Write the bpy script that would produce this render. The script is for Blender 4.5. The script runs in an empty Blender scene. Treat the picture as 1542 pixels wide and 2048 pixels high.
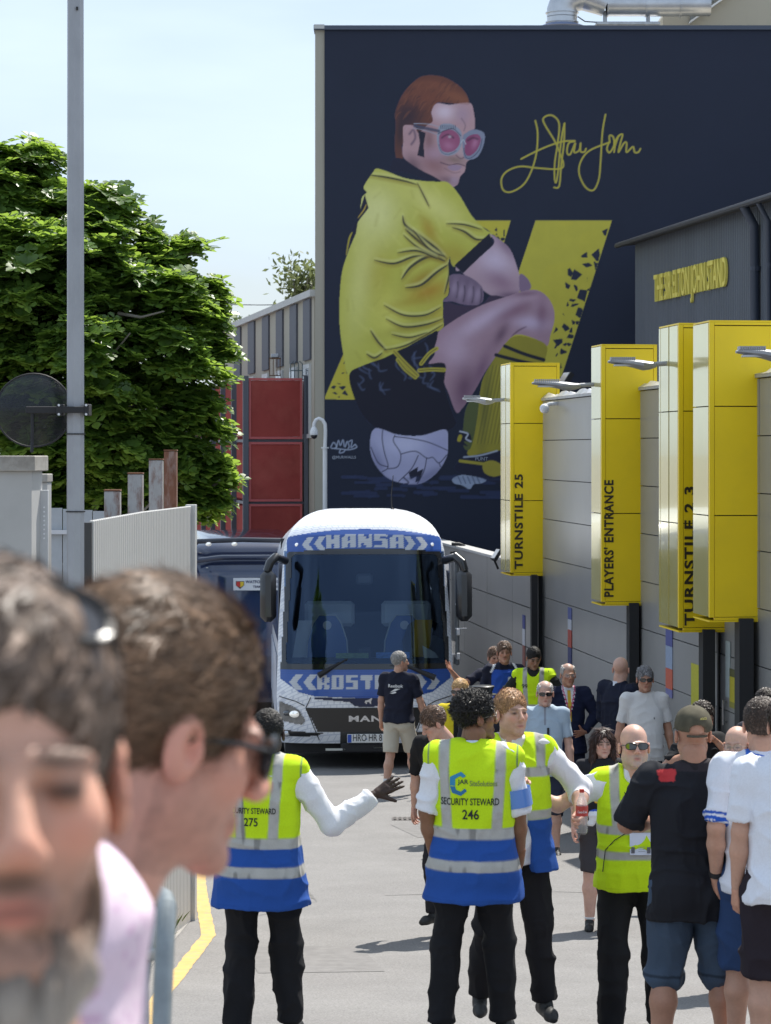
import bpy, bmesh, math, random
import numpy as np
from mathutils import Vector, Matrix
from mathutils.bvhtree import BVHTree

SC = bpy.context.scene
COL = SC.collection
rnd = random.Random(7)
PROFILE = False

# ---------------------------------------------------------------- camera
FPX, CX, HY, ZC = 5000.0, 771.0, 900.0, 4.48      # focal length in photo pixels, centre column, horizon row, eye height
cam_d = bpy.data.cameras.new('camera'); cam = bpy.data.objects.new('camera', cam_d); COL.objects.link(cam)
cam.location = (0, 0, ZC); cam.rotation_euler = (math.radians(90), 0, 0)
cam_d.sensor_fit = 'VERTICAL'; cam_d.sensor_height = 36.0; cam_d.sensor_width = 27.1
cam_d.lens = FPX / 2048 * 36.0
cam_d.shift_y = -(1024 - HY) / 2048.0
cam_d.clip_start = 0.1; cam_d.clip_end = 6000
cam_d.dof.use_dof = True; cam_d.dof.focus_distance = 21.0; cam_d.dof.aperture_fstop = 10.0
SC.camera = cam

# ---------------------------------------------------------------- sky, sun, exposure
SUN_EL, SUN_AZ = math.radians(59), math.radians(30)   # azimuth clockwise from +Y
world = bpy.data.worlds.new('World'); SC.world = world; world.use_nodes = True
def build_world():
    nt = world.node_tree; nt.nodes.clear()
    out = nt.nodes.new('ShaderNodeOutputWorld'); bg = nt.nodes.new('ShaderNodeBackground')
    sky = nt.nodes.new('ShaderNodeTexSky'); sky.sky_type = 'NISHITA'; sky.sun_disc = False
    sky.sun_elevation = SUN_EL; sky.sun_rotation = SUN_AZ; sky.air_density = 1.0; sky.dust_density = 1.6; sky.ozone_density = 1.0
    # a thin high veil of cloud over the whole sky, denser in soft bands
    tc = nt.nodes.new('ShaderNodeTexCoord'); mp = nt.nodes.new('ShaderNodeMapping'); mp.inputs['Scale'].default_value = (1.2, 1.2, 5.0)
    nz = nt.nodes.new('ShaderNodeTexNoise'); nz.inputs['Scale'].default_value = 2.6; nz.inputs['Detail'].default_value = 5; nz.inputs['Roughness'].default_value = 0.5
    rp = nt.nodes.new('ShaderNodeValToRGB'); rp.color_ramp.elements[0].position = 0.40; rp.color_ramp.elements[0].color = (.42,.42,.42,1)
    rp.color_ramp.elements[1].position = 0.66; rp.color_ramp.elements[1].color = (.95,.95,.95,1)
    mx = nt.nodes.new('ShaderNodeMix'); mx.data_type = 'RGBA'; mx.inputs[7].default_value = (6.5, 7.8, 9.5, 1)
    nt.links.new(tc.outputs['Generated'], mp.inputs[0]); nt.links.new(mp.outputs[0], nz.inputs['Vector'])
    nt.links.new(nz.outputs['Fac'], rp.inputs[0]); nt.links.new(rp.outputs[0], mx.inputs[0])
    nt.links.new(sky.outputs[0], mx.inputs[6]); nt.links.new(mx.outputs[2], bg.inputs[0])
    bg.inputs[1].default_value = 0.085
    nt.links.new(bg.outputs[0], out.inputs[0])
build_world()
sun_d = bpy.data.lights.new('sun', 'SUN'); sun = bpy.data.objects.new('sun', sun_d); COL.objects.link(sun)
sun_d.energy = 4.6; sun_d.angle = math.radians(0.53); sun_d.color = (1.0, 0.955, 0.88)
sdir = Vector((math.sin(SUN_AZ)*math.cos(SUN_EL), math.cos(SUN_AZ)*math.cos(SUN_EL), math.sin(SUN_EL)))
sun.rotation_euler = sdir.to_track_quat('Z', 'Y').to_euler(); sun.location = (20, 30, 60)
SC.view_settings.view_transform = 'Standard'; SC.view_settings.look = 'None'
SC.view_settings.exposure = 0.62; SC.view_settings.gamma = 1.0; SC.view_settings.use_curve_mapping = False
SC.cycles.max_bounces = 8; SC.cycles.transparent_max_bounces = 16

# ---------------------------------------------------------------- placement
GP = [(0,1.70),(2,1.85),(10,2.80),(13.3,3.15),(16,3.45),(20,3.80),(25,4.10),(31.6,4.37),(34.5,4.48),(58,5.70),(75,6.0),(3000,6.0)]
def gz(d):                                   # ground height at distance d
    return ZC - float(np.interp(d, [g[0] for g in GP], [g[1] for g in GP]))
def at(px, py, d):                           # the place seen at a photo pixel at distance d
    return Vector(((px-CX)*d/FPX, d, ZC-(py-HY)*d/FPX))
def wall_x(d): return 3.34 - .12*(d-32.8)    # the street face of the turnstile wall

# ---------------------------------------------------------------- helpers
def lin(c):
    if isinstance(c, str): c = tuple(int(c[i:i+2],16) for i in (0,2,4))
    return tuple(((v/255)/12.92 if v/255 <= .04045 else ((v/255+.055)/1.055)**2.4) for v in c[:3])
def tag(o, label=None, cat=None, group=None, kind=None):
    if label: o['label'] = label
    if cat: o['category'] = cat
    if group: o['group'] = group
    if kind: o['kind'] = kind
    return o
def empty(name, loc, rz=0.0, label=None, cat=None, group=None):
    o = bpy.data.objects.new(name, None); COL.objects.link(o); o.location = loc; o.rotation_euler = (0,0,rz)
    o.empty_display_size = .2
    return tag(o, label, cat, group)
def mesh_obj(name, verts, faces, mat, parent=None, smooth=False, cols=None):
    me = bpy.data.meshes.new(name)
    me.from_pydata([tuple(v) for v in verts], [], [tuple(int(i) for i in f) for f in faces]) if not isinstance(verts, np.ndarray) else None
    if isinstance(verts, np.ndarray):
        F = np.asarray(faces, dtype=np.int32); n = F.shape[1]
        me.vertices.add(len(verts)); me.vertices.foreach_set('co', verts.astype(np.float32).ravel())
        me.loops.add(F.size); me.loops.foreach_set('vertex_index', F.ravel())
        me.polygons.add(len(F)); me.polygons.foreach_set('loop_start', np.arange(0, F.size, n, dtype=np.int32))
        me.update(calc_edges=True)
    if cols is not None:
        a = me.color_attributes.new('Col', 'FLOAT_COLOR', 'POINT')
        c = np.ones((len(verts),4), np.float32); c[:,:3] = cols; a.data.foreach_set('color', c.ravel())
    if smooth: me.polygons.foreach_set('use_smooth', np.ones(len(me.polygons), bool))
    if isinstance(mat, (list, tuple)):
        for m in mat: me.materials.append(m)
    elif mat: me.materials.append(mat)
    me.update()
    o = bpy.data.objects.new(name, me); COL.objects.link(o)
    if parent: o.parent = parent
    return o
class MB:                                    # collects shapes, links them as ONE mesh
    def __init__(s): s.v=[]; s.f=[]
    def add(s, vs, fs):
        b=len(s.v); s.v += [tuple(v) for v in vs]; s.f += [tuple(i+b for i in f) for f in fs]; return s
    def box(s, x0,x1,y0,y1,z0,z1, M=None, bev=0.0):
        if bev > 0:
            b = min(bev, (x1-x0)/2.01, (y1-y0)/2.01, (z1-z0)/2.01)
            bm = bmesh.new(); bmesh.ops.create_cube(bm, size=1)
            for v in bm.verts: v.co = Vector(((x0+x1)/2+v.co.x*(x1-x0), (y0+y1)/2+v.co.y*(y1-y0), (z0+z1)/2+v.co.z*(z1-z0)))
            bmesh.ops.bevel(bm, geom=bm.edges[:], offset=b, segments=1, affect='EDGES')
            bm.verts.index_update(); vs=[v.co.copy() for v in bm.verts]; fs=[[v.index for v in f.verts] for f in bm.faces]; bm.free()
        else:
            vs=[(x,y,z) for z in (z0,z1) for y in (y0,y1) for x in (x0,x1)]
            fs=[(0,2,3,1),(4,5,7,6),(0,1,5,4),(2,6,7,3),(0,4,6,2),(1,3,7,5)]
        if M is not None: vs=[M@Vector(v) for v in vs]
        return s.add(vs,fs)
    def tube(s, pts, r, n=10, caps=True, closed=False):
        pts=[Vector(p) for p in pts]; rr = r if isinstance(r,(list,tuple)) else [r]*len(pts)
        vs=[]; up=None
        for i,p in enumerate(pts):
            t=(pts[min(i+1,len(pts)-1)]-pts[max(i-1,0)]).normalized()
            if up is None: up = t.orthogonal().normalized()
            up=(up-t*up.dot(t)).normalized(); w=t.cross(up)
            for k in range(n):
                a=2*math.pi*k/n; vs.append(p+(up*math.cos(a)+w*math.sin(a))*rr[i])
        fs=[]
        for i in range(len(pts)-1):
            for k in range(n):
                k2=(k+1)%n; fs.append((i*n+k,i*n+k2,(i+1)*n+k2,(i+1)*n+k))
        if caps: fs.append(tuple(range(n-1,-1,-1))); fs.append(tuple(range((len(pts)-1)*n,len(pts)*n)))
        return s.add(vs,fs)
    def prism(s, poly, y0, y1, M=None):       # poly in xz, extruded along y
        n=len(poly); vs=[(x,y0,z) for x,z in poly]+[(x,y1,z) for x,z in poly]
        fs=[tuple(range(n)),tuple(range(2*n-1,n-1,-1))]+[(i,i+n,(i+1)%n+n,(i+1)%n) for i in range(n)]
        if M is not None: vs=[M@Vector(v) for v in vs]
        return s.add(vs,fs)
    def ball(s, c, r, seg=12, rings=8, M=None):
        r = r if isinstance(r,(tuple,list)) else (r,r,r); vs=[];fs=[]
        for i in range(rings+1):
            th=math.pi*i/rings
            for k in range(seg):
                a=2*math.pi*k/seg; v=Vector((r[0]*math.sin(th)*math.cos(a), r[1]*math.sin(th)*math.sin(a), r[2]*math.cos(th)))
                if M is not None: v=M@v
                vs.append(v+Vector(c))
        for i in range(rings):
            for k in range(seg): fs.append((i*seg+k,(i+1)*seg+k,(i+1)*seg+(k+1)%seg,i*seg+(k+1)%seg))
        return s.add(vs,fs)
    def build(s, name, mat, parent=None, smooth=False, cols=None):
        o = mesh_obj(name, s.v, s.f, mat, parent, False, cols)
        bm=bmesh.new(); bm.from_mesh(o.data); bmesh.ops.recalc_face_normals(bm, faces=bm.faces[:]); bm.to_mesh(o.data); bm.free()
        if smooth:
            for p in o.data.polygons: p.use_smooth = True
            try: o.data.set_sharp_from_angle(angle=math.radians(40))
            except Exception: pass
        return o

# ---------------------------------------------------------------- materials
MATS = {}
def mat(name, col=(.5,.5,.5), rough=.6, metal=0.0, spec=.5, noise=0.0, nscale=8.0, bump=0.0, bscale=60.0, coat=0.0, coat_r=.05,
        attr=False, trans=0.0, alpha=1.0, emit=None, estr=1.0, stretch=(1,1,1), dirt=0.0, dcol=(.1,.09,.08), dscale=1.5, sss=0.0, bdist=.004, sheen=0.0, gain=1.0):
    if name in MATS: return MATS[name]
    m = bpy.data.materials.new(name); m.use_nodes = True; nt = m.node_tree; N = nt.nodes; L = nt.links
    b = N['Principled BSDF']; MATS[name] = m
    b.inputs['Roughness'].default_value = rough; b.inputs['Metallic'].default_value = metal
    b.inputs['Specular IOR Level'].default_value = spec
    if coat: b.inputs['Coat Weight'].default_value = coat; b.inputs['Coat Roughness'].default_value = coat_r
    if alpha < 1: b.inputs['Alpha'].default_value = alpha
    if trans: b.inputs['Transmission Weight'].default_value = trans
    if sss: b.inputs['Subsurface Weight'].default_value = sss; b.inputs['Subsurface Radius'].default_value = (.012,.005,.003); b.inputs['Subsurface Scale'].default_value = 1.0
    if sheen: b.inputs['Sheen Weight'].default_value = sheen
    if emit: b.inputs['Emission Color'].default_value = (*emit,1); b.inputs['Emission Strength'].default_value = estr
    tc = N.new('ShaderNodeTexCoord'); mp = N.new('ShaderNodeMapping'); mp.inputs['Scale'].default_value = stretch
    L.new(tc.outputs['Object'], mp.inputs[0])
    if attr:
        src = N.new('ShaderNodeAttribute'); src.attribute_name = 'Col'; cur = src.outputs['Color']
    else:
        src = N.new('ShaderNodeRGB'); src.outputs[0].default_value = (*col,1); cur = src.outputs[0]
    if noise > 0:
        nz = N.new('ShaderNodeTexNoise'); nz.inputs['Scale'].default_value = nscale; nz.inputs['Detail'].default_value = 6; nz.inputs['Roughness'].default_value = .6
        L.new(mp.outputs[0], nz.inputs['Vector'])
        mr = N.new('ShaderNodeMapRange'); mr.inputs[1].default_value=.25; mr.inputs[2].default_value=.75; mr.inputs[3].default_value = (1-noise)*gain; mr.inputs[4].default_value = (1+noise)*gain
        L.new(nz.outputs['Fac'], mr.inputs[0])
        vm = N.new('ShaderNodeVectorMath'); vm.operation = 'SCALE'; L.new(cur, vm.inputs[0]); L.new(mr.outputs[0], vm.inputs['Scale']); cur = vm.outputs[0]
    if dirt > 0:
        nd = N.new('ShaderNodeTexNoise'); nd.inputs['Scale'].default_value = dscale; nd.inputs['Detail'].default_value = 8; nd.inputs['Roughness'].default_value=.7
        L.new(mp.outputs[0], nd.inputs['Vector'])
        r2 = N.new('ShaderNodeMapRange'); r2.inputs[1].default_value=.48; r2.inputs[2].default_value=.72; r2.inputs[3].default_value=0; r2.inputs[4].default_value=dirt
        L.new(nd.outputs['Fac'], r2.inputs[0])
        mx = N.new('ShaderNodeMix'); mx.data_type='RGBA'; mx.inputs[7].default_value=(*dcol,1)
        L.new(r2.outputs[0], mx.inputs[0]); L.new(cur, mx.inputs[6]); cur = mx.outputs[2]
    L.new(cur, b.inputs['Base Color'])
    if bump > 0:
        nb = N.new('ShaderNodeTexNoise'); nb.inputs['Scale'].default_value = bscale; nb.inputs['Detail'].default_value = 4
        L.new(mp.outputs[0], nb.inputs['Vector'])
        bp = N.new('ShaderNodeBump'); bp.inputs['Strength'].default_value = bump; bp.inputs['Distance'].default_value = bdist
        L.new(nb.outputs['Fac'], bp.inputs['Height']); L.new(bp.outputs[0], b.inputs['Normal'])
    return m
# ================================================================ SETTING
def ground():
    ys = sorted(set([-60,-20,-5,0]+[g[0] for g in GP if g[0]<3000]+list(np.arange(1,60,1.0))+[80,100,140,200,400,900,2500]))
    xs = [-1200,-300,-80,-30,-12,-6,-3,0,3,6,12,30,80,300,1200]
    # smooth the road's long profile
    def z(y):
        return np.mean([gz(max(0,y+o)) for o in (-1.2,-.6,0,.6,1.2)])
    V=[(x,y,z(y)) for y in ys for x in xs]; n=len(xs)
    F=[(j*n+i,j*n+i+1,(j+1)*n+i+1,(j+1)*n+i) for j in range(len(ys)-1) for i in range(n-1)]
    m = mat('asphalt', (.195,.188,.182), .88, noise=.13, nscale=1.3, bump=.5, bscale=140, dirt=.35, dcol=(.16,.15,.145), dscale=.7, bdist=.006)
    nt=m.node_tree; b=nt.nodes['Principled BSDF']
    # fine stone grain
    src=b.inputs['Base Color'].links[0].from_socket
    tc=nt.nodes.new('ShaderNodeTexCoord'); nz=nt.nodes.new('ShaderNodeTexNoise'); nz.inputs['Scale'].default_value=75; nz.inputs['Detail'].default_value=3
    nt.links.new(tc.outputs['Object'], nz.inputs['Vector'])
    mr=nt.nodes.new('ShaderNodeMapRange'); mr.inputs[1].default_value=.3; mr.inputs[2].default_value=.7; mr.inputs[3].default_value=.72; mr.inputs[4].default_value=1.25
    vm=nt.nodes.new('ShaderNodeVectorMath'); vm.operation='SCALE'
    nt.links.new(nz.outputs['Fac'],mr.inputs[0]); nt.links.new(src,vm.inputs[0]); nt.links.new(mr.outputs[0],vm.inputs['Scale']); nt.links.new(vm.outputs[0],b.inputs['Base Color'])
    o = mesh_obj('road', V, F, m, smooth=True); tag(o, kind='structure')
    return z
GZ = ground()
def strip(name, pts, w, mt, dz=.004, kind='structure', n=24, wob=0.0, parent=None):
    V=[];F=[]; r=random.Random(3)
    P=[]
    for (a,b) in zip(pts[:-1],pts[1:]):
        for t in np.linspace(0,1,n,endpoint=False): P.append((a[0]+(b[0]-a[0])*t, a[1]+(b[1]-a[1])*t))
    P.append(pts[-1])
    for i,p in enumerate(P):
        q=P[min(i+1,len(P)-1)]; o=P[max(i-1,0)]; t=Vector((q[0]-o[0],q[1]-o[1])).normalized(); nn=Vector((-t.y,t.x))
        for s in (-1,1):
            x=p[0]+nn.x*s*w/2+r.uniform(-wob,wob); y=p[1]+nn.y*s*w/2
            V.append((x,y,GZ(y)+dz))
    F=[(2*i,2*i+1,2*i+3,2*i+2) for i in range(len(P)-1)]
    return tag(mesh_obj(name,V,F,mt,parent), kind=kind)
YLINE = mat('line_yellow', (.55,.36,.11), .8, noise=.15, nscale=9, dirt=.8, dcol=(.27,.25,.23), dscale=14, bump=.3, bscale=90)
strip('yellow_line', [(-1.33,12.5),(-1.40,15.9),(-1.36,19.2),(-1.70,22.9),(-2.0,27)], .11, YLINE, wob=.006)
strip('paved_verge', [(-1.95,12.5),(-1.9,16),(-1.85,20.3)], .55, mat('verge', (.30,.285,.265), .9, noise=.2, nscale=4, bump=.5, bscale=50), dz=.006)
# repair seam, drain covers in the road
mat('tar', (.15,.145,.14), .8, noise=.3, nscale=5)
def drain(px,py,d,w,label):
    p=at(px,py,d); z=GZ(d)+.008
    r=empty('drain_cover',(p.x,d,z),0,label,'drain cover')
    mb=MB(); mb.box(-w,w,-w*.7,w*.7,-.03,0); mb.build('frame',mat('iron',(.12,.11,.105),.6,metal=.6,noise=.3),r)
    for k in range(6):
        x=-w*.8+k*w*.32
        MB().box(x-.015,x+.015,-w*.55,w*.55,.001,.008).build('bar',mat('iron2',(.07,.065,.06),.6,metal=.5),r)
for k,(pts,w) in enumerate((([(.0,22.0),(1.4,22.3),(2.2,22.1)],.02),([(-1.3,20.0),(-.6,21.5),(-.9,24.0)],.014))): strip('tar_seam',pts,w,MATS['tar'],wob=.018)
PT=mat('asphalt_patch',(.175,.168,.163),.9,noise=.2,nscale=9,bump=.5,bscale=120,bdist=.006)
strip('road_patch',[(.2,27.6),(1.5,27.9)],1.3,PT,dz=.003,n=3); strip('road_patch',[(-.95,17.6),(-.1,17.7)],1.6,PT,dz=.003,n=3)
drain(815,1626,28.8,.18,'small iron drain cover in the road behind the navy shirted man')

# ---- turnstile wall with panels
WALL_N = Vector((-1,-.12,0)).normalized(); WALL_U = Vector((-.12,1,0)).normalized()
def wm(d, z=0.0, off=0.0):                 # frame on the street face of the wall: x along -U.. (away), y into street, z up
    o=Vector((wall_x(d),d,z))+WALL_N*off
    M=Matrix.Identity(4); M.col[0][:3]=WALL_U; M.col[1][:3]=WALL_N; M.col[2][:3]=(0,0,1); M.col[3][:3]=o
    return M
PANEL = mat('panel_grey', (.30,.295,.285), .32, spec=.5, noise=.07, nscale=.7, bump=.12, bscale=1.5, dirt=.22, dcol=(.22,.21,.2), dscale=.8, bdist=.02)
wallr = empty('turnstile_wall', (wall_x(34),34,0), 0, 'long grey metal panel wall of the stand beside the road', 'wall')
def wall_build():
    Mi = Matrix.Translation(wallr.location).inverted()
    def put(mb, name, mt): 
        mb.v=[tuple(Mi@Vector(v)) for v in mb.v]; return mb.build(name, mt, wallr)
    mb=MB(); L=lambda d:(d-30)/.9929
    mb.box(L(18),L(39.85),-.30,-.03,-1.6,5.24,wm(30)); put(mb,'core',mat('wall_core',(.06,.06,.062),.9))
    ds=[18,22.5,27.0,33.3,39.8]; rows=[5.255-.622*k for k in range(11)]
    base=None
    for i in range(len(ds)-1):
        for j in range(len(rows)-1):
            if rows[j]<GZ(ds[i])-.3 : continue
            jx=rnd.uniform(-.003,.003)
            mb=MB(); mb.box(L(ds[i])+.006,L(ds[i+1])-.006,-.03,.0+jx,rows[j+1]+.006,rows[j]-.006,wm(30)); put(mb,'panel',PANEL)
    mb=MB(); mb.box(L(18),L(39.85),-.34,.03,5.262,5.30,wm(30)); put(mb,'coping',mat('coping',(.42,.42,.42),.5,noise=.15,metal=.3))
    # crumpled flashing on the coping
    V=[];F=[];k=0; r=random.Random(5)
    for s in np.arange(L(24),L(39.8),.18):
        h=5.31+.05*abs(math.sin(s*2.1))+r.uniform(0,.035)
        V+= [wm(30)@Vector((s,.035,5.30)), wm(30)@Vector((s,-.05,h)), wm(30)@Vector((s,-.3,5.30))]; k+=1
    for i in range(k-1): F+=[(3*i,3*i+3,3*i+4,3*i+1),(3*i+1,3*i+4,3*i+5,3*i+2)]
    mb=MB(); mb.add(V,F); put(mb,'flashing',mat('flash',(.6,.6,.6),.35,metal=.6,noise=.2))
wall_build()
# lower wall further on
low = empty('boundary_wall', (wall_x(49),49,0), 0, 'low grey panel wall running past the white coach to the mural', 'wall')
def low_build():
    Mi = Matrix.Translation(low.location).inverted(); L=lambda d:(d-30)/.9929
    ds=[39.9,42.6,45.3,48,50.7,53.4,57.9]; 
    mb=MB(); mb.box(L(39.9),L(57.9),-.25,-.03,-1.8,2.5,wm(30)); mb.v=[tuple(Mi@Vector(v)) for v in mb.v]; mb.build('core',MATS['wall_core'],low)
    for i in range(len(ds)-1):
        for j in range(6):
            t=2.55-.66*j
            mb=MB(); mb.box(L(ds[i])+.008,L(ds[i+1])-.008,-.03,rnd.uniform(-.003,.003),t-.65,t-.008,wm(30)); mb.v=[tuple(Mi@Vector(v)) for v in mb.v]; mb.build('panel',PANEL,low)
    mb=MB(); mb.box(L(39.9),L(57.9),-.27,.03,2.552,2.60,wm(30)); mb.v=[tuple(Mi@Vector(v)) for v in mb.v]; mb.build('coping',MATS['coping'],low)
low_build()
# ---- yellow sign boxes
YEL = mat('sign_yellow', (.95,.67,.008), .42, spec=.4, noise=.05, nscale=1.2, coat=.12, coat_r=.2, dirt=.10, dcol=(.45,.33,.04), dscale=1.3)
YELS = mat('sign_polished', (.80,.70,.26), .14, metal=.35, noise=.05, nscale=2, bump=.06, bscale=2.2, bdist=.02, coat=.6, coat_r=.03)
JOINT = mat('joint_dark', (.03,.027,.012), .8)
BLK = mat('matt_black', (.012,.012,.014), .6)
def text_mesh(txt, size, bold=0.0, align='LEFT', xs=1.0, spacing=1.0, depth=0.0):
    c = bpy.data.curves.new('t','FONT'); c.body=txt; c.size=size; c.offset=bold; c.align_x=align; c.space_character=spacing; c.resolution_u=3; c.extrude=depth
    o = bpy.data.objects.new('t',c); COL.objects.link(o)
    dg = bpy.context.evaluated_depsgraph_get(); me = bpy.data.meshes.new_from_object(o.evaluated_get(dg))
    V=np.array([v.co[:] for v in me.vertices]) if len(me.vertices) else np.zeros((0,3)); F=[tuple(p.vertices) for p in me.polygons]
    V[:,0]*=xs
    bpy.data.objects.remove(o); bpy.data.curves.remove(c); bpy.data.meshes.remove(me)
    return V,F
def sign_box(d, prot, inw, ztop, zbot, dep, txt, label, zt0, tlen, cap, split=False, xo=.06):
    # near face at distance d on the wall; x: away, y: street
    r=empty('sign_box', wm(d) @ Vector((0,0,0)), 0, label, 'sign')
    M=wm(d); Mi=Matrix.Translation(r.location).inverted()
    MM=Mi@M
    zs=[ztop, ztop-.49*(ztop-zbot)*.79, ztop-.66*(ztop-zbot), zbot]
    zs=[ztop, ztop-(ztop-zbot)*.285, ztop-(ztop-zbot)*.655, zbot]
    g=.006
    for k in range(3):                       # front faces as separate sheets, joints between
        a,b=zs[k+1],zs[k]
        y0,y1=(-inw,prot)
        MB().box(-.03,0,y0+.05,y1-.055,a+g,b-g-(.035 if k==0 else 0),MM).build('face_panel',YEL,r)
    MB().box(.0,dep,-inw,prot-.03,zbot+.002,ztop-.002,MM).build('body',MATS['joint_dark'],r)
    # frame round the front
    for nm,(y0,y1,z0,z1) in {'a':(prot-.05,prot,zbot,ztop),'b':(-inw,-inw+.045,zbot,ztop),'c':(-inw+.048,prot-.053,ztop-.03,ztop),'d':(-inw+.048,prot-.053,zbot-.03,zbot)}.items():
        MB().box(-.034,.012,y0,y1,z0,z1,MM).build('edge_trim',YEL,r)
    if split:
        segs=[(.014,dep*.44),(dep*.44+.05,dep*.9),(dep*.9+.02,dep)]
    else: segs=[(.014,dep)]
    for (a,b) in segs:
        for k in range(3):
            MB().box(a,b,prot-.028,prot+.004,zs[k+1]+g,zs[k]-g,MM).build('side_panel',YELS,r)
    MB().box(-.034,dep,-inw,prot+.002,ztop+.002,ztop+.02,MM).build('top_cap',YEL,r)
    MB().box(-.034,dep,-inw,prot+.002,zbot-.05,zbot-.033,MM).build('bottom_cap',YEL,r)
    V,F=text_mesh(txt,1.0,bold=.03,spacing=1.12)
    x0,x1=V[:,0].min(),V[:,0].max(); z1=.73
    VV=[]
    for v in V:                              # text runs upward; letter tops point to the street side (left)
        s=(v[0]-x0)/(x1-x0)*tlen; h=v[1]/z1*cap
        VV.append(MM@Vector((-.0385, prot-xo-cap+h, zt0+s)))
    iv=sorted((min(V[i][0] for i in f),max(V[i][0] for i in f)) for f in F); cuts=[]; end=iv[0][1]      # gaps between words
    for a_,b_ in iv:
        if a_-end>.16: cuts.append((a_+end)/2)
        end=max(end,b_)
    for lo,hi in zip([-1]+cuts,cuts+[1e3]):
        ids=[i for i in range(len(V)) if lo<V[i][0]<hi]; rm={o:n for n,o in enumerate(ids)}
        mesh_obj('lettering',[VV[i] for i in ids],[tuple(rm[i] for i in f) for f in F if f[0] in rm and all(i in rm for i in f)],mat('letter_dark',(.035,.025,.01),.5),r)
    # dark post below, against the wall
    return r,MM
def zrow(py,d): return ZC-(py-HY)*d/FPX
sign_box(39.8,.52,.27,zrow(728,39.8),zrow(1145,39.8),.90,'TURNSTILE 25','yellow box sign reading turnstile 25, the farthest of the row',zrow(1138,39.8),1.51,.13,True)
sign_box(32.8,.52,.22,zrow(692,32.8),zrow(1203,32.8),.62,"PLAYERS' ENTRANCE",'yellow box sign reading players entrance',zrow(1193,32.8),1.53,.122,False,.03)
sign_box(28.5,.53,.25,zrow(650,28.5),zrow(1255,28.5),.95,'TURNSTILE 2 3','yellow box sign reading turnstile 23, partly hidden by the nearest box',zrow(1250,28.5),1.58,.115,True)
b4,_=sign_box(27.1,.53,.72,zrow(645,27.1),zrow(1234,27.1),.69,'.','blank yellow box sign, nearest and widest of the row',zrow(1230,27.1),.004,.004,False)
for c in list(b4.children):
    if c.name.startswith('lettering'): bpy.data.objects.remove(c)
def door_post(d, px0, px1, topz, label):
    x0=(px0-CX)*d/FPX; x1=(px1-CX)*d/FPX
    r=empty('door_frame',((x0+x1)/2,d,GZ(d)),0,label,'door frame')
    h=topz-GZ(d); w=(x1-x0)/2
    MB().box(-w,w,-.03,.35,0,h,bev=.004).build('post',BLK,r)
    return r
door_post(39.6,1063,1075,zrow(1150,39.6),'black door post under the turnstile 25 box'); door_post(39.9,1077,1084,zrow(1150,39.9),'thin black door post nearest the wall under the turnstile 25 box')
door_post(32.7,1258,1278,zrow(1206,32.7),"black door post under the players' entrance box")
door_post(28.4,1405,1430,zrow(1259,28.4),'broad black door post under the turnstile 23 box'); door_post(28.7,1436,1449,zrow(1259,28.7),'thin black door post with a steel handle, right of the broad one')
door_post(27.0,1478,1507,zrow(1237,27.0),'broad black door post under the blank yellow box')
h=empty('door_handle_bar',at(1446,1450,28.3),0,'upright steel pull handle on the thin black door post','handle')
MB().tube([(0,0,.0),(0,0,.28)],.012).build('bar',mat('steel',(.6,.6,.6),.3,metal=1),h); MB().tube([(0,0,.26),(.05,.1,.26)],.01).build('bracket',MATS['steel'],h); MB().tube([(0,0,.03),(.05,.1,.03)],.01).build('bracket',MATS['steel'],h)
# ---- posters on the wall
def wall_d(px): return 7.276/((px-CX)/FPX+.12)
def poster(px0,px1,py0,py1,bands,label,off=.012):
    d0,d1=wall_d(px1),wall_d(px0); dm=(d0+d1)/2
    z1,z0=zrow(py0,dm),zrow(py1,dm)
    r=empty('poster',(wall_x(d0),d0,z0),0,label,'poster'); MM=Matrix.Translation(r.location).inverted()@wm(d0)
    Lx=(d1-d0)/.9929; H=z1-z0
    for (a,b,c) in bands:
        MB().box(0,Lx,.004,off,z0+H*a,z0+H*b-.002,MM).build('printed_band',mat('poster_%02x%02x%02x'%tuple(int(q) for q in c),lin(c),.5,noise=.12,nscale=30),r)
poster(1137,1144,1215,1332,[(0,.32,(50,60,120)),(.32,.62,(190,75,60)),(.62,.8,(200,205,215)),(.8,1,(90,100,160))],'narrow blue and red banner poster on the grey wall above the suited man')
poster(1333,1346,1258,1394,[(0,.12,(120,120,170)),(.12,.42,(205,100,75)),(.42,.75,(150,165,190)),(.75,1,(85,90,150))],'narrow blue and orange banner poster left of the yellow notice')
poster(1046,1051,1230,1340,[(0,.45,(140,80,70)),(.45,.75,(200,205,215)),(.75,1,(60,70,140))],'narrow banner poster beside the farthest door frame')
poster(1384,1400,1328,1425,[(0,1,(190,185,50))],'plain pale yellow notice on the grey wall')
poster(1461,1472,1338,1416,[(0,.15,(150,145,60)),(.15,.8,(190,178,50)),(.8,1,(90,90,50))],'small yellow notice between the two broad black posts')
poster(1453,1462,1282,1395,[(0,1,(170,180,180))],'tall pale glossy notice between the two broad black posts')
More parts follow.
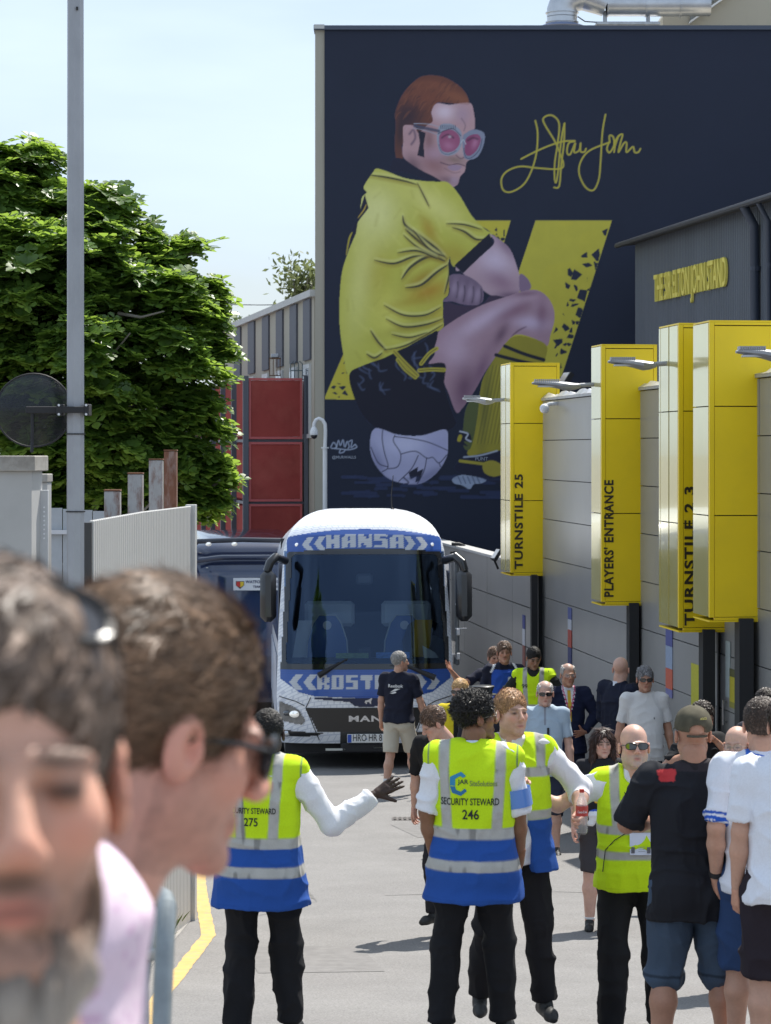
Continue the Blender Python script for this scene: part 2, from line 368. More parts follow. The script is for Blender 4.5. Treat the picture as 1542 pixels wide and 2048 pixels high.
# ---- street lamp heads mounted on the boxes
def lamp(px0,px1,py,d,label):
    L=(px1-px0)*d/FPX; p=at(px1,py,d)
    r=empty('lamp',p,0,label,'lamp',)
    prof=[(-1,.0,.018),(-.94,.005,.03),(-.6,-.01,.06),(-.42,-.03,.075),(-.3,-.035,.06),(-.2,-.03,.04),(-.19,-.03,.03),(0,-.02,.03)]
    V=[];F=[];n=10
    for t,zo,h in prof:
        for k in range(n):
            a=2*math.pi*k/n; V.append((t*L, math.sin(a)*(.13 if t<-.4 else .05)*min(1,(h/.05)), zo+math.cos(a)*h*(.6 if math.cos(a)>0 else 1.0)))
    for i in range(len(prof)-1):
        for k in range(n): F.append((i*n+k,i*n+(k+1)%n,(i+1)*n+(k+1)%n,(i+1)*n+k))
    F+= [tuple(range(n)),tuple(range((len(prof)-1)*n,len(prof)*n))]
    mb=MB(); mb.add(V,F); mb.build('housing',mat('lamp_grey',(.33,.34,.36),.4,noise=.08,metal=.2),r,smooth=True)
    for k in range(12):
        x=-L*(.95-.035*k); MB().box(x-.006,x+.006,-.09,.09,.015,.05).build('cooling_fin',MATS['lamp_grey'],r)
    MB().tube([(-.2*L,0,-.03),(0.02,0,-.02),(.3,.1,-.02)],.028).build('arm',MATS['lamp_grey'],r,smooth=True)
    MB().box(-L*.9,-L*.45,-.08,.08,-.055,-.035).build('lens',mat('lens',(.5,.5,.5),.2),r)
lamp(925,1004,797,40.3,'grey lamp head on the far side of the turnstile 25 box')
lamp(1064,1184,766,33.2,"grey lamp head reaching left from the players' entrance box")
lamp(1216,1336,723,29.0,'grey lamp head reaching left from the turnstile 23 box')
lamp(1472,1600,703,24.5,'grey lamp head at the right edge above the blank box')
def dome(px,py,d,label):
    p=at(px,py,d); r=empty('security_camera',p,0,label,'security camera')
    MB().ball((0,0,0),.075,16,10).build('dome',mat('white_plastic',(.6,.6,.6),.3),r,smooth=True)
    MB().tube([(0,0,.03),(.08,.02,.07),(.22,.05,.08)],.03).build('mount',MATS['white_plastic'],r,smooth=True)
dome(1089,817,38.5,'round white security camera at the top of the wall by the turnstile 25 box')
def flood(px,py,d,label,s=1):
    p=at(px,py,d); r=empty('floodlight',p,.4,label,'floodlight'); R=Matrix.Rotation(math.radians(35),4,'Y')
    MB().box(-.04*s,.04*s,-.12*s,.12*s,-.02,.28*s,R).build('housing',BLK,r); MB().box(-.05*s,-.042*s,-.1*s,.1*s,.0,.26*s,R).build('lens',MATS['lens'],r); MB().tube([(0,0,0),(.08,0,-.25*s)],.02).build('bracket',BLK,r)
flood(1121,775,40.2,'small black floodlight between the turnstile 25 box and the wall top')
flood(988,1118,43.5,'small black floodlight on the low wall left of the turnstile 25 box',.7)
# hooped lamp behind the coach
r=empty('hooped_lamp',at(905,1130,49),0,'black hooped lamp bracket behind the coach mirror','lamp')
p=[at(903,1088,49),at(918,1088,49),at(928,1092,49),at(931,1101,49)]
MB().tube([Vector(q)-r.location for q in p],.035).build('hoop',BLK,r,smooth=True); q=at(917,1108,49)-r.location; MB().box(q.x-.16,q.x+.16,-.1,.1,q.z-.08,q.z+.05).build('lantern',BLK,r)
MB().tube([q,(q.x,0,-2.6)],.03).build('post',BLK,r)

# ---- corrugated stand building
def stand():
    u=Vector((-.16,1,0)).normalized(); far=at(1272,487,55); eave=far.z
    r=empty('stand_building',(far.x,55,GZ(55)),0,'dark corrugated stand building with raised yellow lettering behind the boxes','building')
    L=26.0; nrib=int(L/.115)
    H=eave-r.location.z
    def loc(s,off,z): # s metres toward camera from the far corner; off to the street
        return (-u.x*s - u.y*off, -u.y*s + u.x*off, z)
    V=[];F=[]
    for i in range(nrib):
        for (ds,o) in ((0,0),(.035,0),(.05,.03),(.09,.03),(.105,0)):
            s=i*.115+ds; V+=[loc(s,o,0),loc(s,o,H)]
    n=len(V)//2
    F=[(2*i,2*i+2,2*i+3,2*i+1) for i in range(n-1)]
    mesh_obj('corrugated_cladding',V,F,mat('cladding',(.125,.14,.165),.45,metal=.25,noise=.12,nscale=1.5,stretch=(1,1,.15),dirt=.3,dcol=(.14,.14,.15),dscale=1),r)
    mb=MB(); V=[loc(.05,-.06,0),loc(L,-.06,0),loc(L,-10,0),loc(0,-10,0)]; V+=[(a,b,H) for a,b,c in V]
    mb.add(V,[(0,1,2,3),(4,5,6,7),(0,1,5,4),(1,2,6,5),(2,3,7,6),(3,0,4,7)]); mb.build('shell',mat('shell',(.07,.08,.10),.7),r)
    # roof of ribbed sheets overhanging
    for k in range(44):
        s=-.25+k*.6
        mb=MB(); M=None
        V=[loc(s,.28,H-.05),loc(s+.56,.28,H-.05),loc(s+.56,-3,H+.35),loc(s,-3,H+.35)]; V2=[(a,b,c+.07+.02*(k%2)) for a,b,c in V]
        mb.add(V+V2,[(0,1,2,3),(4,5,6,7),(0,1,5,4),(1,2,6,5),(2,3,7,6),(3,0,4,7)]); mb.build('roof_sheet',mat('fibre_roof',(.10,.095,.085),.9,noise=.3,nscale=3,bump=.4,bscale=12,bdist=.03),r)
    # gutter and downpipes
    MB().tube([loc(-.3,.36,H-.03),loc(L,.36,H-.03)],.06,8).build('gutter',mat('gutter',(.05,.052,.06),.5,noise=.2),r)
    for s,w in ((9.0,.09),(9.85,.05)):
        MB().tube([loc(s,.34,H-.05),loc(s,.14,H-.4),loc(s,.12,H-3),loc(s,.12,0)],w,10).build('downpipe',mat('downpipe',(.04,.05,.075),.45),r,smooth=True)
        for z in (H-1.2,H-3.2,H-5):
            c=loc(s,.12,z); MB().tube([(c[0],c[1],c[2]-.04),(c[0],c[1],c[2]+.04)],w+.02,10).build('pipe_clip',MATS['downpipe'],r)
    # raised letters
    V,F=text_mesh('THE SIR ELTON JOHN STAND',1.0,bold=.012,depth=.5)
    x0,x1=V[:,0].min(),V[:,0].max()
    # px 1315 -> s0 (far) ; px 1463 -> s1 (near)
    def s_of(px):
        k=(px-CX)/FPX; return (k*far.y-far.x)/(-u.x+k*u.y)
    s0,s1=s_of(1316),s_of(1461); dm=55-s0
    zt=zrow(548,dm)-r.location.z; zb=zrow(603,dm)-r.location.z
    VV=[loc(s0+(v[0]-x0)/(x1-x0)*(s1-s0), .05+(v[2]+.5)*.05, zb+v[1]/.73*(zt-zb)) for v in V]
    o=mesh_obj('lettering',VV,F,mat('letter_yellow',(.85,.72,.14),.4),r)
stand()
# ---- mural building
MB_D=58.0; S58=FPX/MB_D
NAVY=mat('navy_paint',(.0125,.0185,.041),.75,noise=.10,nscale=.35,dirt=.25,dcol=(.018,.026,.054),dscale=.5,bump=.15,bscale=6,bdist=.01)
CREAM=mat('cream_render',(.40,.37,.30),.85,noise=.08,nscale=1.2,dirt=.25,dcol=(.30,.27,.22),dscale=1.2,stretch=(1,1,.4))
mural_wall=empty('mural_building',(3.8,MB_D,GZ(58)-.2),0,'tall dark navy building end wall carrying the painted mural','building')
def mural_building():
    r=mural_wall; z0=0; top=at(0,60,MB_D).z-r.location.z; xl=at(649,0,MB_D).x-r.location.x
    MB().box(xl,12,0,.5,0,top).build('wall',NAVY,r)
    MB().box(xl-.02,12,.502,16,0,top-.15).build('body',CREAM,r)
    MB().box(xl-.22,xl-.002,.05,16,0,top+.02).build('end_pilaster',CREAM,r)
    MB().box(xl-.25,12,-.06,.6,top+.002,top+.10).build('coping',mat('coping_navy',(.07,.085,.12),.5),r)
    MB().box(xl-.24,xl+.0,-.07,16,top+.022,top+.12).build('coping',mat('coping_pale',(.5,.5,.48),.6),r)
    for px in (1046,):
        c=at(px,52,MB_D+1)-r.location; MB().tube([(c.x,1,top-.3),(c.x,1,top+.12)],.05).build('vent_pipe',MATS['gutter'],r); MB().ball((c.x,1,top+.14),.08).build('vent_cap',MATS['gutter'],r)
mural_building()
def rooftop():
    # silver duct
    d=60.0; r=empty('roof_duct',at(1240,50,d),0,'silver air duct running along the roof edge above the mural','duct')
    m=mat('duct_metal',(.55,.56,.58),.35,metal=.85,noise=.18,nscale=2.5,bump=.2,bscale=3,bdist=.02)
    def q(px,py,dy=0): v=at(px,py,d)-r.location; v.y=dy; return v
    MB().tube([q(1124,60),q(1124,35)],.36,20).build('riser',m,r,smooth=True)
    MB().tube([q(1124,34),q(1124,20),q(1128,8),q(1137,-2),q(1152,-8),q(1166,-10)],.365,20).build('elbow',m,r,smooth=True)
    MB().tube([q(1166,-10),q(1205,6),q(1213,9)],[.365,.30,.30],20).build('reducer',m,r,smooth=True)
    MB().tube([q(1213,9),q(1290,9)],.28,20).build('pipe_run',m,r,smooth=True); MB().tube([q(1292,9),q(1360,9)],.285,20).build('pipe_run',m,r,smooth=True); MB().tube([q(1361,9),q(1420,9)],.28,20).build('pipe_run',m,r,smooth=True)
    for px in (1214,1291,1360): MB().tube([q(px-1,9),q(px+2,9)],.305,20).build('flange',m,r)
    MB().tube([q(1124,46),q(1124,44)],.40,20).build('flange',m,r); MB().tube([q(1124,27),q(1124,25)],.40,20).build('flange',m,r)
    MB().tube([q(1124,56),q(1124,48)],[.62,.37],20).build('skirt',mat('skirt',(.16,.2,.32),.6),r)
    for px in (1210,1296):
        MB().tube([q(px,22),q(px,56)],.05).build('support',mat('galv',(.45,.46,.47),.5,metal=.7,noise=.2),r)
    a=q(1190,47); b=q(1318,54); MB().box(a.x,b.x,-.3,.3,b.z,a.z,bev=.02).build('support_tray',MATS['galv'],r)
    MB().tube([q(1155,33),q(1170,43),q(1200,45)],.015,6).build('cable',MATS['gutter'],r)
    # cream roof house
    d2=61.0; r=empty('plant_room',at(1330,62,d2),0,'cream plant room with a sloping white edge on the roof at the top right','roof structure')
    c0=at(1330,62,d2); V=[]
    def p(px,py): v=at(px,py,d2)-c0; return (v.x,v.z)
    MB().prism([p(1326,62),p(1326,32),p(1362,-30),p(1700,-30),p(1700,62)],0,6).build('wall',CREAM,r)
    MB().prism([p(1378,45),p(1376,50),p(1500,-38),p(1494,-38)],-.25,-.02).build('sloping_trim',mat('trimwhite',(.7,.71,.72),.5),r)
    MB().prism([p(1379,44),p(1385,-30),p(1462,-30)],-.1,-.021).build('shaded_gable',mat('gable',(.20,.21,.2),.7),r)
rooftop()
# ---- left building with grey strips and red screens
def left_building():
    u=Vector((-.18,1,0)).normalized(); c=at(629,593,58.3); r=empty('office_building',(c.x,58.3,GZ(58)-.3),0,'cream building with grey vertical strips and red balcony screens','building')
    top=c.z-r.location.z
    def M():
        m=Matrix.Identity(4); m.col[0][:3]=u; m.col[1][:3]=(-u.y,u.x,0); m.col[2][:3]=(0,0,1); return m
    M=M()   # x away along facade, y to the left (outward)
    MB().box(.05,19,-3,0,0,top,M).build('wall',CREAM,r)
    MB().box(-.05,19.1,-3.1,.12,top+.002,top+.16,M).build('parapet',mat('parapet',(.5,.5,.48),.7,noise=.15),r)
    strips=[(.45,1.55),(2.7,3.85),(5.2,6.4),(7.9,9.2),(10.9,12.3),(14.1,15.6)]
    GREY=mat('strip_grey',(.10,.105,.125),.7,noise=.08)
    for (a,b) in strips:
        MB().box(a,b,.002,.05,top-1.45,top-.02,M).build('grey_strip',GREY,r)
        w=MB().box(a+.05,b-.05,.002,.06,top-3.3,top-1.55,M).build('window',mat('winframe',(.55,.56,.55),.5),r)
        MB().box(a+.12,(a+b)/2-.03,.062,.07,top-3.2,top-1.65,M).build('pane',mat('winglass',(.03,.04,.06),.08,spec=.8),w)
        MB().box((a+b)/2+.03,b-.12,.062,.07,top-3.2,top-1.65,M).build('pane',MATS['winglass'],w)
    # balconies: red screens stacked in three rows, frames of steel
    RED=mat('red_screen',(.30,.060,.052),.95,spec=.05,noise=.2,nscale=1.1,dirt=.45,dcol=(.42,.13,.10),dscale=.6)
    RED2=mat('red_frame',(.45,.09,.09),.45,noise=.1)
    STL=mat('balc_steel',(.10,.105,.125),.5,metal=.2)
    rows=[(zrow(1090,59)-.6,zrow(1008,59)),(zrow(1003,59),zrow(884,59)),(zrow(878,59),zrow(756,59))]
    x=0.9
    for bay in range(7):
        wid=1.27 
        b=empty('balcony',(0,0,0)); b.parent=r
        for (za,zb) in rows:
            za-=r.location.z; zb-=r.location.z
            f=MB()
            y0,y1=.16,.16+wid
            s=MB().box(x,x+.03,y0+.05,y1-.05,za+.06,zb-.06,M).build('red_screen',RED,b)
            # frame: four bars
            for q in ((y0,y1,za,za+.055),(y0,y1,zb-.055,zb),(y0,y0+.05,za+.056,zb-.056),(y1-.05,y1,za+.056,zb-.056)):
                f.box(x-.02,x+.05,*q,M)
            f.build('screen_frame',RED2,b)
            # front run of the balcony along the facade
            MB().box(x+.1,x+2.0,y1+.02,y1+.05,za+.06,zb-.06,M).build('red_screen',RED,b)
            MB().box(x+.06,x+2.2,.02,y1+.04,za-.07,za-.005,M).build('floor_slab',STL,b)
            for k in range(5):
                yy=y0+.1+k*.24; MB().box(x+.35,x+.37,yy,yy+.14,za+.1,zb-.2,M).build('baluster',RED2,b)
        MB().box(x-.05,x+.05,1.27+.17,1.27+.30,0,rows[2][1]-r.location.z+.05,M).build('steel_post',STL,b)
        MB().box(x-.05,x+.05,.02,.12,0,rows[2][1]-r.location.z+.05,M).build('steel_post',STL,b)
        x+=2.35
    return r,M,u
LB,LBM,_=left_building()
def balcony_things():
    p=at(593,758,59.4); r=empty('balcony_clutter',p,0,'teal metal plant stand standing on the top red balcony','plant stand')
    m=mat('teal_metal',(.06,.10,.11),.5)
    for dx in (-.14,-.05,.05,.14): MB().tube([(dx,0,0),(dx,0,.36),(dx*.5,0,.42)],.012,6).build('rod',m,r)
    MB().tube([(-.15,0,.2),(.15,0,.2)],.012,6).build('rail',m,r); MB().box(-.16,.16,-.1,.1,-.02,0).build('shelf',m,r)
    p=at(550,752,61.8); r=empty('balcony_cage',p,0,'small brown wooden cage on the second red balcony','cage')
    mb=MB(); mb.box(-.14,.14,-.1,.1,0,.02); mb.box(-.14,.14,-.1,.1,.42,.45); mb.build('tray',mat('brownwood',(.16,.09,.05),.7),r)
    for dx in (-.13,-.04,.05,.13): MB().box(dx-.01,dx+.01,-.09,-.07,.02,.42).build('bar',MATS['brownwood'],r)
    MB().box(-.1,.1,-.05,.05,.45,.55,bev=.02).build('lid',mat('tinlid',(.4,.42,.45),.4,metal=.5),r)
balcony_things()
# pale kiosk roof bit behind the coach: yellow box and the white van roof far left
r=empty('yellow_crate',at(535,1088,57.3),0,'yellow painted crate top showing behind the dark coach','crate'); MB().box(-.25,.28,-.3,.3,-.3,.18,bev=.02).build('body',mat('cratey',(.5,.42,.12),.6,noise=.1),r); MB().box(-.26,.0,-.32,-.3,-.3,.15).build('panel',mat('cratep',(.45,.42,.32),.6),r)
# ---- CCTV gooseneck
def cctv():
    d=54.0; b=at(650,1010,d); g=Vector((b.x,d,GZ(d))); r=empty('security_camera_pole',g,0,'white gooseneck pole carrying a dome security camera by the mural edge','security camera')
    f=lambda px,py: at(px,py,d)-g
    WH=mat('white_paint',(.68,.69,.70),.4,noise=.05)
    MB().tube([Vector((0,0,0)),f(650,1010),f(650,895)],.05,12).build('pole',WH,r,smooth=True)
    MB().tube([f(650,896),f(651,860),f(650,848),f(645,840),f(638,837),f(632,840),f(628.5,847),f(628,853)],.04,10).build('gooseneck',WH,r,smooth=True)
    MB().tube([f(650,897),f(650,894)],.085,12).build('collar',WH,r)
    MB().tube([f(628,852),f(628,856),f(628,862),f(628,868),f(628,870)],[.03,.06,.085,.09,.085],14).build('housing',WH,r,smooth=True)
    MB().ball(f(628,871),.075,14,8).build('dome',mat('dome_dark',(.02,.02,.025),.08),r,smooth=True)
cctv()
# ---- power line
r=empty('overhead_cable',at(520,609,70),0,'thin overhead cable crossing the sky left of the office roof','cable')
MB().tube([at(380,607,70)-r.location,at(440,609,70)-r.location,at(520,610,70)-r.location,at(600,609,70)-r.location],.012,5).build('wire',MATS['gutter'],r)

# ---- left side: lamp column, gate piers, corrugated gate, posts
def left_side():
    # tall galvanised column
    d=15.4; p=at(151,HY,d); g=Vector((p.x,d,GZ(d)))
    r=empty('lamp_column',g,.3,'tall galvanised square lamp column rising out of the top of the picture','pole')
    GAL=mat('galv_col',(.34,.35,.37),.5,metal=.35,noise=.16,nscale=3,stretch=(1,1,.5),dirt=.35,dcol=(.22,.225,.24),dscale=5,bump=.15,bscale=25)
    V=[];F=[];n=8;zz=[0,3.2,8.0]
    for i,z in enumerate(zz):
        for k in range(n):
            a=2*math.pi*k/n+math.pi/8; w=(.0555,.0545,.049)[i]
            V.append((w*math.cos(a),w*math.sin(a),z))
    for i in range(2):
        for k in range(n): F.append((i*n+k,i*n+(k+1)%n,(i+1)*n+(k+1)%n,(i+1)*n+k))
    mesh_obj('column',V,F,GAL,r)
    for py in (868,1023): 
        z=zrow(py,d)-g.z; MB().tube([(0,0,z-.004),(0,0,z+.004)],.060,12).build('strap',BLK,r)
    z=zrow(20,d)-g.z; MB().tube([(.0,-.058,z-.01),(.0,-.058,z+.01)],.007).build('bolt_hole',BLK,r)
    # convex traffic mirror seen from behind
    m=empty('traffic_mirror',at(63,820,d),0,'large round smoked traffic mirror seen from behind on the lamp column','mirror')
    V=[];F=[];rings=8;seg=40;R=.236
    for i in range(rings+1):
        rr=R*i/rings
        for k in range(seg):
            a=2*math.pi*k/seg; V.append((rr*math.cos(a), .10*(rr/R)**2-.0, rr*math.sin(a)*.96))
    for i in range(rings):
        for k in range(seg): F.append((i*seg+k,i*seg+(k+1)%seg,(i+1)*seg+(k+1)%seg,(i+1)*seg+k))
    sm=mat('smoked',(.02,.022,.03),.25,noise=.3,nscale=200)
    nt=sm.node_tree; bs=nt.nodes['Principled BSDF']; bs.inputs['Alpha'].default_value=.62
    mesh_obj('disc',V,F,sm,m,smooth=True)
    MB().tube([(R*math.cos(a),.10,R*.96*math.sin(a)) for a in np.linspace(0,2*math.pi,41)],.006,6,caps=False).build('rim',BLK,m,smooth=True)
    MB().box(-.03,.18,-.05,-.02,-.022,.022,bev=.004).build('bracket_bar',BLK,m)
    MB().box(.165,.2,-.1,.05,-.035,.035,bev=.004).build('clamp',BLK,m); MB().box(.335,.365,-.1,.05,-.035,.035,bev=.004).build('clamp',BLK,m)
    MB().box(.19,.35,-.095,-.065,-.02,.02,bev=.003).build('clamp_bar',BLK,m)
    for x in (.183,.35):
        for z in (-.028,.028): MB().tube([(x,-.115,z),(x,-.098,z)],.008,6).build('bolt',mat('zinc',(.6,.6,.62),.3,metal=.9),m)
    MB().tube([(.01,-.03,-.02),(.01,-.04,-.2),(.01,-.06,-.26)],.01,8).build('stay',BLK,m)
    # concrete pier with cap
    d=15.8; p=at(36,HY,d); g=Vector((p.x,d,GZ(d)))
    r=empty('gate_pier',g,-.12,'wide pale rendered gate pier with a weathered concrete cap at the left edge','gate pier')
    zt=zrow(943,d)-g.z; RC=mat('render_pale',(.42,.415,.40),.8,noise=.07,nscale=3,dirt=.3,dcol=(.33,.32,.30),dscale=2)
    MB().box(-.105,.12,-.12,.14,0,zt).build('shaft',RC,r); MB().box(-.155,.15,-.16,.18,zt+.002,zt+.10,bev=.006).build('cap',mat('cap_conc',(.34,.32,.29),.9,noise=.25,nscale=7,bump=.5,bscale=30,dirt=.6,dcol=(.14,.12,.1),dscale=8),r)
    d=17.2; p=at(87,HY,d); g=Vector((p.x,d,GZ(d)))
    r=empty('gate_pier',g,-.12,'slim pale gate pier standing behind the wide one','gate pier'); zt=zrow(965,d)-g.z
    MB().box(-.045,.04,-.05,.06,0,zt).build('shaft',RC,r); MB().box(-.06,.045,-.07,.08,zt+.002,zt+.06,bev=.005).build('cap',MATS['cap_conc'],r)
    d=15.9; p=at(88,HY,d); g=Vector((p.x,d,GZ(d)))
    r=empty('gate_leaf',g,0,'narrow white perforated gate upright beside the wide pier','gate'); zt=zrow(980,d)-g.z
    MB().box(-.028,.028,-.02,.02,0,zt,bev=.003).build('upright',mat('galv_white',(.5,.51,.52),.45,noise=.06),r)
    for k in range(8): 
        z=zt-.11-.028*k; MB().tube([(.004,-.026,z),(.004,-.018,z)],.006,8).build('hole',mat('hole_pale',(.75,.76,.78),.4),r)
    # low grey fence behind
    d=24.0; a=at(95,1016,d); b=at(215,1018,d); r=empty('hoarding',(a.x,d,GZ(d)),0,'low pale grey hoarding behind the lamp column','fence')
    W=b.x-a.x; H=a.z-r.location.z
    for k in range(4): MB().box(W*k/4+.004,W*(k+1)/4-.004,0,.04,0,H-.01*k).build('board',mat('hoard',(.40,.42,.44),.6,noise=.08),r)
    MB().box(-.05,W*.6,-.05,-.01,H-.25,H-.21).build('rail',mat('rail_w',(.6,.6,.62),.5),r)
    # corrugated gate: vertical slats one by one
    d0,d1=15.9,20.2; x0,x1=(178-CX)*d0/FPX,(376-CX)*d1/FPX
    r=empty('corrugated_fence',(x0,d0,GZ(d0)),0,'tall pale grey fence of narrow vertical slats left of the coaches','fence')
    N=58; SL=mat('slat_grey',(.50,.49,.47),.45,noise=.06,nscale=3,metal=.15,dirt=.15,dcol=(.3,.29,.27),dscale=3)
    p0=Vector((x0,d0,0)); p1=Vector((x1,d1,0)); D=(p1-p0); Ln=D.length; ud=D/Ln; nd=Vector((ud.y,-ud.x,0))
    for k in range(N):
        t=k/N; c=p0+D*t; w=Ln/N
        zt=ZC-np.interp(t,[0,.45,1],[.448,.440,.452])*1.0 ; zt+= .0
        zb=GZ(c.y)
        M=Matrix.Identity(4); M.col[0][:3]=ud; M.col[1][:3]=nd; M.col[2][:3]=(0,0,1); M.col[3][:3]=(c.x-r.location.x,c.y-r.location.y,0)
        MB().box(.004,w*.80,0,.03,zb-r.location.z,zt-r.location.z,M,bev=.006).build('slat',SL,r)
    M=Matrix.Identity(4); M.col[0][:3]=ud; M.col[1][:3]=nd; M.col[2][:3]=(0,0,1); M.col[3][:3]=(p0.x-r.location.x,p0.y-r.location.y,0)
    MB().box(0,Ln,-.03,-.002,-.5,zrow(1040,d0)-r.location.z-.02,M).build('backing_sheet',mat('back_grey',(.16,.16,.155),.7),r)
    MB().box(Ln-.02,Ln+.09,-.02,.06,-.7,zt-r.location.z+.01,M,bev=.004).build('end_post',mat('endpost',(.45,.45,.44),.5,noise=.1),r)
    MB().box(-.03,.0,-.03,.02,-.0,zrow(1045,d0)-r.location.z,M).build('hinge_post',mat('hp',(.05,.05,.05),.6),r)
    # rusty posts
    RU=mat('rusty_paint',(.36,.355,.35),.75,dirt=1.0,dcol=(.16,.055,.025),dscale=5,stretch=(3,3,1),noise=.12,bump=.3,bscale=30)
    RV=mat('rusty_steel',(.20,.085,.05),.85,dirt=.8,dcol=(.36,.33,.31),dscale=4,stretch=(3,3,.8),noise=.3,bump=.3,bscale=30)
    for (a,b,t,d,mm,lb) in ((210,241,982,19.5,RU,'shortest square steel post above the fence, grey with rusty top'),(257,286,948,20.5,RU,'second square steel post above the fence, streaked with rust'),
                         (299,326,920,22.0,RU,'third square steel post above the fence, mostly pale grey'),(329,354,902,21.0,RV,'tallest square steel post above the fence, rusted brown all over')):
        p=at((a+b)/2,t,d); w=(b-a)/2*d/FPX; r=empty('steel_post',(p.x,d,GZ(d)),.0,lb,'post','old square steel posts behind the fence')
        H=p.z-GZ(d); MB().box(-w,w,-w,w,0,H-.002,bev=.004).build('shaft',mm,r); MB().box(-w-.003,w+.003,-w-.003,w+.003,H,H+.012).build('cap_plate',mat('rustcap',(.18,.08,.045),.9,noise=.3),r)
        MB().box(w*.4,w*.95,-w-.012,-w-.002,H*.86,H*.885).build('lug',MATS['rustcap'],r)
left_side()
def barrier():
    r=empty('crowd_barrier',(-.45,4.6,GZ(4.6)),0,'galvanised tubular crowd barrier beside the man in the pink shirt','barrier')
    g=r.location; f=lambda px,py,d: at(px,py,d)-g
    GA=mat('galv_tube',(.24,.265,.27),.42,metal=.55,noise=.2,nscale=18,bump=.1,bscale=60)
    A=f(215,1700,5.6); B=f(318,1790,4.75)
    C=f(335,1815,4.5); Dn=f(312,2300,4.4)
    MB().tube([f(200,1690,6.6),A,B,f(330,1797,4.6),C,f(330,1880,4.45),Dn],.0175,14).build('frame_tube',GA,r,smooth=True)
    MB().tube([f(250,1745,5.5),f(262,2300,5.4)],.012,10).build('upright',GA,r,smooth=True)
    MB().tube([f(285,1765,5.1),f(294,2300,5.0)],.010,10).build('upright',GA,r,smooth=True)
    MB().tube([f(314,1786,4.8),f(300,1880,4.75),f(285,1990,4.7),f(280,2300,4.7)],.010,10).build('upright',GA,r,smooth=True)
    MB().tube([f(225,1930,5.6),f(328,1905,4.5)],.012,10).build('lower_rail',GA,r,smooth=True)
barrier()
# ================================================================ TREES
LEAFM = mat('fig_leaf', (.085,.155,.032), .38, spec=.5, noise=.28, nscale=1.6)
def leafmat(m, tr=.48, tcol=(.34,.50,.07)):
    nt=m.node_tree; b=nt.nodes['Principled BSDF']; out=[n for n in nt.nodes if n.type=='OUTPUT_MATERIAL'][0]
    t=nt.nodes.new('ShaderNodeBsdfTranslucent'); t.inputs[0].default_value=(*tcol,1)
    mx=nt.nodes.new('ShaderNodeMixShader'); mx.inputs[0].default_value=tr
    nt.links.new(b.outputs[0],mx.inputs[1]); nt.links.new(t.outputs[0],mx.inputs[2]); nt.links.new(mx.outputs[0],out.inputs[0])
leafmat(LEAFM)
def leaf_mesh(r):
    # lobed fig leaf: five rounded lobes, folded along the midrib, origin at the stalk
    out=[(0,0),(.20,-.06),(.38,.04),(.47,.20),(.40,.32),(.24,.33),(.42,.50),(.44,.68),(.30,.78),(.15,.62),(.17,.86),(.0,.98)]
    R=[(x*r.uniform(.9,1.1),y) for x,y in out]; Lf=[(-x*r.uniform(.9,1.1),y) for x,y in out[1:-1]][::-1]
    pts=R+Lf; mid=[(0,.3),(0,.6)]
    f=r.uniform(.15,.45); dr=r.uniform(.15,.5)
    V=[(x,y,abs(x)*f-dr*y*y*.6) for x,y in pts]+[(x,y,-dr*y*y*.6) for x,y in mid]
    n=len(pts); a,b=n,n+1; F=[]
    for i in range(n):
        j=(i+1)%n; ym=(pts[i][1]+pts[j][1])/2
        F.append((i,j,a if ym<.45 else b))
    F.append((5,b,a)); F.append((n-5,a,b))
    return np.array(V),F
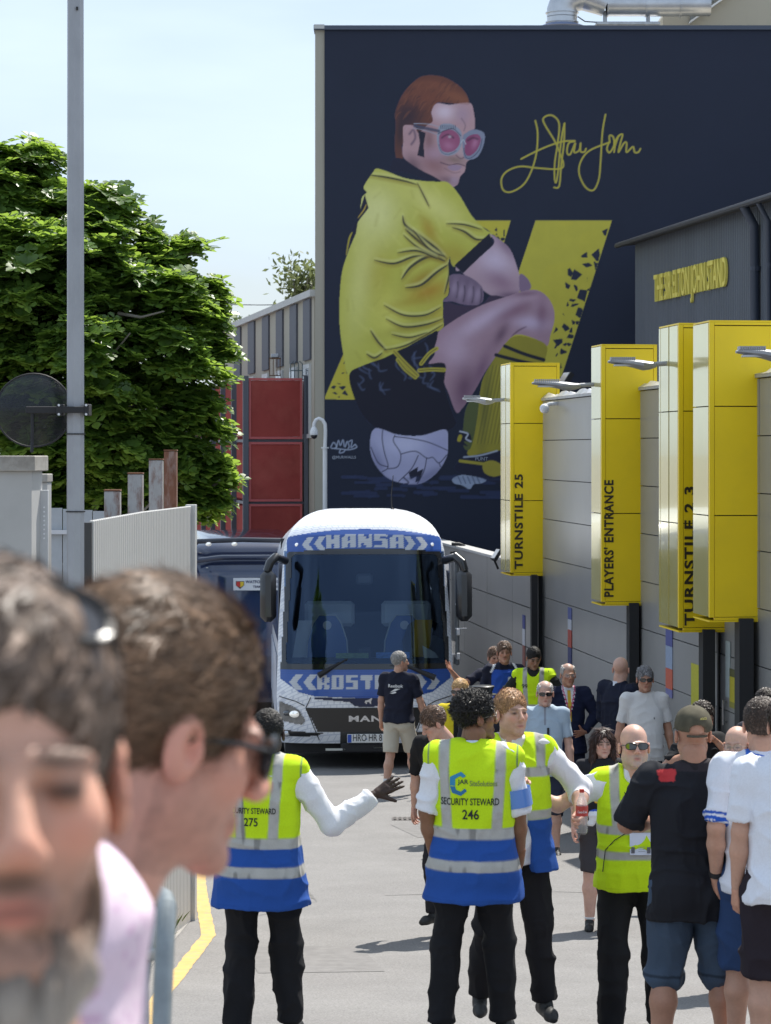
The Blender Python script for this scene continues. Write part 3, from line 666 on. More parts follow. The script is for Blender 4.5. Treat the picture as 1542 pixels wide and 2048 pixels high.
def fig_tree():
    r=random.Random(11); npr=np.random.RandomState(4)
    d0=25.0; base=Vector(((40-CX)*d0/FPX,d0+.6,gz(25)))
    root=empty('fig_tree',base,0,'large fig tree with big lobed green leaves behind the grey fence','tree')
    # crown lobes: (px,py,radius px, depth offset)
    lobes=[(25,450,95,0),(70,412,62,.3),(-40,440,130,0),(140,520,140,0),(195,440,50,.2),(215,400,26,.1),(55,338,28,.1),(15,348,34,0),(292,487,20,.2),(60,600,170,-.4),(215,585,92,-.2),(300,575,66,.2),(350,540,26,.3),(378,510,14,.3),(330,640,95,-.2),
           (392,625,30,.1),(405,590,16,.1),(180,720,150,-.5),(330,740,110,-.3),(375,715,50,0),(425,722,22,.1),(60,780,160,-.3),(390,640,50,.2),(200,880,140,-.3),(330,860,95,-.2),(372,820,30,0),(360,930,56,-.3),(415,955,26,-.2),(350,970,80,-.1),(365,1015,45,-.2),(90,930,150,0),(230,980,120,.2),(0,700,150,0),(400,995,26,-.2),(390,1040,22,-.1),(300,1010,70,0)]
    P=[];Nn=[]
    for (px,py,rp,do) in lobes:
        c=at(px,py,d0+do+ .5); R=rp*d0/FPX
        n=int(15*(rp/100)**1.8)+3
        for _ in range(n):                       # boughs: tight bunches of twigs with shady gaps between
            v=npr.normal(size=3); v/=np.linalg.norm(v)
            if v[1]>.4: v[1]*=-1
            rr=R*(npr.uniform(.70,1.02)); q=np.array((c.x+v[0]*rr, c.y+v[1]*rr*.9, c.z+v[2]*rr)); br=npr.uniform(.12,.30)
            for _ in range(int(2+40*br)):
                w=npr.normal(size=3); w/=np.linalg.norm(w); w[2]=abs(w[2])*.8-.15
                P.append(tuple(q+w*br*npr.uniform(.4,1.0))); Nn.append(w*.6+v*.5)
        for _ in range(int(26*(rp/100)**2)):     # deep inner leaves
            v=npr.normal(size=3); v/=np.linalg.norm(v); rr=R*npr.uniform(.2,.6); P.append((c.x+v[0]*rr,c.y+v[1]*rr+.25,c.z+v[2]*rr)); Nn.append(v)
    # each point is a twig end with a whorl of leaves
    leaves=[]
    for p,nv in zip(P,Nn):
        k=r.randint(4,6); a0=r.uniform(0,6.28); size=r.choice((.13,.16,.19,.24))
        tw=np.array(nv)*.5+np.array([0,0,.75]); tw/=np.linalg.norm(tw)
        for i in range(k):
            a=a0+i*2.4+r.uniform(-.3,.3)
            M=Vector(tw).to_track_quat('Z','Y').to_matrix()
            tilt=r.uniform(.1,.95)
            dirv=M@Vector((math.cos(a)*math.cos(tilt),math.sin(a)*math.cos(tilt),math.sin(tilt)*.9-.12))
            dirv.normalize(); up=(M@Vector((0,0,1))+Vector((r.uniform(-.3,.3),r.uniform(-.3,.3),.3))).normalized()
            x=dirv.cross(up).normalized(); up=x.cross(dirv)
            s=size*r.uniform(.7,1.15)
            leaves.append((np.array(p)+np.array(dirv)*.03, np.array([x,dirv,up])*s))
    variants=[leaf_mesh(r) for _ in range(6)]
    leaves.sort(key=lambda l:l[0][1])
    # nearest 300 as separate leaves sharing six meshes
    vm=[]
    for V,F in variants:
        me=bpy.data.meshes.new('leaf'); me.from_pydata([tuple(v) for v in V],[],F); me.materials.append(LEAFM); vm.append(me)
    vis=[i for i,l in enumerate(leaves) if l[0][0]>-3.9][:280]; vs=set(vis)
    for i in vis:
        p,B=leaves[i]; o=bpy.data.objects.new('leaf',vm[i%6]); COL.objects.link(o); o.parent=root
        M=Matrix(((B[0][0],B[1][0],B[2][0],p[0]-base.x),(B[0][1],B[1][1],B[2][1],p[1]-base.y),(B[0][2],B[1][2],B[2][2],p[2]-base.z),(0,0,0,1)))
        o.matrix_basis=M
    VV=[];FF=[];b=0
    for i,(p,B) in enumerate(leaves):
        if i in vs: continue
        V,F=variants[i%6]; W=V@B+p-np.array(base); VV.append(W); FF+=[(a+b,c+b,e+b) for a,c,e in F]; b+=len(V)
    o=mesh_obj('foliage',np.concatenate(VV),np.array(FF),LEAFM,root); tag(o,kind='stuff')
    BK=mat('bark_grey',(.20,.18,.15),.85,noise=.25,nscale=6,bump=.4,bscale=25)
    def limb(pts,r0,r1,name='branch'):
        n=len(pts); MB().tube([Vector(p)-base for p in pts],[r0+(r1-r0)*i/(n-1) for i in range(n)],8).build(name,BK,root,smooth=True)
    b=base
    limb([b,b+Vector((.1,0,1.2)),b+Vector((.3,-.1,2.2)),b+Vector((.2,0,3.4)),b+Vector((0,0,4.8))],.22,.06,'trunk')
    for (px,py,do) in ((330,640,0),(400,720,-.2),(380,930,-.3),(140,520,0),(250,600,.1),(60,420,.2),(300,820,-.2),(440,960,-.2),(-60,500,0),(210,880,-.2)):
        e=at(px,py,d0+do+.3); st=b+Vector((.2,0,r.uniform(1.3,2.6))); m=st.lerp(e,.5)+Vector((0,0,-.15 if py>700 else .15))
        limb([st,st.lerp(m,.5),m,m.lerp(e,.5)+Vector((r.uniform(-.1,.1),0,.05)),e],.07,.015)
    for k in range(14):
        px,py=r.uniform(150,400),r.uniform(600,980); e=at(px,py,d0+r.uniform(-.6,.6)); s=e+Vector((-r.uniform(.3,.7),r.uniform(0,.4),r.uniform(-.5,.1)))
        limb([s,s.lerp(e,.5)+Vector((0,0,-.05)),e],.02,.008,'twig')
fig_tree()
def far_tree(px,py,rx,ry,d,label,n,ls,colr,seed):
    r=np.random.RandomState(seed); c=at(px,py,d); base=Vector((c.x,d,GZ(d)))
    root=empty('far_tree',base,0,label,'tree')
    m=mat('far_leaf_%d'%seed,colr,.6,noise=.3,nscale=2); leafmat(m,.35,tuple(min(1,x*2.2) for x in colr))
    V=[];F=[];X=rx*d/FPX;Zr=ry*d/FPX
    for k in range(n):
        cl=r.normal(size=3)*.55; q=np.array([c.x+cl[0]*X,d+cl[1]*X,c.z+cl[2]*Zr])
        for j in range(6):
            p=q+r.normal(size=3)*ls*1.6; a=r.normal(size=3); a/=np.linalg.norm(a); bb=np.cross(a,r.normal(size=3)); bb/=np.linalg.norm(bb)
            i=len(V); V+=[p-a*ls,p+bb*ls*.4,p+a*ls,p-bb*ls*.4]; F.append((i,i+1,i+2,i+3))
    V=np.array(V)-np.array(base)
    tag(mesh_obj('crown',V,np.array(F),m,root),kind='stuff')
    mb=MB(); mb.tube([(0,0,0),(.1,0,c.z-base.z)],[.25,.08],8)
    for k in range(7):
        a=r.uniform(0,6.28); mb.tube([(.05,0,(c.z-base.z)*.8),(math.cos(a)*X*.5,math.sin(a)*X*.5,c.z-base.z+r.uniform(-.2,.5)*Zr)],[.07,.02],6)
    mb.build('trunk',MATS['bark_grey'],root)
far_tree(606,568,40,36,84,'sparse pale green tree top showing beside the navy wall',130,.13,(.11,.13,.05),21)
far_tree(452,668,30,26,90,'small hazy tree top beyond the office roof',120,.15,(.13,.16,.07),22)
def weeds():
    # grass tuft at the foot of the fence
    r=random.Random(9)
    V=[];F=[]
    for k in range(170):
        t=r.random(); x=-1.72+r.uniform(-.18,.10); y=19.2+r.uniform(-1.2,.5); z=GZ(y); h=r.uniform(.05,.2); a=r.uniform(0,6.28); dx,dy=math.cos(a)*.05,math.sin(a)*.05
        i=len(V); V+=[(x-.006,y,z),(x+.006,y,z),(x+dx+.004,y+dy,z+h*.7),(x+dx*2,y+dy*2,z+h)]; F+=[(i,i+1,i+2),(i,i+2,i+3)]
    o=mesh_obj('grass',V,F,mat('weed',(.13,.17,.035),.6,noise=.3,nscale=8)); tag(o,'scruffy tuft of weeds at the foot of the slatted fence','weeds',kind='stuff')
weeds()
# ================================================================ THE MURAL (flat paint on the navy wall)
def mural():
    step=1.7; x0,x1,y0,y1=650,1292,140,1006
    nx=int((x1-x0)/step)+1; ny=int((y1-y0)/step)+1
    X,Y=np.meshgrid(np.linspace(x0,x1,nx),np.linspace(y0,y1,ny))
    navy=np.array(lin((34,44,76))); C=np.tile(navy,(ny,nx,1)).astype(float); A=np.zeros((ny,nx))
    rs=np.random.RandomState(2)
    def vn(sc,seed):
        r=np.random.RandomState(seed); g=r.rand(int((y1-y0)/sc)+3,int((x1-x0)/sc)+3); gx=(X-x0)/sc; gy=(Y-y0)/sc
        i=gx.astype(int); j=gy.astype(int); fx=gx-i; fy=gy-j; fx=fx*fx*(3-2*fx); fy=fy*fy*(3-2*fy)
        return (g[j,i]*(1-fx)+g[j,i+1]*fx)*(1-fy)+(g[j+1,i]*(1-fx)+g[j+1,i+1]*fx)*fy
    def spline(P,n=6,closed=True):
        P=np.array(P,float); N=len(P); out=[]
        for i in range(N if closed else N-1):
            a,b,c,d=(P[(i-1)%N],P[i],P[(i+1)%N],P[(i+2)%N]) if closed else (P[max(i-1,0)],P[i],P[i+1],P[min(i+2,N-1)])
            for t in np.linspace(0,1,n,endpoint=False):
                out.append(.5*((2*b)+(c-a)*t+(2*a-5*b+4*c-d)*t*t+(3*b-a-3*c+d)*t**3))
        if not closed: out.append(P[-1])
        return np.array(out)
    def inside(P,x,y):
        r=np.zeros(x.shape,bool); n=len(P)
        for i in range(n):
            ax,ay=P[i]; bx,by=P[(i+1)%n]
            if ay==by: continue
            c=((ay>y)!=(by>y)); r^= c&(x<(bx-ax)*(y-ay)/(by-ay)+ax)
        return r
    def mask(P,sm=True):
        P=spline(P) if sm else np.array(P,float); bx0,by0=P.min(0)-3; bx1,by1=P.max(0)+3
        M=np.zeros((ny,nx)); sel=(X>=bx0)&(X<=bx1)&(Y>=by0)&(Y<=by1); xs,ys=X[sel],Y[sel]; a=np.zeros(xs.shape)
        for dx,dy in ((-.4,-.4),(.4,-.4),(-.4,.4),(.4,.4)): a+=inside(P,xs+dx*1.2,ys+dy*1.2)
        M[sel]=a/4; return M
    def paint(M,col,al=1.0):
        c=np.array(lin(col)) if not isinstance(col,np.ndarray) else col
        m=(M*al)[...,None]; C[:]=C*(1-m)+c*m; np.maximum(A,(M*al>.02)*1.0,out=A)
    def poly(P,col,sm=True,al=1.0): M=mask(P,sm); paint(M,col,al); return M
    def blob(cx,cy,rx,ry,ang,col,al,clip=None):
        a=math.radians(ang); u=(X-cx)*math.cos(a)+(Y-cy)*math.sin(a); v=-(X-cx)*math.sin(a)+(Y-cy)*math.cos(a)
        M=np.exp(-(u/rx)**2-(v/ry)**2); M[M<.03]=0
        if clip is not None: M=M*clip
        paint(M,col,al)
    def stroke(P,w,col,al=1.0,soft=.8,clip=None,taper=False,sm=True):
        P=spline(P,6,False) if sm and len(P)>2 else np.array(P,float); D=np.full((ny,nx),1e9)
        bx0,by0=P.min(0)-w-6; bx1,by1=P.max(0)+w+6; sel=(X>=bx0)&(X<=bx1)&(Y>=by0)&(Y<=by1); xs,ys=X[sel],Y[sel]; best=np.full(xs.shape,1e9)
        n=len(P)-1
        for i in range(n):
            a=P[i]; b=P[i+1]; ab=b-a; L=ab@ab+1e-9; t=np.clip(((xs-a[0])*ab[0]+(ys-a[1])*ab[1])/L,0,1)
            dd=np.hypot(xs-a[0]-t*ab[0],ys-a[1]-t*ab[1]); 
            if taper: ww=w/2*math.sin(math.pi*min(1,max(0,(i+.5)/n)))**.6+.25
            else: ww=w/2
            best=np.minimum(best,dd-ww)
        M=np.zeros((ny,nx)); M[sel]=np.clip(.5-best/(2*soft),0,1)
        if clip is not None: M=M*clip
        paint(M,col,al)
    c1=lambda L:[(640+x/3.855,120+y/3.855) for x,y in L]
    c2=lambda L:[(640+x/2.57,420+y/2.57) for x,y in L]
    # --- the yellow bars behind the figure
    bar1=poly(c2([(780,55),(980,55),(945,170),(860,100)]),(190,178,62),False)
    bar2=poly(c2([(1108,55),(1500,55),(1240,860),(1000,860),(900,640),(1020,320)]),(186,175,62),False)
    bar3=poly(c2([(120,740),(160,860),(183,975),(20,973)]),(186,175,62),False)
    paint(bar2*(vn(60,3)>.5),(178,172,70),.25); paint(bar2*vn(20,31),(196,186,66),.3)
    for bm,reg in ((bar2,[(1465,105,16,30),(1360,235,22,26),(1418,232,22,40),(1368,283,32,14),(1310,330,34,30),(1285,320,18,24),(1355,362,20,26),(1270,385,20,22),(1312,405,18,20),(1350,437,34,32),(1415,290,18,28),(1298,460,18,12),(1272,482,8,14),(1312,490,26,13),(1332,530,30,28),(1246,545,10,18),(1298,578,18,14),(1260,605,22,28),(1322,580,12,10),(1205,618,18,24),(1285,650,22,14),(1225,678,30,22),(1280,690,14,10),(1202,742,24,14),(1252,728,22,18),(1235,800,12,22),(1385,415,16,14),(1290,620,14,18),(1258,690,12,10),(1210,700,14,12)]),
                   (bar3,[(103,885,18,12),(70,912,16,9),(113,912,20,14),(80,942,16,10),(134,940,24,14),(98,960,8,6),(125,785,10,14),(140,830,8,16),(118,840,8,8)]),
                   (bar1,[(905,105,8,18),(945,120,16,20),(920,140,12,12),(940,150,14,10),(912,125,10,8)])):
        for k,(cx,cy,rx,ry) in enumerate(reg):
            n=rs.randint(5,8); aa=np.sort(rs.rand(n)*6.28); P=[(cx+rx*1.08*math.cos(a)*rs.uniform(.65,1.1),cy+ry*1.08*math.sin(a)*rs.uniform(.65,1.1)) for a in aa]
            paint(mask(c2(P),False)*bm,(32,38,58))
    # --- head: a generic red-haired player looking over his shoulder
    hair=poly(c1([(800,122),(930,125),(1040,175),(1120,250),(1150,330),(1130,345),(980,330),(900,330),(860,400),(870,470),(830,520),(790,540),(800,640),(640,640),(640,760),(590,765),(575,640),(585,500),(580,400),(640,260),(720,170)]),(104,62,52))
    blob(690+0,0,1,1,0,(0,0,0),0)
    skin=poly(c1([(860,400),(900,335),(1000,345),(1150,330),(1185,400),(1195,520),(1170,560),(1170,740),(1130,790),(1115,860),(1080,900),(1060,960),(1000,982),(930,950),(820,880),(760,840),(700,800),(640,740),(640,640),(650,520),(720,510),(760,560),(830,500),(870,470)]),(182,146,150))
    # hair shading
    for P,w in (([(700,200),(850,170),(1000,210)],26),([(640,300),(780,220),(900,200)],22)): stroke(c1(P),w/3,(128,76,58),.6,5,hair)
    blob(*c1([(680,440)])[0],26,34,10,(42,36,52),.8,hair); blob(*c1([(620,560)])[0],10,40,5,(44,38,50),.7,hair); blob(*c1([(1060,290)])[0],40,12,20,(142,88,64),.7,hair); blob(*c1([(850,290)])[0],40,14,0,(124,72,56),.7,hair)
    for k in range(70):
        a=rs.uniform(600,1080); b=rs.uniform(150,430); stroke(c1([(a,b),(a-25,b+rs.uniform(10,30)),(a-45,b+rs.uniform(45,70))]),1.4,(62,42,48) if k%2 else (134,82,62),.5,1.0,hair*(1-skin),True)
    # face shading
    blob(*c1([(960,400)])[0],22,16,0,(216,198,212),.8,skin); blob(*c1([(1100,420)])[0],16,18,0,(166,140,158),.7,skin)
    blob(*c1([(840,620)])[0],12,30,0,(128,92,96),.8,skin); blob(*c1([(880,800)])[0],30,24,30,(140,98,100),.8,skin); blob(*c1([(1000,930)])[0],24,8,10,(110,80,92),.8,skin)
    blob(*c1([(900,720)])[0],26,14,0,(172,140,158),.7,skin); blob(*c1([(1035,930)])[0],10,9,0,(176,150,166),.7,skin); blob(*c1([(1090,690)])[0],8,20,0,(178,154,160),.8,skin); blob(*c1([(1040,770)])[0],22,8,10,(126,104,92),.7,skin)
    blob(*c1([(720,820)])[0],16,26,-30,(104,78,90),.8,skin)
    stroke(c1([(1090,450),(1120,500),(1110,545)]),2,(112,90,108),.7,1.2,skin)
    # ear, sideburn
    ear=poly(c1([(640,520),(680,500),(735,515),(748,580),(740,640),(735,700),(690,690),(650,640)]),(178,142,146)); stroke(c1([(655,560),(680,515),(725,530)]),1.6,(180,150,160),.8,1); stroke(c1([(690,570),(720,540),(735,600),(705,650)]),4,(92,74,96),.8,2,ear)
    poly(c1([(755,540),(815,560),(800,650),(805,752),(750,735),(770,640)]),(34,32,50),False)
    # mouth
    stroke(c1([(930,790),(1000,810),(1060,800),(1115,815)]),2.2,(78,56,72),.8,1,skin); poly(c1([(985,822),(1040,808),(1095,822),(1060,852),(1010,850)]),(158,132,152)); stroke(c1([(960,835),(1030,870),(1080,862)]),2,(110,84,96),.5,1.5,skin)
    stroke(c1([(1050,735),(1085,760),(1120,745)]),2.5,(110,82,92),.8,1.2,skin)
    # glasses
    g1=poly(c1([(905,560),(930,500),(1000,490),(1060,520),(1090,560),(1095,640),(1060,710),(990,738),(930,715),(905,640)]),(146,152,168)); g2=poly(c1([(1100,600),(1130,560),(1190,535),(1265,565),(1262,650),(1220,740),(1160,768),(1110,745)]),(130,136,156))
    poly(c1([(918,600),(950,548),(1020,540),(1070,580),(1078,640),(1040,695),(980,712),(935,690)]),(150,84,116)); poly(c1([(1120,620),(1160,580),(1220,575),(1240,620),(1205,700),(1150,740),(1118,715)]),(140,72,108))
    stroke(c1([(910,570),(960,545),(1030,532),(1085,585)]),1.6,(50,52,76),.9); stroke(c1([(915,650),(940,710),(990,728),(1050,700)]),1.3,(66,66,90),.8); stroke(c1([(1108,680),(1125,750),(1170,752),(1230,690),(1250,610)]),1.6,(60,62,88),.8)
    blob(*c1([(990,660)])[0],12,8,20,(178,120,150),.7); blob(*c1([(1195,640)])[0],6,12,20,(182,124,156),.7); stroke(c1([(940,600),(985,575),(1030,600)]),3,(70,46,68),.8,1.4); blob(*c1([(1000,592)])[0],3,2.5,0,(190,180,190),.9); stroke(c1([(1140,620),(1180,600),(1215,610)]),4,(60,40,62),.7,1.6)
    stroke(c1([(725,490),(840,495),(915,515)]),1.4,(160,166,182),.9); stroke(c1([(720,525),(820,545),(915,580)]),1.4,(150,156,172),.9); stroke(c1([(730,508),(915,548)]),6,(70,74,96),.9,1.2,None,False,False)
    for k in range(9): x=930+k*14; stroke(c1([(x,505),(x+4,532)]),1.3,(40,42,64),.8,.7,None,False,False)
    stroke(c1([(1085,640),(1105,615),(1125,650)]),1.6,(184,190,200),.9)
    # --- collar
    poly(c1([(560,765),(640,762),(700,800),(780,850),(880,900),(960,950),(1000,985),(900,980),(820,930),(700,880),(620,862),(545,855)]),(28,30,52))
    # --- shirt
    shirt=poly(c2([(205,40),(215,-60),(240,-90),(225,-120),(270,-190),(290,-212),(340,-200),(430,-165),(520,-150),(600,-145),(660,-140),(720,-70),(780,30),(850,100),(880,140),(700,290),(665,240),(662,420),(632,470),(635,600),(560,640),(470,690),(340,770),(250,810),(150,850),(120,740),(100,560),(110,340),(150,200),(190,75)]),(186,184,78))
    blob(750,425,52,60,0,(222,220,150),.85,shirt); blob(722,560,26,110,8,(212,210,128),.8,shirt); blob(870,410,66,26,35,(220,216,132),.75,shirt); blob(775,625,36,46,0,(214,208,104),.6,shirt)
    for k in range(60):
        a=rs.uniform(690,880); b=rs.uniform(370,730); stroke([(a,b),(a+rs.uniform(-20,20),b+rs.uniform(8,26))],rs.uniform(2,6),(216,212,120) if k%2 else (160,152,56),.22,3,shirt,False,False)
    for (a,b,rx,ry,an,cc,al) in ((560,100,26,12,60,(172,128,38),.6),(600,210,34,12,45,(150,120,34),.8),(560,420,44,18,-20,(176,130,36),.8),(520,350,36,12,-30,(160,130,40),.7),(470,600,60,10,-15,(150,140,50),.5),(300,330,30,50,10,(176,150,44),.3),(700,230,30,20,30,(160,130,36),.5),(480,470,50,8,-10,(170,150,50),.5),(610,540,20,30,0,(188,160,60),.4)):
        blob(*c2([(a,b)])[0],rx,ry,an,cc,al,shirt)
    for P,w in (([(425,30),(440,80),(520,140),(600,200),(650,250)],4.5),([(440,100),(520,170),(640,262)],4),([(280,258),(380,275),(480,240),(560,235)],3.5),([(420,355),(470,290),(560,240),(640,262)],4.5),([(440,400),(520,385),(600,320),(660,280)],4),([(330,490),(430,540),(540,540),(620,500)],3),
                ([(340,560),(430,600),(540,590),(630,560)],3),([(260,620),(300,680),(340,720)],3),([(330,720),(430,700),(530,650),(630,590)],2.6),([(680,90),(740,110),(800,150),(850,150)],3.4),([(650,70),(740,75),(830,100)],2.6),([(370,640),(460,655),(550,630)],2.5),([(240,740),(280,760),(320,735)],3),
                ([(480,105),(560,200),(640,240)],3),([(430,130),(500,190),(600,240)],2.2),([(400,220),(500,210),(600,250)],3),([(250,-180),(330,-170),(430,-150),(500,-130)],3),([(500,-140),(540,-60),(560,-20)],2),([(660,270),(665,330),(640,430)],3)):
        q=np.array(c2(P)); stroke(q-[0,4.5],w*1.8,(214,212,140),.45,2.5,shirt,True); stroke(q+[1.5,3.5],w*2.4,(146,124,44),.55,3.5,shirt,True); stroke(q,w*1.1,(40,44,46),.9,1.0,shirt,True)
    # black side print on the back, cuff
    poly(c2([(230,-80),(200,20),(160,110),(150,200),(185,120),(195,60),(250,-10)]),(26,28,50),False); stroke(c2([(135,230),(150,150),(165,115)]),3,(176,160,50),.9,.8,None,True); stroke(c2([(195,40),(225,0),(238,-30)]),2,(200,170,70),.8,.8,None,True)
    # --- arm and hands
    arm=poly(c2([(700,290),(720,310),(890,180),(870,125),(920,150),(975,200),(1005,270),(1030,360),(1025,420),(960,455),(880,440),(800,380),(740,330)]),(178,150,162))
    blob(*c2([(900,260)])[0],34,26,30,(204,186,206),.8,arm); blob(*c2([(930,370)])[0],34,18,30,(140,104,126),.7,arm); blob(*c2([(980,440)])[0],30,8,0,(96,70,96),.8,arm); blob(*c2([(955,180)])[0],12,30,-40,(128,100,124),.7,arm)
    cuff=poly(c2([(690,285),(870,120),(893,175),(735,325)]),(20,22,42),False)
    arm2=poly(c2([(1028,330),(1065,350),(1085,400),(1040,425),(1025,400)]),(132,108,132))
    hand=poly(c2([(665,345),(700,330),(760,340),(820,380),(840,420),(835,470),(800,490),(730,485),(680,470),(630,470),(665,430)]),(116,96,118))
    for (x,y) in ((690,400),(725,420),(770,425),(810,435)): 
        blob(*c2([(x,y)])[0],6,16,10,(158,138,160),.8,hand); stroke(c2([(x+18,y-30),(x+20,y+10),(x+12,y+50)]),2,(44,36,56),.8,1.2,hand)
    # dark gap under the arm
    poly(c2([(640,480),(720,490),(830,485),(880,440),(960,455),(860,480),(760,520),(690,570),(640,600)]),(62,48,70))
    # --- thigh, knee, calf
    leg=poly(c2([(600,640),(700,560),(830,490),(960,445),(1080,410),(1150,430),(1195,490),(1205,560),(1185,640),(1165,700),(1100,660),(1010,640),(950,690),(900,760),(850,830),(800,920),(760,980),(730,1020),(700,1040),(660,940),(630,860),(640,790),(560,790),(590,740)]),(164,132,146))
    blob(*c2([(850,560)])[0],70,16,-30,(204,182,204),.8,leg); blob(*c2([(1110,470)])[0],26,18,20,(190,162,178),.7,leg); blob(*c2([(1085,580)])[0],34,14,5,(198,178,204),.8,leg); blob(*c2([(1000,520)])[0],50,12,-25,(120,76,98),.6,leg); blob(*c2([(1140,530)])[0],12,30,0,(116,72,96),.6,leg); blob(*c2([(700,730)])[0],30,30,20,(196,170,190),.7,leg); blob(*c2([(740,920)])[0],22,44,10,(98,64,90),.8,leg); blob(*c2([(930,640)])[0],10,24,30,(90,60,84),.7,leg); blob(*c2([(830,820)])[0],12,40,20,(110,76,104),.7,leg); blob(*c2([(1060,430)])[0],26,6,-5,(110,72,94),.6,leg)
    stroke(c2([(985,650),(1020,620),(1060,600)]),3,(84,56,80),.7,1.5,leg,True)
    # --- shorts
    sh=poly(c2([(150,850),(220,800),(330,760),(420,715),(520,680),(600,620),(590,700),(530,790),(640,790),(640,900),(680,1040),(700,1100),(640,1140),(480,1155),(330,1140),(250,1090),(190,1000)]),(16,18,38))
    for k in range(26):
        a=rs.uniform(180,600); b=rs.uniform(760,900) if a<480 else rs.uniform(680,900); stroke(c2([(a,b),(a+rs.uniform(-20,30),b+rs.uniform(15,40)),(a+rs.uniform(-10,50),b+rs.uniform(30,70))]),3,(84,96,128),.55,1.6,sh,True)
    for P in ([(380,725),(430,780),(500,850)],[(520,790),(560,740),(600,712)],[(510,825),(570,820),(638,822)],[(400,770),(440,820),(490,860)]): stroke(c2(P),8,(178,166,62),.95,.9,None,False); stroke(c2(P),2,(60,56,40),.7,.8)
    # --- sock and second leg
    sk=poly(c2([(950,690),(1010,648),(1100,662),(1165,700),(1150,790),(1080,1000),(1000,1180),(960,1240),(880,1250),(760,1260),(790,1150),(820,950),(850,840)]),(150,140,48))
    for k in range(34):
        x=820+k*9; stroke(c2([(x+60,800),(x+20,1000),(x-20,1200)]),2,(92,90,40) if k%2 else (174,162,60),.55,1.2,sk)
    for P in ([(905,745),(1000,770),(1130,800)],[(950,700),(1050,740),(1150,770)]): stroke(c2(P),7,(24,26,44),1,1)
    blob(*c2([(850,1000)])[0],10,90,5,(80,84,44),.6,sk)
    sk2=poly(c2([(750,1020),(815,960),(800,1120),(770,1230),(735,1200)]),(84,92,52))
    # --- boots
    poly(c2([(690,1330),(730,1280),(800,1260),(900,1240),(1000,1240),(1000,1400),(850,1390),(760,1370)]),(24,28,52)); stroke(c2([(720,1290),(800,1300),(870,1310),(930,1330)]),6,(170,158,56),.9); poly(c2([(840,1300),(900,1290),(960,1340),(900,1370),(845,1350)]),(160,148,54))
    stroke(c2([(740,1270),(820,1262),(910,1238)]),3,(172,180,196),.9,1); poly(c2([(682,1380),(740,1362),(850,1385),(830,1405),(790,1410),(770,1435),(730,1415),(690,1405)]),(150,162,186)); 
    for k in range(5): stroke(c2([(710+k*24,1370),(725+k*24,1405)]),2,(60,70,100),.8,.8)
    poly(c2([(705,1190),(725,1140),(770,1150),(775,1190),(740,1190),(760,1215)]),(24,26,46)); stroke(c2([(720,1138),(760,1150),(750,1175),(775,1190)]),3,(186,192,204),.95,.8); poly(c2([(705,1185),(715,1155),(730,1160),(722,1190)]),(166,154,52))
    V,F=[],[]
    # --- ball
    ball=poly(c2([(285,1122),(400,1155),(520,1160),(640,1128),(658,1180),(650,1270),(600,1350),(520,1405),(430,1405),(340,1372),(275,1290),(257,1200)]),(168,168,200))
    blob(*c2([(440,1200)])[0],50,22,0,(200,200,228),.8,ball); blob(*c2([(300,1300)])[0],12,36,-20,(110,112,150),.6,ball); blob(*c2([(560,1370)])[0],40,12,-30,(96,98,136),.6,ball); blob(*c2([(600,1220)])[0],24,22,0,(156,156,196),.6,ball)
    for P in ([(322,1132),(320,1180),(332,1250),(350,1320),(320,1345)],[(385,1158),(378,1190),(415,1255),(400,1318),(350,1330)],[(385,1165),(470,1175),(560,1195),(655,1235)],[(415,1255),(490,1240),(548,1275),(580,1272),(612,1300),(650,1260)],[(505,1262),(470,1330),(405,1395)],[(548,1275),(535,1340),(500,1408)],[(262,1220),(300,1300),(350,1320)],[(612,1300),(620,1320)]):
        stroke(c2(P),2.0,(34,36,62),.9,.8,ball)
    poly(c2([(478,1335),(505,1320),(500,1345),(532,1330),(512,1392),(490,1400),(495,1370),(465,1385),(455,1350)]),(26,28,50),False); stroke(c2([(430,1375),(455,1400),(440,1408)]),3,(30,32,56),.8)
    # --- brushed ground shadow
    for k in range(46):
        x=rs.uniform(100,900); y=rs.uniform(1370,1480); w=rs.uniform(30,120)
        stroke(c2([(x,y),(x+w,y+rs.uniform(-4,4))]),rs.uniform(1,4),(58,72,112),.22,2.5,None,False,False)
    # --- signature strokes
    q=lambda L:[(990+x/2.793,y/2.793) for x,y in L]; SY=(178,166,60)
    for P in ([(225,675),(238,740),(232,850),(205,950),(160,1030),(90,1072),(45,1060),(36,1000),(70,955),(140,930),(230,938),(330,945),(378,935),(380,900)],
              [(146,888),(220,850),(300,815),(380,790),(445,787)],[(380,905),(340,800),(275,690),(275,655),(320,645),(358,690),(350,800),(335,900),(332,980),(340,1020),(352,960),(362,850),(375,750),(388,690)],
              [(388,690),(385,800),(370,920),(362,1020),(352,1048),(330,1047)],[(445,790),(412,800),(402,850),(420,862),(448,800),(442,850),(470,840),(478,800),(478,845),(500,848),(508,830)],
              [(617,640),(600,740),(590,900),(580,1000),(550,1062),(505,1045),(470,970),(480,900),(530,840),(640,795)],[(640,790),(625,830),(640,852),(665,810),(660,765),(640,758),(640,790)],[(690,760),(672,810),(665,850)],[(665,800),(690,760),(712,752),(700,800),(690,850),(720,800),(735,800),(735,850),(770,820),(780,850),(800,850),(812,832)]):
        stroke(q(P),3.4,SY,.95,.8)
    # --- artist's tag
    t=lambda L:[(640+x/2.57,420+y/2.57) for x,y in L]; W=(160,170,190)
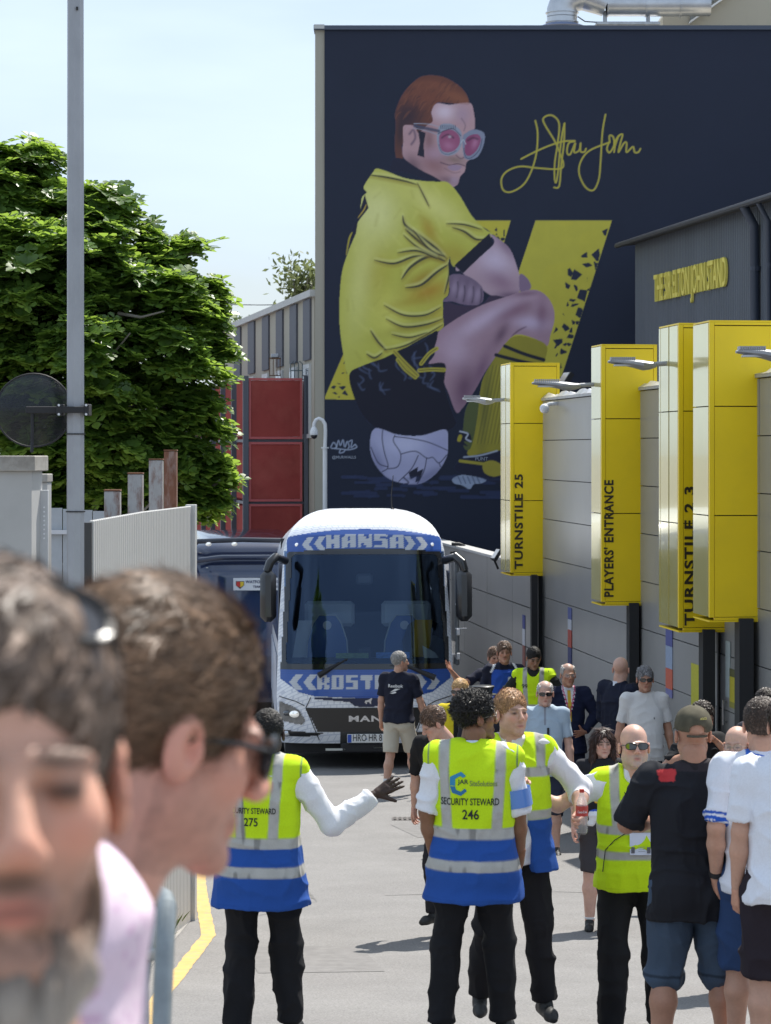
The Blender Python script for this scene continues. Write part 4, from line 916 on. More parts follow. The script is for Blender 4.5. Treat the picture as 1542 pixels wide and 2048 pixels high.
    for P in ([(55,1220),(70,1195),(85,1215),(75,1225)],[(85,1220),(95,1185),(105,1210),(118,1182),(125,1215)],[(130,1218),(140,1190),(150,1215),(145,1225)],[(150,1190),(165,1185),(160,1220),(180,1205)],[(60,1225),(100,1228),(150,1232),(188,1220),(180,1205)],[(105,1232),(100,1248),(120,1245),(130,1232)]): stroke(t(P),2.2,W,.9,.7)
    # colours as paint: scale the seen values to reflectance
    C2=C*1.0
    # mesh of painted cells only
    keep=A>0; idx=-np.ones((ny,nx),int)
    cell=keep[:-1,:-1]|keep[1:,:-1]|keep[:-1,1:]|keep[1:,1:]
    use=np.zeros((ny,nx),bool); use[:-1,:-1]|=cell; use[1:,:-1]|=cell; use[:-1,1:]|=cell; use[1:,1:]|=cell
    idx[use]=np.arange(use.sum())
    j,i=np.nonzero(cell); F=np.stack([idx[j+1,i],idx[j+1,i+1],idx[j,i+1],idx[j,i]],1)
    xs=(X[use]-CX)*MB_D/FPX-mural_wall.location.x; zs=ZC-(Y[use]-HY)*MB_D/FPX-mural_wall.location.z
    V=np.stack([xs,np.full(xs.shape,-.004),zs],1)
    cc=C2[use]*MURAL_GAIN
    # unpainted vertices at the rim take the wall paint
    un=~keep[use]; cc[un]=np.array((.0125,.0185,.041))
    nb=np.abs(C[use]-navy).max(1)<1e-6; cc[nb]=np.array((.0125,.0185,.041))
    m=mat('mural_paint',(1,1,1),.7,attr=True,noise=.05,nscale=3,bump=.1,bscale=8,bdist=.01)
    mesh_obj('mural_painting',V,F,m,mural_wall,cols=cc)
    # lettering of the tag
    V,F=text_mesh('@MURWALLS',1.0,bold=.02); s=(712-664)/FPX*MB_D/(V[:,0].max()); x=at(664,917,MB_D)
    mesh_obj('lettering',[(x.x+v[0]*s-mural_wall.location.x,-.008,x.z+v[1]*s-mural_wall.location.z) for v in V],F,mat('tag_white',(.30,.33,.40),.7),mural_wall)
    V,F=text_mesh('PUNT',1.0,bold=.01); s=(26)/FPX*MB_D/(V[:,0].max()); x=at(950,921,MB_D)
    mesh_obj('lettering',[(x.x+v[0]*s-mural_wall.location.x,-.009,x.z+v[1]*s-mural_wall.location.z) for v in V],F,MATS['tag_white'],mural_wall)
MURAL_GAIN=1.12
mural()
# ================================================================ COACHES
def coach_shell(zlev, wfun, yfun, L, c=.30, nx=40, ny=30, front_p=4.0):
    """rings of a rounded plan at each level; returns verts, faces, ring size"""
    V=[]
    for z in zlev:
        w=wfun(z); y0=yfun(z); pts=[]
        for i in range(nx+1):                    # front, left to right
            t=-1+2*i/nx; t=math.sin(t*math.pi/2)
            pts.append((w*t, y0+c*abs(t)**front_p, z))
        for k in range(1,ny+1): pts.append((w, y0+c+(L-y0-c)*k/ny, z))
        for i in range(1,nx//2+1): pts.append((w-2*w*i/(nx//2), L, z))
        for k in range(1,ny): pts.append((-w, L-(L-y0-c)*k/ny, z))
        V+=pts; n=len(pts)
    F=[]
    for j in range(len(zlev)-1):
        for i in range(n): F.append((j*n+i,j*n+(i+1)%n,(j+1)*n+(i+1)%n,(j+1)*n+i))
    return V,F,n
def bvh_of(V,F): return BVHTree.FromPolygons([Vector(v) for v in V],[tuple(f) for f in F])
def conform(bvh, x, z, off=.006, ystart=-3, d=(0,1,0)):
    h=bvh.ray_cast(Vector((x,ystart,z)),Vector(d))
    if h[0] is None: return None
    return h[0]-Vector(d)*off
def patch(name, bvh, inside, x0,x1,z0,z1, step, off, mt, parent, colf=None, ystart=-3, th=0):
    """a skin cut to any outline lying on a curved surface"""
    nx=max(1,int(round((x1-x0)/step))); nz=max(1,int(round((z1-z0)/step))); idx={}; V=[];F=[];Cc=[]
    for j in range(nz+1):
        for i in range(nx+1):
            x=x0+(x1-x0)*i/nx; z=z0+(z1-z0)*j/nz
            p=conform(bvh,x,z,off,ystart)
            if p is None: continue
            idx[i,j]=len(V); V.append(tuple(p)); Cc.append(colf(x,z) if colf else (1,1,1))
    for j in range(nz):
        for i in range(nx):
            xc=x0+(x1-x0)*(i+.5)/nx; zc=z0+(z1-z0)*(j+.5)/nz
            q=[(i,j),(i+1,j),(i+1,j+1),(i,j+1)]
            if inside(xc,zc) and all(k in idx for k in q): F.append(tuple(idx[k] for k in q))
    used=sorted({i for f in F for i in f}); rm={o:n for n,o in enumerate(used)}
    V=[V[i] for i in used]; Cc=[Cc[i] for i in used]; F=[tuple(rm[i] for i in f) for f in F]
    if not F: return None
    return mesh_obj(name,V,F,mt,parent,True,np.array(Cc) if colf else None)
def decal_text(bvh, txt, cx, cz, w, h, off, mt, parent, name='lettering', bold=.02, ystart=-3, blocky=None, spacing=1.0, shear=0, conv=None, d=(0,1,0)):
    V,F=text_mesh(txt,1.0,bold=bold,spacing=spacing)
    x0,x1=V[:,0].min(),V[:,0].max(); y0,y1=V[:,1].min(),V[:,1].max(); out=[]
    for v in V:
        x=cx+((v[0]-x0)/(x1-x0)-.5)*w; z=cz+((v[1]-y0)/(y1-y0)-.5)*h + shear*(x-cx)
        p=conform(bvh,x,z,off,ystart,d) or Vector((x,0,z)); out.append(p)
    return mesh_obj(name,out,F,mt,parent)
BLOCK={'H':["11011","11011","11111","11111","11011","11011"],'A':["01111","11011","11011","11111","11011","11011"],'N':["11001","11101","11111","11111","10111","10011"],
 'S':["11111","11000","11111","00011","00011","11111"],'R':["11110","11011","11011","11110","11011","11011"],'O':["11111","11011","11011","11011","11011","11111"],
 'T':["11111","11111","00110","00110","00110","00110"],'C':["11111","11000","11000","11000","11000","11111"],'K':["11011","11010","11100","11100","11010","11011"]}
def block_text(x,z,word,x0,x1,z0,z1):
    """is (x,z) inside the blocky knitted word"""
    n=len(word); t=(x-x0)/(x1-x0)*(n*6-1); r=(z1-z)/(z1-z0)*6
    if t<0 or r<0 or r>=6: return False
    # knitted edges: every stitch row is nudged sideways
    t+= .22*(int((z1-z)/.016)%2)-.11
    k=int(t//6); c=int(t%6)
    if t<0 or k>=n or c>=5: return False
    return BLOCK[word[k]][int(r)][c]=='1'
def chevron(x,z,xc,zc,w,h,dr):
    """« or » shape: apex toward dr"""
    v=abs(z-zc)/(h/2)
    if v>1: return False
    s=(int((z)/.016)%2)*.006
    a=xc+dr*(w*.5)*(1-v)-dr*w*.5; return a-.05-s <= x*1 <= a+.05+s if False else (min(a,a-dr*w*.55)-s)<=x<=(max(a,a-dr*w*.55)+s)
def hansa_coach():
    d=35.5; s=FPX/d; g=Vector(((733-CX)*d/FPX,d,GZ(d)+.03))
    root=empty('coach',g,0,'big white and blue team coach with its windscreen facing the camera','coach')
    root.rotation_euler=(-.045,0,.052)
    zz=[.33,.40,.47,.60,.75,.83,.92,1.0,1.15,1.37,1.6,1.9,2.2,2.5,2.8,3.0,3.08,3.15,3.22,3.3,3.38,3.45,3.52,3.58,3.63,3.67,3.70]
    wf=lambda z: float(np.interp(z,[.33,.5,1.0,2.0,3.08,3.22,3.34,3.45,3.55,3.62,3.67,3.70],[1.20,1.25,1.27,1.24,1.165,1.13,1.08,1.00,.90,.78,.65,.50]))
    yf=lambda z: float(np.interp(z,[.33,.47,.8,1.0,1.37,2.2,3.08,3.3,3.45,3.55,3.63,3.70],[.10,.03,0,-.02,.02,.16,.34,.42,.52,.66,.85,1.15]))
    V,F,n=coach_shell(zz,wf,yf,12.2,nx=44,ny=26,front_p=4.5)
    bv=bvh_of(V,F)
    KN=mat('knit_wrap',(.84,.86,.90),.35,noise=.03,coat=.5,coat_r=.08)
    # knitted print: rows of small dark dashes on pale grey
    nt=KN.node_tree; b=nt.nodes['Principled BSDF']; src=b.inputs['Base Color'].links[0].from_socket
    tc=nt.nodes.new('ShaderNodeTexCoord'); sp=nt.nodes.new('ShaderNodeSeparateXYZ'); cb=nt.nodes.new('ShaderNodeCombineXYZ')
    ad=nt.nodes.new('ShaderNodeMath'); ad.operation='ADD'; ay=nt.nodes.new('ShaderNodeMath'); ay.operation='ADD'
    nt.links.new(tc.outputs['Object'],sp.inputs[0]); nt.links.new(sp.outputs[0],ad.inputs[0]); nt.links.new(sp.outputs[1],ad.inputs[1]); nt.links.new(ad.outputs[0],cb.inputs[0])
    my=nt.nodes.new('ShaderNodeMath'); my.operation='MULTIPLY'; my.inputs[1].default_value=.9; nt.links.new(sp.outputs[1],my.inputs[0]); nt.links.new(my.outputs[0],ay.inputs[0]); nt.links.new(sp.outputs[2],ay.inputs[1]); nt.links.new(ay.outputs[0],cb.inputs[1])
    br=nt.nodes.new('ShaderNodeTexBrick'); br.inputs['Scale'].default_value=1.0; br.inputs['Mortar Size'].default_value=.008; br.inputs['Brick Width'].default_value=.085; br.inputs['Row Height'].default_value=.055; br.inputs['Mortar Smooth'].default_value=.3
    br.inputs['Color1'].default_value=(1,1,1,1); br.inputs['Color2'].default_value=(1,1,1,1); br.inputs['Mortar'].default_value=(.74,.76,.81,1)
    nt.links.new(cb.outputs[0],br.inputs['Vector'])
    vm=nt.nodes.new('ShaderNodeVectorMath'); vm.operation='MULTIPLY'; nt.links.new(src,vm.inputs[0]); nt.links.new(br.outputs['Color'],vm.inputs[1]); nt.links.new(vm.outputs[0],b.inputs['Base Color'])
    # windscreen opening: drop faces of the shell there
    def ws(x,z):
        if not (1.385<z<3.10): return False
        hw=np.interp(z,[1.38,1.5,3.0,3.10],[1.215,1.20,1.105,1.06]); return abs(x)<hw
    FF=[]
    for f in F:
        c=sum((Vector(V[i]) for i in f),Vector())/4
        if c.y<.62 and 1.37<c.z<3.08 and abs(c.x)<np.interp(c.z,[1.37,3.08],[1.17,1.08]): continue
        FF.append(f)
    body=mesh_obj('body',V,FF+[tuple(range(len(V)-n,len(V)))],KN,root,smooth=True)
    bm=bmesh.new(); bm.from_mesh(body.data); bmesh.ops.recalc_face_normals(bm,faces=bm.faces[:]); bm.to_mesh(body.data); bm.free()
    BLUE=(.020,.085,.36); SIL=(.52,.54,.58)
    def knit(x,z,base):
        k=.90+.1*((int(z/.016))%2); return tuple(c*k for c in base)
    PR=mat('print_band',(1,1,1),.35,attr=True,coat=.5,coat_r=.08)
    def colA(x,z):
        for xc,dr in ((-.83,-1),(-.66,-1),(.84,1),(.66,1)):
            if chevron(x,z-.05*0,xc+dr*.07,3.20+.0,.16,.20,dr) and abs(x)<.98: return knit(x,z,SIL)
        return knit(x,z,SIL if block_text(x,z,'HANSA',-.56,.56,3.12,3.31) else BLUE)
    # the band follows the roof curve: lower at the corners
    patch('printed_band',bv,lambda x,z: (3.085-.055*(abs(x)/1.05)**2)<z<(3.385-.10*(abs(x)/1.05)**2) and abs(x)<1.12,-1.13,1.13,3.0,3.40,.0105,.006,PR,root,lambda x,z: colA(x,z+.055*(abs(x)/1.05)**2))
    def colB(x,z):
        for xc,dr in ((-1.02,-1),(-.82,-1),(.98,1),(.79,1)):
            if chevron(x,z,xc+dr*.07,1.20,.18,.22,dr): return knit(x,z,SIL)
        return knit(x,z,SIL if block_text(x,z,'ROSTOCK',-.70,.70,1.10,1.30) else BLUE)
    def inB(x,z):
        lo=np.interp(abs(x),[0,.75,.95,1.25],[.97,1.01,1.06,1.27]); return lo<z<1.375 and abs(x)<1.215
    patch('printed_band',bv,inB,-1.22,1.22,.9,1.38,.0105,.006,PR,root,colB)
    # trim around the screen, glass
    GB=mat('screen_border',(.008,.008,.01),.12,coat=.8)
    def ring(x,z):
        inn=np.interp(z,[1.48,1.6,2.98,3.04],[1.13,1.14,1.05,.98])
        return (1.38<z<3.105-.05*(abs(x)/1.05)**2 and abs(x)<np.interp(z,[1.38,3.1],[1.215,1.12])) and not (1.47<z<3.03 and abs(x)<inn)
    patch('screen_border',bv,ring,-1.22,1.22,1.36,3.12,.02,.008,GB,root)
    G=bpy.data.materials.new('windscreen_glass'); G.use_nodes=True; nt=G.node_tree; nt.nodes.clear(); MATS['windscreen_glass']=G
    o=nt.nodes.new('ShaderNodeOutputMaterial'); tr=nt.nodes.new('ShaderNodeBsdfTransparent'); tr.inputs[0].default_value=(.66,.76,.84,1); gl=nt.nodes.new('ShaderNodeBsdfGlossy'); gl.inputs[0].default_value=(.42,.62,1,1); gl.inputs['Roughness'].default_value=.03
    fr=nt.nodes.new('ShaderNodeFresnel'); fr.inputs[0].default_value=1.75; mx=nt.nodes.new('ShaderNodeMixShader'); nt.links.new(fr.outputs[0],mx.inputs[0]); nt.links.new(tr.outputs[0],mx.inputs[1]); nt.links.new(gl.outputs[0],mx.inputs[2]); nt.links.new(mx.outputs[0],o.inputs[0])
    patch('windscreen',bv,lambda x,z: abs(x)<1.2,-1.16,1.16,1.42,3.07,.04,.002,G,root)
    # interior
    DK=mat('interior_dark',(.035,.035,.04),.8); LT=mat('interior_light',(.45,.48,.50),.7)
    MB().box(-1.16,1.16,.35,1.0,1.25,1.52,bev=.03).build('dashboard',DK,root)
    MB().box(-1.16,1.16,.3,5.5,1.0,1.05).build('cab_floor',DK,root); MB().box(-1.16,1.16,5.5,5.55,1.0,3.3).build('bulkhead',DK,root)
    MB().box(-1.0,1.0,.9,5.4,3.02,3.05).build('ceiling_lining',mat('lining',(.08,.085,.10),.8),root)
    SB=mat('seat_blue',(.06,.11,.28),.7); 
    for sx in (-.52,.62):
        st=MB().prism([(sx-.30,1.35),(sx+.30,1.35),(sx+.28,1.75),(sx+.20,2.0),(sx+.12,2.12),(sx-.12,2.12),(sx-.20,2.0),(sx-.28,1.75)],1.25,1.45).build('seat',SB,root)
        bd=MB().tube([(sx,1.24,1.98),(sx,1.248,1.98)],.065,18).build('badge',mat('badge_grey',(.5,.5,.52),.5),st)
        MB().tube([(sx-.31,1.24,1.40),(sx-.29,1.24,1.75),(sx-.21,1.24,2.01),(sx-.12,1.24,2.13),(sx+.12,1.24,2.13),(sx+.21,1.24,2.01),(sx+.29,1.24,1.75),(sx+.31,1.24,1.40)],.01,6).build('piping',mat('piping',(.5,.52,.5),.6),st)
        MB().box(sx-.32,sx+.42,1.6,1.75,1.95,2.33,bev=.05).build('headrest_cover',LT,root)
    MB().prism([(-1.05,1.40),(-.60,1.40),(-.66,2.05),(-.94,2.05)],1.35,1.36).build('white_cloth',mat('cloth_white',(.6,.62,.6),.7),root)
    MB().prism([(.74,1.45),(.98,1.45),(1.02,2.06),(.76,2.06)],1.1,1.12).build('yellow_curtain',mat('curtain_y',(.55,.33,.02),.7),root)
    MB().prism([(.60,1.45),(.735,1.45),(.755,2.05),(.66,1.98),(.58,1.75)],1.1,1.12).build('dark_curtain',DK,root)
    MB().box(-.42,.05,.40,.44,1.525,1.60).build('green_scarf',mat('scarf_g',(.22,.32,.10),.7,noise=.5,nscale=18,stretch=(1,1,4)),root)
    MB().box(.16,.64,.40,.44,1.525,1.61).build('blue_scarf',mat('scarf_b',(.10,.25,.62),.7,noise=.5,nscale=14,stretch=(1,1,4)),root)
    MB().tube([(.92,.75,1.52),(.98,.7,1.75),(.99,.7,1.95)],.012).build('handrail',mat('piping2',(.4,.4,.42),.4,metal=1),root)
    MB().prism([(.86,1.50),(1.10,1.50),(1.02,1.60),(.84,1.70)],.55,.56).build('paper',MATS['cloth_white'],root)
    MB().box(-.10,.10,.50,.60,1.50,1.68,bev=.015).build('dash_unit',BLK,root)
    MB().box(-.12,.12,.52,.6,2.58,2.74,bev=.03).build('camera_unit',mat('cam_unit',(.10,.11,.13),.5),root)
    # wipers
    for a,bq,c in (((-.68,-.03,1.30),(-.40,.03,1.46),(-.26,.05,1.53)),((.98,-.03,1.26),(.60,.03,1.42),(.10,.045,1.44))):
        w=MB().tube([a,bq,c],[.045,.02,.012],8).build('wiper_arm',BLK,root,smooth=True)
        bl=Vector(c); MB().tube([bl+Vector((-.05,0,.0)),bl+Vector((.42 if a[0]<0 else -.52,.03,-.0))],.010,6).build('wiper_blade',BLK,w)
    # front lower: grille, lamps, bumper openings, joints
    GR=mat('grille_black',(.012,.012,.013),.35,coat=.3)
    patch('grille',bv,lambda x,z: .50<z<.845 and abs(x)<np.interp(z,[.48,.845],[.68,.87]),-.9,.9,.46,.86,.02,.010,GR,root)
    patch('trim_black',bv,lambda x,z: (np.interp(abs(x),[0,.16,.24,.72],[.855,.86,.925,.965]))<z<np.interp(abs(x),[0,.75],[.975,.985]) and abs(x)<.74,-.75,.75,.84,1.0,.012,.009,mat('trim_navy',(.015,.025,.07),.3),root)
    for sx in (-1,1):
        patch('headlight',bv,lambda x,z: x*sx>0 and np.interp(x*sx,[.86,.93,1.24],[.66,.60,.66])<z<np.interp(x*sx,[.86,.95,1.05,1.24],[.64,.80,.86,.93]) and .88<x*sx<1.235,(.86 if sx>0 else -1.25),(1.25 if sx>0 else -.86),.58,.95,.015,.014,mat('headlamp_glass',(.16,.17,.18),.06,metal=.6,coat=1,noise=.6,nscale=9),root)
        p=conform(bv,sx*1.02,.75,.03); hl=MB().ball(p,(.075,.03,.05),16,8).build('headlamp_lens',mat('lens_bright',(.75,.78,.8),.05,metal=.9,emit=(1,1,.95),estr=.25),root,smooth=True)
        p=conform(bv,sx*1.13,.76,.03); MB().ball(p,(.055,.03,.04),16,8).build('headlamp_lens',MATS['headlamp_glass'],root,smooth=True)
        patch('bumper_slot',bv,lambda x,z: .62<x*sx<1.22 and np.interp(x*sx,[.62,.70,1.22],[.48,.44,.42])<z<np.interp(x*sx,[.62,1.0,1.22],[.485,.50,.53]),(.6 if sx>0 else -1.24),(1.24 if sx>0 else -.6),.40,.56,.014,.011,GR,root)
        p=conform(bv,sx*1.13,.465,.02); MB().ball(p,(.05,.02,.045),16,8).build('fog_lamp',mat('fog_lamp',(.6,.62,.65),.08,metal=.7),root,smooth=True)
        p=conform(bv,sx*.98,3.16,.01); MB().ball(p,(.028,.012,.028),12,6).build('marker_lamp',mat('lens_bright',(.7,.7,.7)),root,smooth=True)
        # panel joints
        for L in ([(.79,.99),(.86,.84),(.72,.50),(.66,.36)],[(1.25,1.0),(1.0,.93),(.86,.86)]):
            pts=[]
            for (a,bb),(c,e) in zip(L[:-1],L[1:]):
                for t in np.linspace(0,1,8,endpoint=False): 
                    q=conform(bv,sx*min(1.235,a+(c-a)*t),bb+(e-bb)*t,.004); pts.append(q)
            pts=[q for q in pts if q is not None]; MB().tube(pts,.006,5).build('panel_joint',BLK,root)
    patch('plate_recess',bv,lambda x,z: .33<z<.50 and abs(x+.02)<.36,-.4,.36,.33,.50,.03,.008,mat('plate_frame',(.05,.05,.05),.5),root)
    pl=MB().box(-.275,.245,-.045,-.03,.345,.470,bev=.006).build('number_plate',mat('plate_white',(.72,.72,.70),.4),root)
    MB().box(-.27,-.215,-.049,-.0455,.352,.463).build('plate_strip',mat('plate_blue',(.02,.08,.42),.4),pl)
    V2,F2=text_mesh('HRO HR 8',1.0,bold=.006,spacing=.98); s2=.42/V2[:,0].max(); mesh_obj('lettering',[(-.20+v[0]*s2,-.0475,.372+v[1]*s2*1.45) for v in V2],F2,BLK,pl)
    MB().tube([(-.005,-.047,.40),(-.005,-.0455,.40)],.016,12).build('plate_seal',mat('seal',(.3,.35,.45),.5),pl)
    decal_text(bv,'MAN',-.02,.685,.46,.085,.016,mat('chrome_letter',(.62,.63,.65),.3,metal=.7),root,bold=.035,spacing=1.15)
    # lion badge as a small cut silver silhouette
    lion=[(-.06,-.03),(-.045,-.02),(-.04,-.04),(-.02,-.04),(-.025,-.015),(.01,-.015),(.02,-.04),(.04,-.04),(.035,-.01),(.045,.02),(.055,.035),(.04,.045),(.02,.03),(-.02,.012),(-.045,.01),(-.05,-.005)]
    VL=[conform(bv,.03+x,.935+z,.014) for x,z in lion]; mesh_obj('lion_badge',VL,[tuple(range(len(VL)))],MATS['chrome_letter'],root)
    # mirrors
    for sx in (-1,1):
        zc=2.50 if sx<0 else 2.48
        x0=sx*1.15
        m=MB().tube([(x0,.35,2.93),(x0+sx*.14,.05,2.98),(x0+sx*.22,-.02,2.90),(x0+sx*.26,-.02,2.78)],[.06,.065,.065,.06],12).build('mirror_arm',mat('mirror_black',(.018,.018,.02),.28,coat=.4),root,smooth=True)
        M=Matrix.Translation((x0+sx*.245,-.02,2.44)); MB().box(-.115,.115,-.09,.10,-.38,.36,M,bev=.075).build('mirror_housing',MATS['mirror_black'],root,smooth=True)
    # side: long black window bands, lower livery stripes, wheels, doors
    for sx in (-1,1):
        for k in range(6):
            y0=.75+k*1.9; MB().box(sx*1.245-.006,sx*1.245+.006,y0,y0+1.86,1.75,2.95).build('side_window',mat('side_glass',(.06,.085,.15),.06,coat=1),root)
        for yy in (2.7,8.8,10.1):
            w=MB().tube([(sx*1.00,yy,.48),(sx*1.265,yy,.48)],.48,24).build('wheel',mat('tyre',(.02,.02,.02),.8),root)
            MB().tube([(sx*1.26,yy,.48),(sx*1.275,yy,.48)],.27,20).build('rim',mat('rim',(.4,.4,.42),.35,metal=.8),w)
        MB().box(sx*1.27-.004,sx*1.27+.006,.9,12.0,.55,1.55).build('side_print',mat('print_dark',(.34,.38,.47),.4,noise=.5,nscale=3,stretch=(1,.4,1)),root)
    # open door leaf on the kerb side
    dr=MB().box(1.30,1.36,.35,1.05,1.42,2.95,bev=.02).build('door',mat('door_frame_m',(.10,.11,.12),.3,coat=.6),root)
    for z in (1.5,1.85,2.2,2.55): MB().box(1.31,1.372,.30,.345,z,z+.10,bev=.01).build('hinge',mat('steel2',(.5,.5,.52),.3,metal=.9),dr)
    for z in (1.95,2.3): MB().tube([(1.30,.33,z),(1.46,.28,z)],.008).build('rung',MATS['steel2'],dr)
    # underside, aerial
    MB().box(-1.15,1.15,.35,11.8,.18,.36).build('chassis',BLK,root); MB().box(-.36,.36,-.0,.3,.20,.34,bev=.02).build('lower_valance',BLK,root)
    MB().box(-.58,-.30,.0,.03,.235,.265).build('step_light',mat('dull_white',(.55,.55,.5),.5),root); MB().box(.10,.22,.0,.03,.255,.28).build('step_light',MATS['dull_white'],root)
    MB().tube([(.44,1.2,3.66),(.43,1.2,3.90),(.45,1.1,4.18)],[.012,.008,.005],6).build('aerial',BLK,root); MB().ball((.44,1.2,3.68),(.03,.03,.03),8,6).build('aerial_base',BLK,root)
hansa_coach()
def dark_coach():
    d=48.6; g=Vector(((505-CX)*d/FPX,d,GZ(d)))
    root=empty('coach',g,.10,'dark navy coach with a white paper sign, parked behind the white coach','coach')
    zz=[.3,.6,1.0,1.6,2.2,2.8,3.05,3.2,3.3,3.36,3.40]
    wf=lambda z: float(np.interp(z,[.3,1,2.8,3.1,3.3,3.40],[1.2,1.25,1.22,1.18,1.12,.98]))
    yf=lambda z: float(np.interp(z,[.3,1.0,2.8,3.1,3.3,3.40],[.05,0,.2,.28,.42,.62]))
    V,F,n=coach_shell(zz,wf,yf,8.6,nx=30,ny=12,front_p=5,c=.25); bv=bvh_of(V,F)
    NV=mat('coach_navy',(.014,.022,.055),.22,coat=.8,coat_r=.05)
    b=mesh_obj('body',V,F+[tuple(range(len(V)-n,len(V)))],NV,root,smooth=True)
    bm=bmesh.new(); bm.from_mesh(b.data); bmesh.ops.recalc_face_normals(bm,faces=bm.faces[:]); bm.to_mesh(b.data); bm.free()
    patch('windscreen',bv,lambda x,z: abs(x)<1.14 and 1.2<z<2.95,-1.15,1.15,1.2,2.96,.06,.008,mat('dark_glass',(.02,.035,.09),.05,coat=1),root)
    MB().tube([(-1.18,.5,3.30),(-1.05,.25,3.43),(-.2,.2,3.46),(1.1,.25,3.43)],.05,10).build('roof_rail',mat('rail_dark',(.03,.035,.05),.3),root,smooth=True)
    MB().tube([(-1.16,.18,3.05),(-.6,.10,3.12),(.6,.10,3.12),(1.16,.18,3.05)],.05,8).build('visor',NV,root,smooth=True)
    for x in (-.85,-.35): MB().ball((x,.1,3.38),(.06,.06,.04),10,6).build('marker_lamp',MATS['lens_bright'],root)
    MB().box(-.9,-.86,.0,.1,2.92,2.93).build('lamp_bar',MATS['dull_white'],root)
    m=MB().tube([(-1.2,.3,2.95),(-1.36,.05,2.9),(-1.38,.0,2.6)],.035,8).build('mirror_arm',BLK,root,smooth=True); MB().box(-1.47,-1.29,-.08,.06,2.15,2.68,bev=.05).build('mirror_housing',mat('mirror_chrome',(.35,.36,.38),.2,metal=.7),root)
    # paper sign
    x0,x1,z0,z1=-.37,.42,2.48,2.72
    sg=MB().box(x0,x1,.06,.07,z0,z1).build('paper_sign',mat('sign_paper',(.55,.60,.66),.6),root)
    sh=[(x0+.05,z1-.06),(x0+.21,z1-.06),(x0+.21,z1-.14),(x0+.13,z0+.03),(x0+.05,z1-.14)]
    MB().prism(sh,.052,.058).build('crest',mat('crest_dark',(.03,.03,.03),.5),sg)
    MB().prism([(x0+.06,z1-.07),(x0+.13,z1-.07),(x0+.13,z0+.06),(x0+.06,z1-.15)],.046,.051).build('crest_field',mat('crest_red',(.45,.03,.03),.5),sg)
    MB().prism([(x0+.135,z1-.07),(x0+.20,z1-.07),(x0+.20,z1-.14),(x0+.135,z0+.06)],.046,.051).build('crest_field',mat('crest_yel',(.6,.45,.03),.5),sg)
    for t,xx,zz_,w in (('WATFORD FC',x0+.24,z1-.10,.50),('TEAM COACH',x0+.38,z0+.05,.40)):
        V2,F2=text_mesh(t,1.0,bold=.03); s=w/V2[:,0].max(); mesh_obj('lettering',[(xx+v[0]*s,.055,zz_+v[1]*s) for v in V2],F2,mat('ink_blue',(.02,.03,.09),.6),sg)
    for sx in (-1,1):
        for yy in (2.2,6.5): MB().tube([(sx*1.0,yy,.48),(sx*1.24,yy,.48)],.48,20).build('wheel',MATS['tyre'],root)
dark_coach()
r=empty('white_van',(at(395,1090,55).x,55,GZ(55)),.1,'white van roof just showing left of the dark coach','van')
MB().box(-.9,.55,0,3.2,.4,2.55,bev=.12).build('body',mat('van_white',(.75,.75,.75),.3),r); MB().box(-.8,.45,-.01,.0,1.6,2.2).build('windscreen',MATS['dark_glass'],r)
for sx in (-.9,.5): MB().tube([(sx,.7,.33),(sx+.03,.7,.33)],.33,14).build('wheel',MATS['tyre'],r)
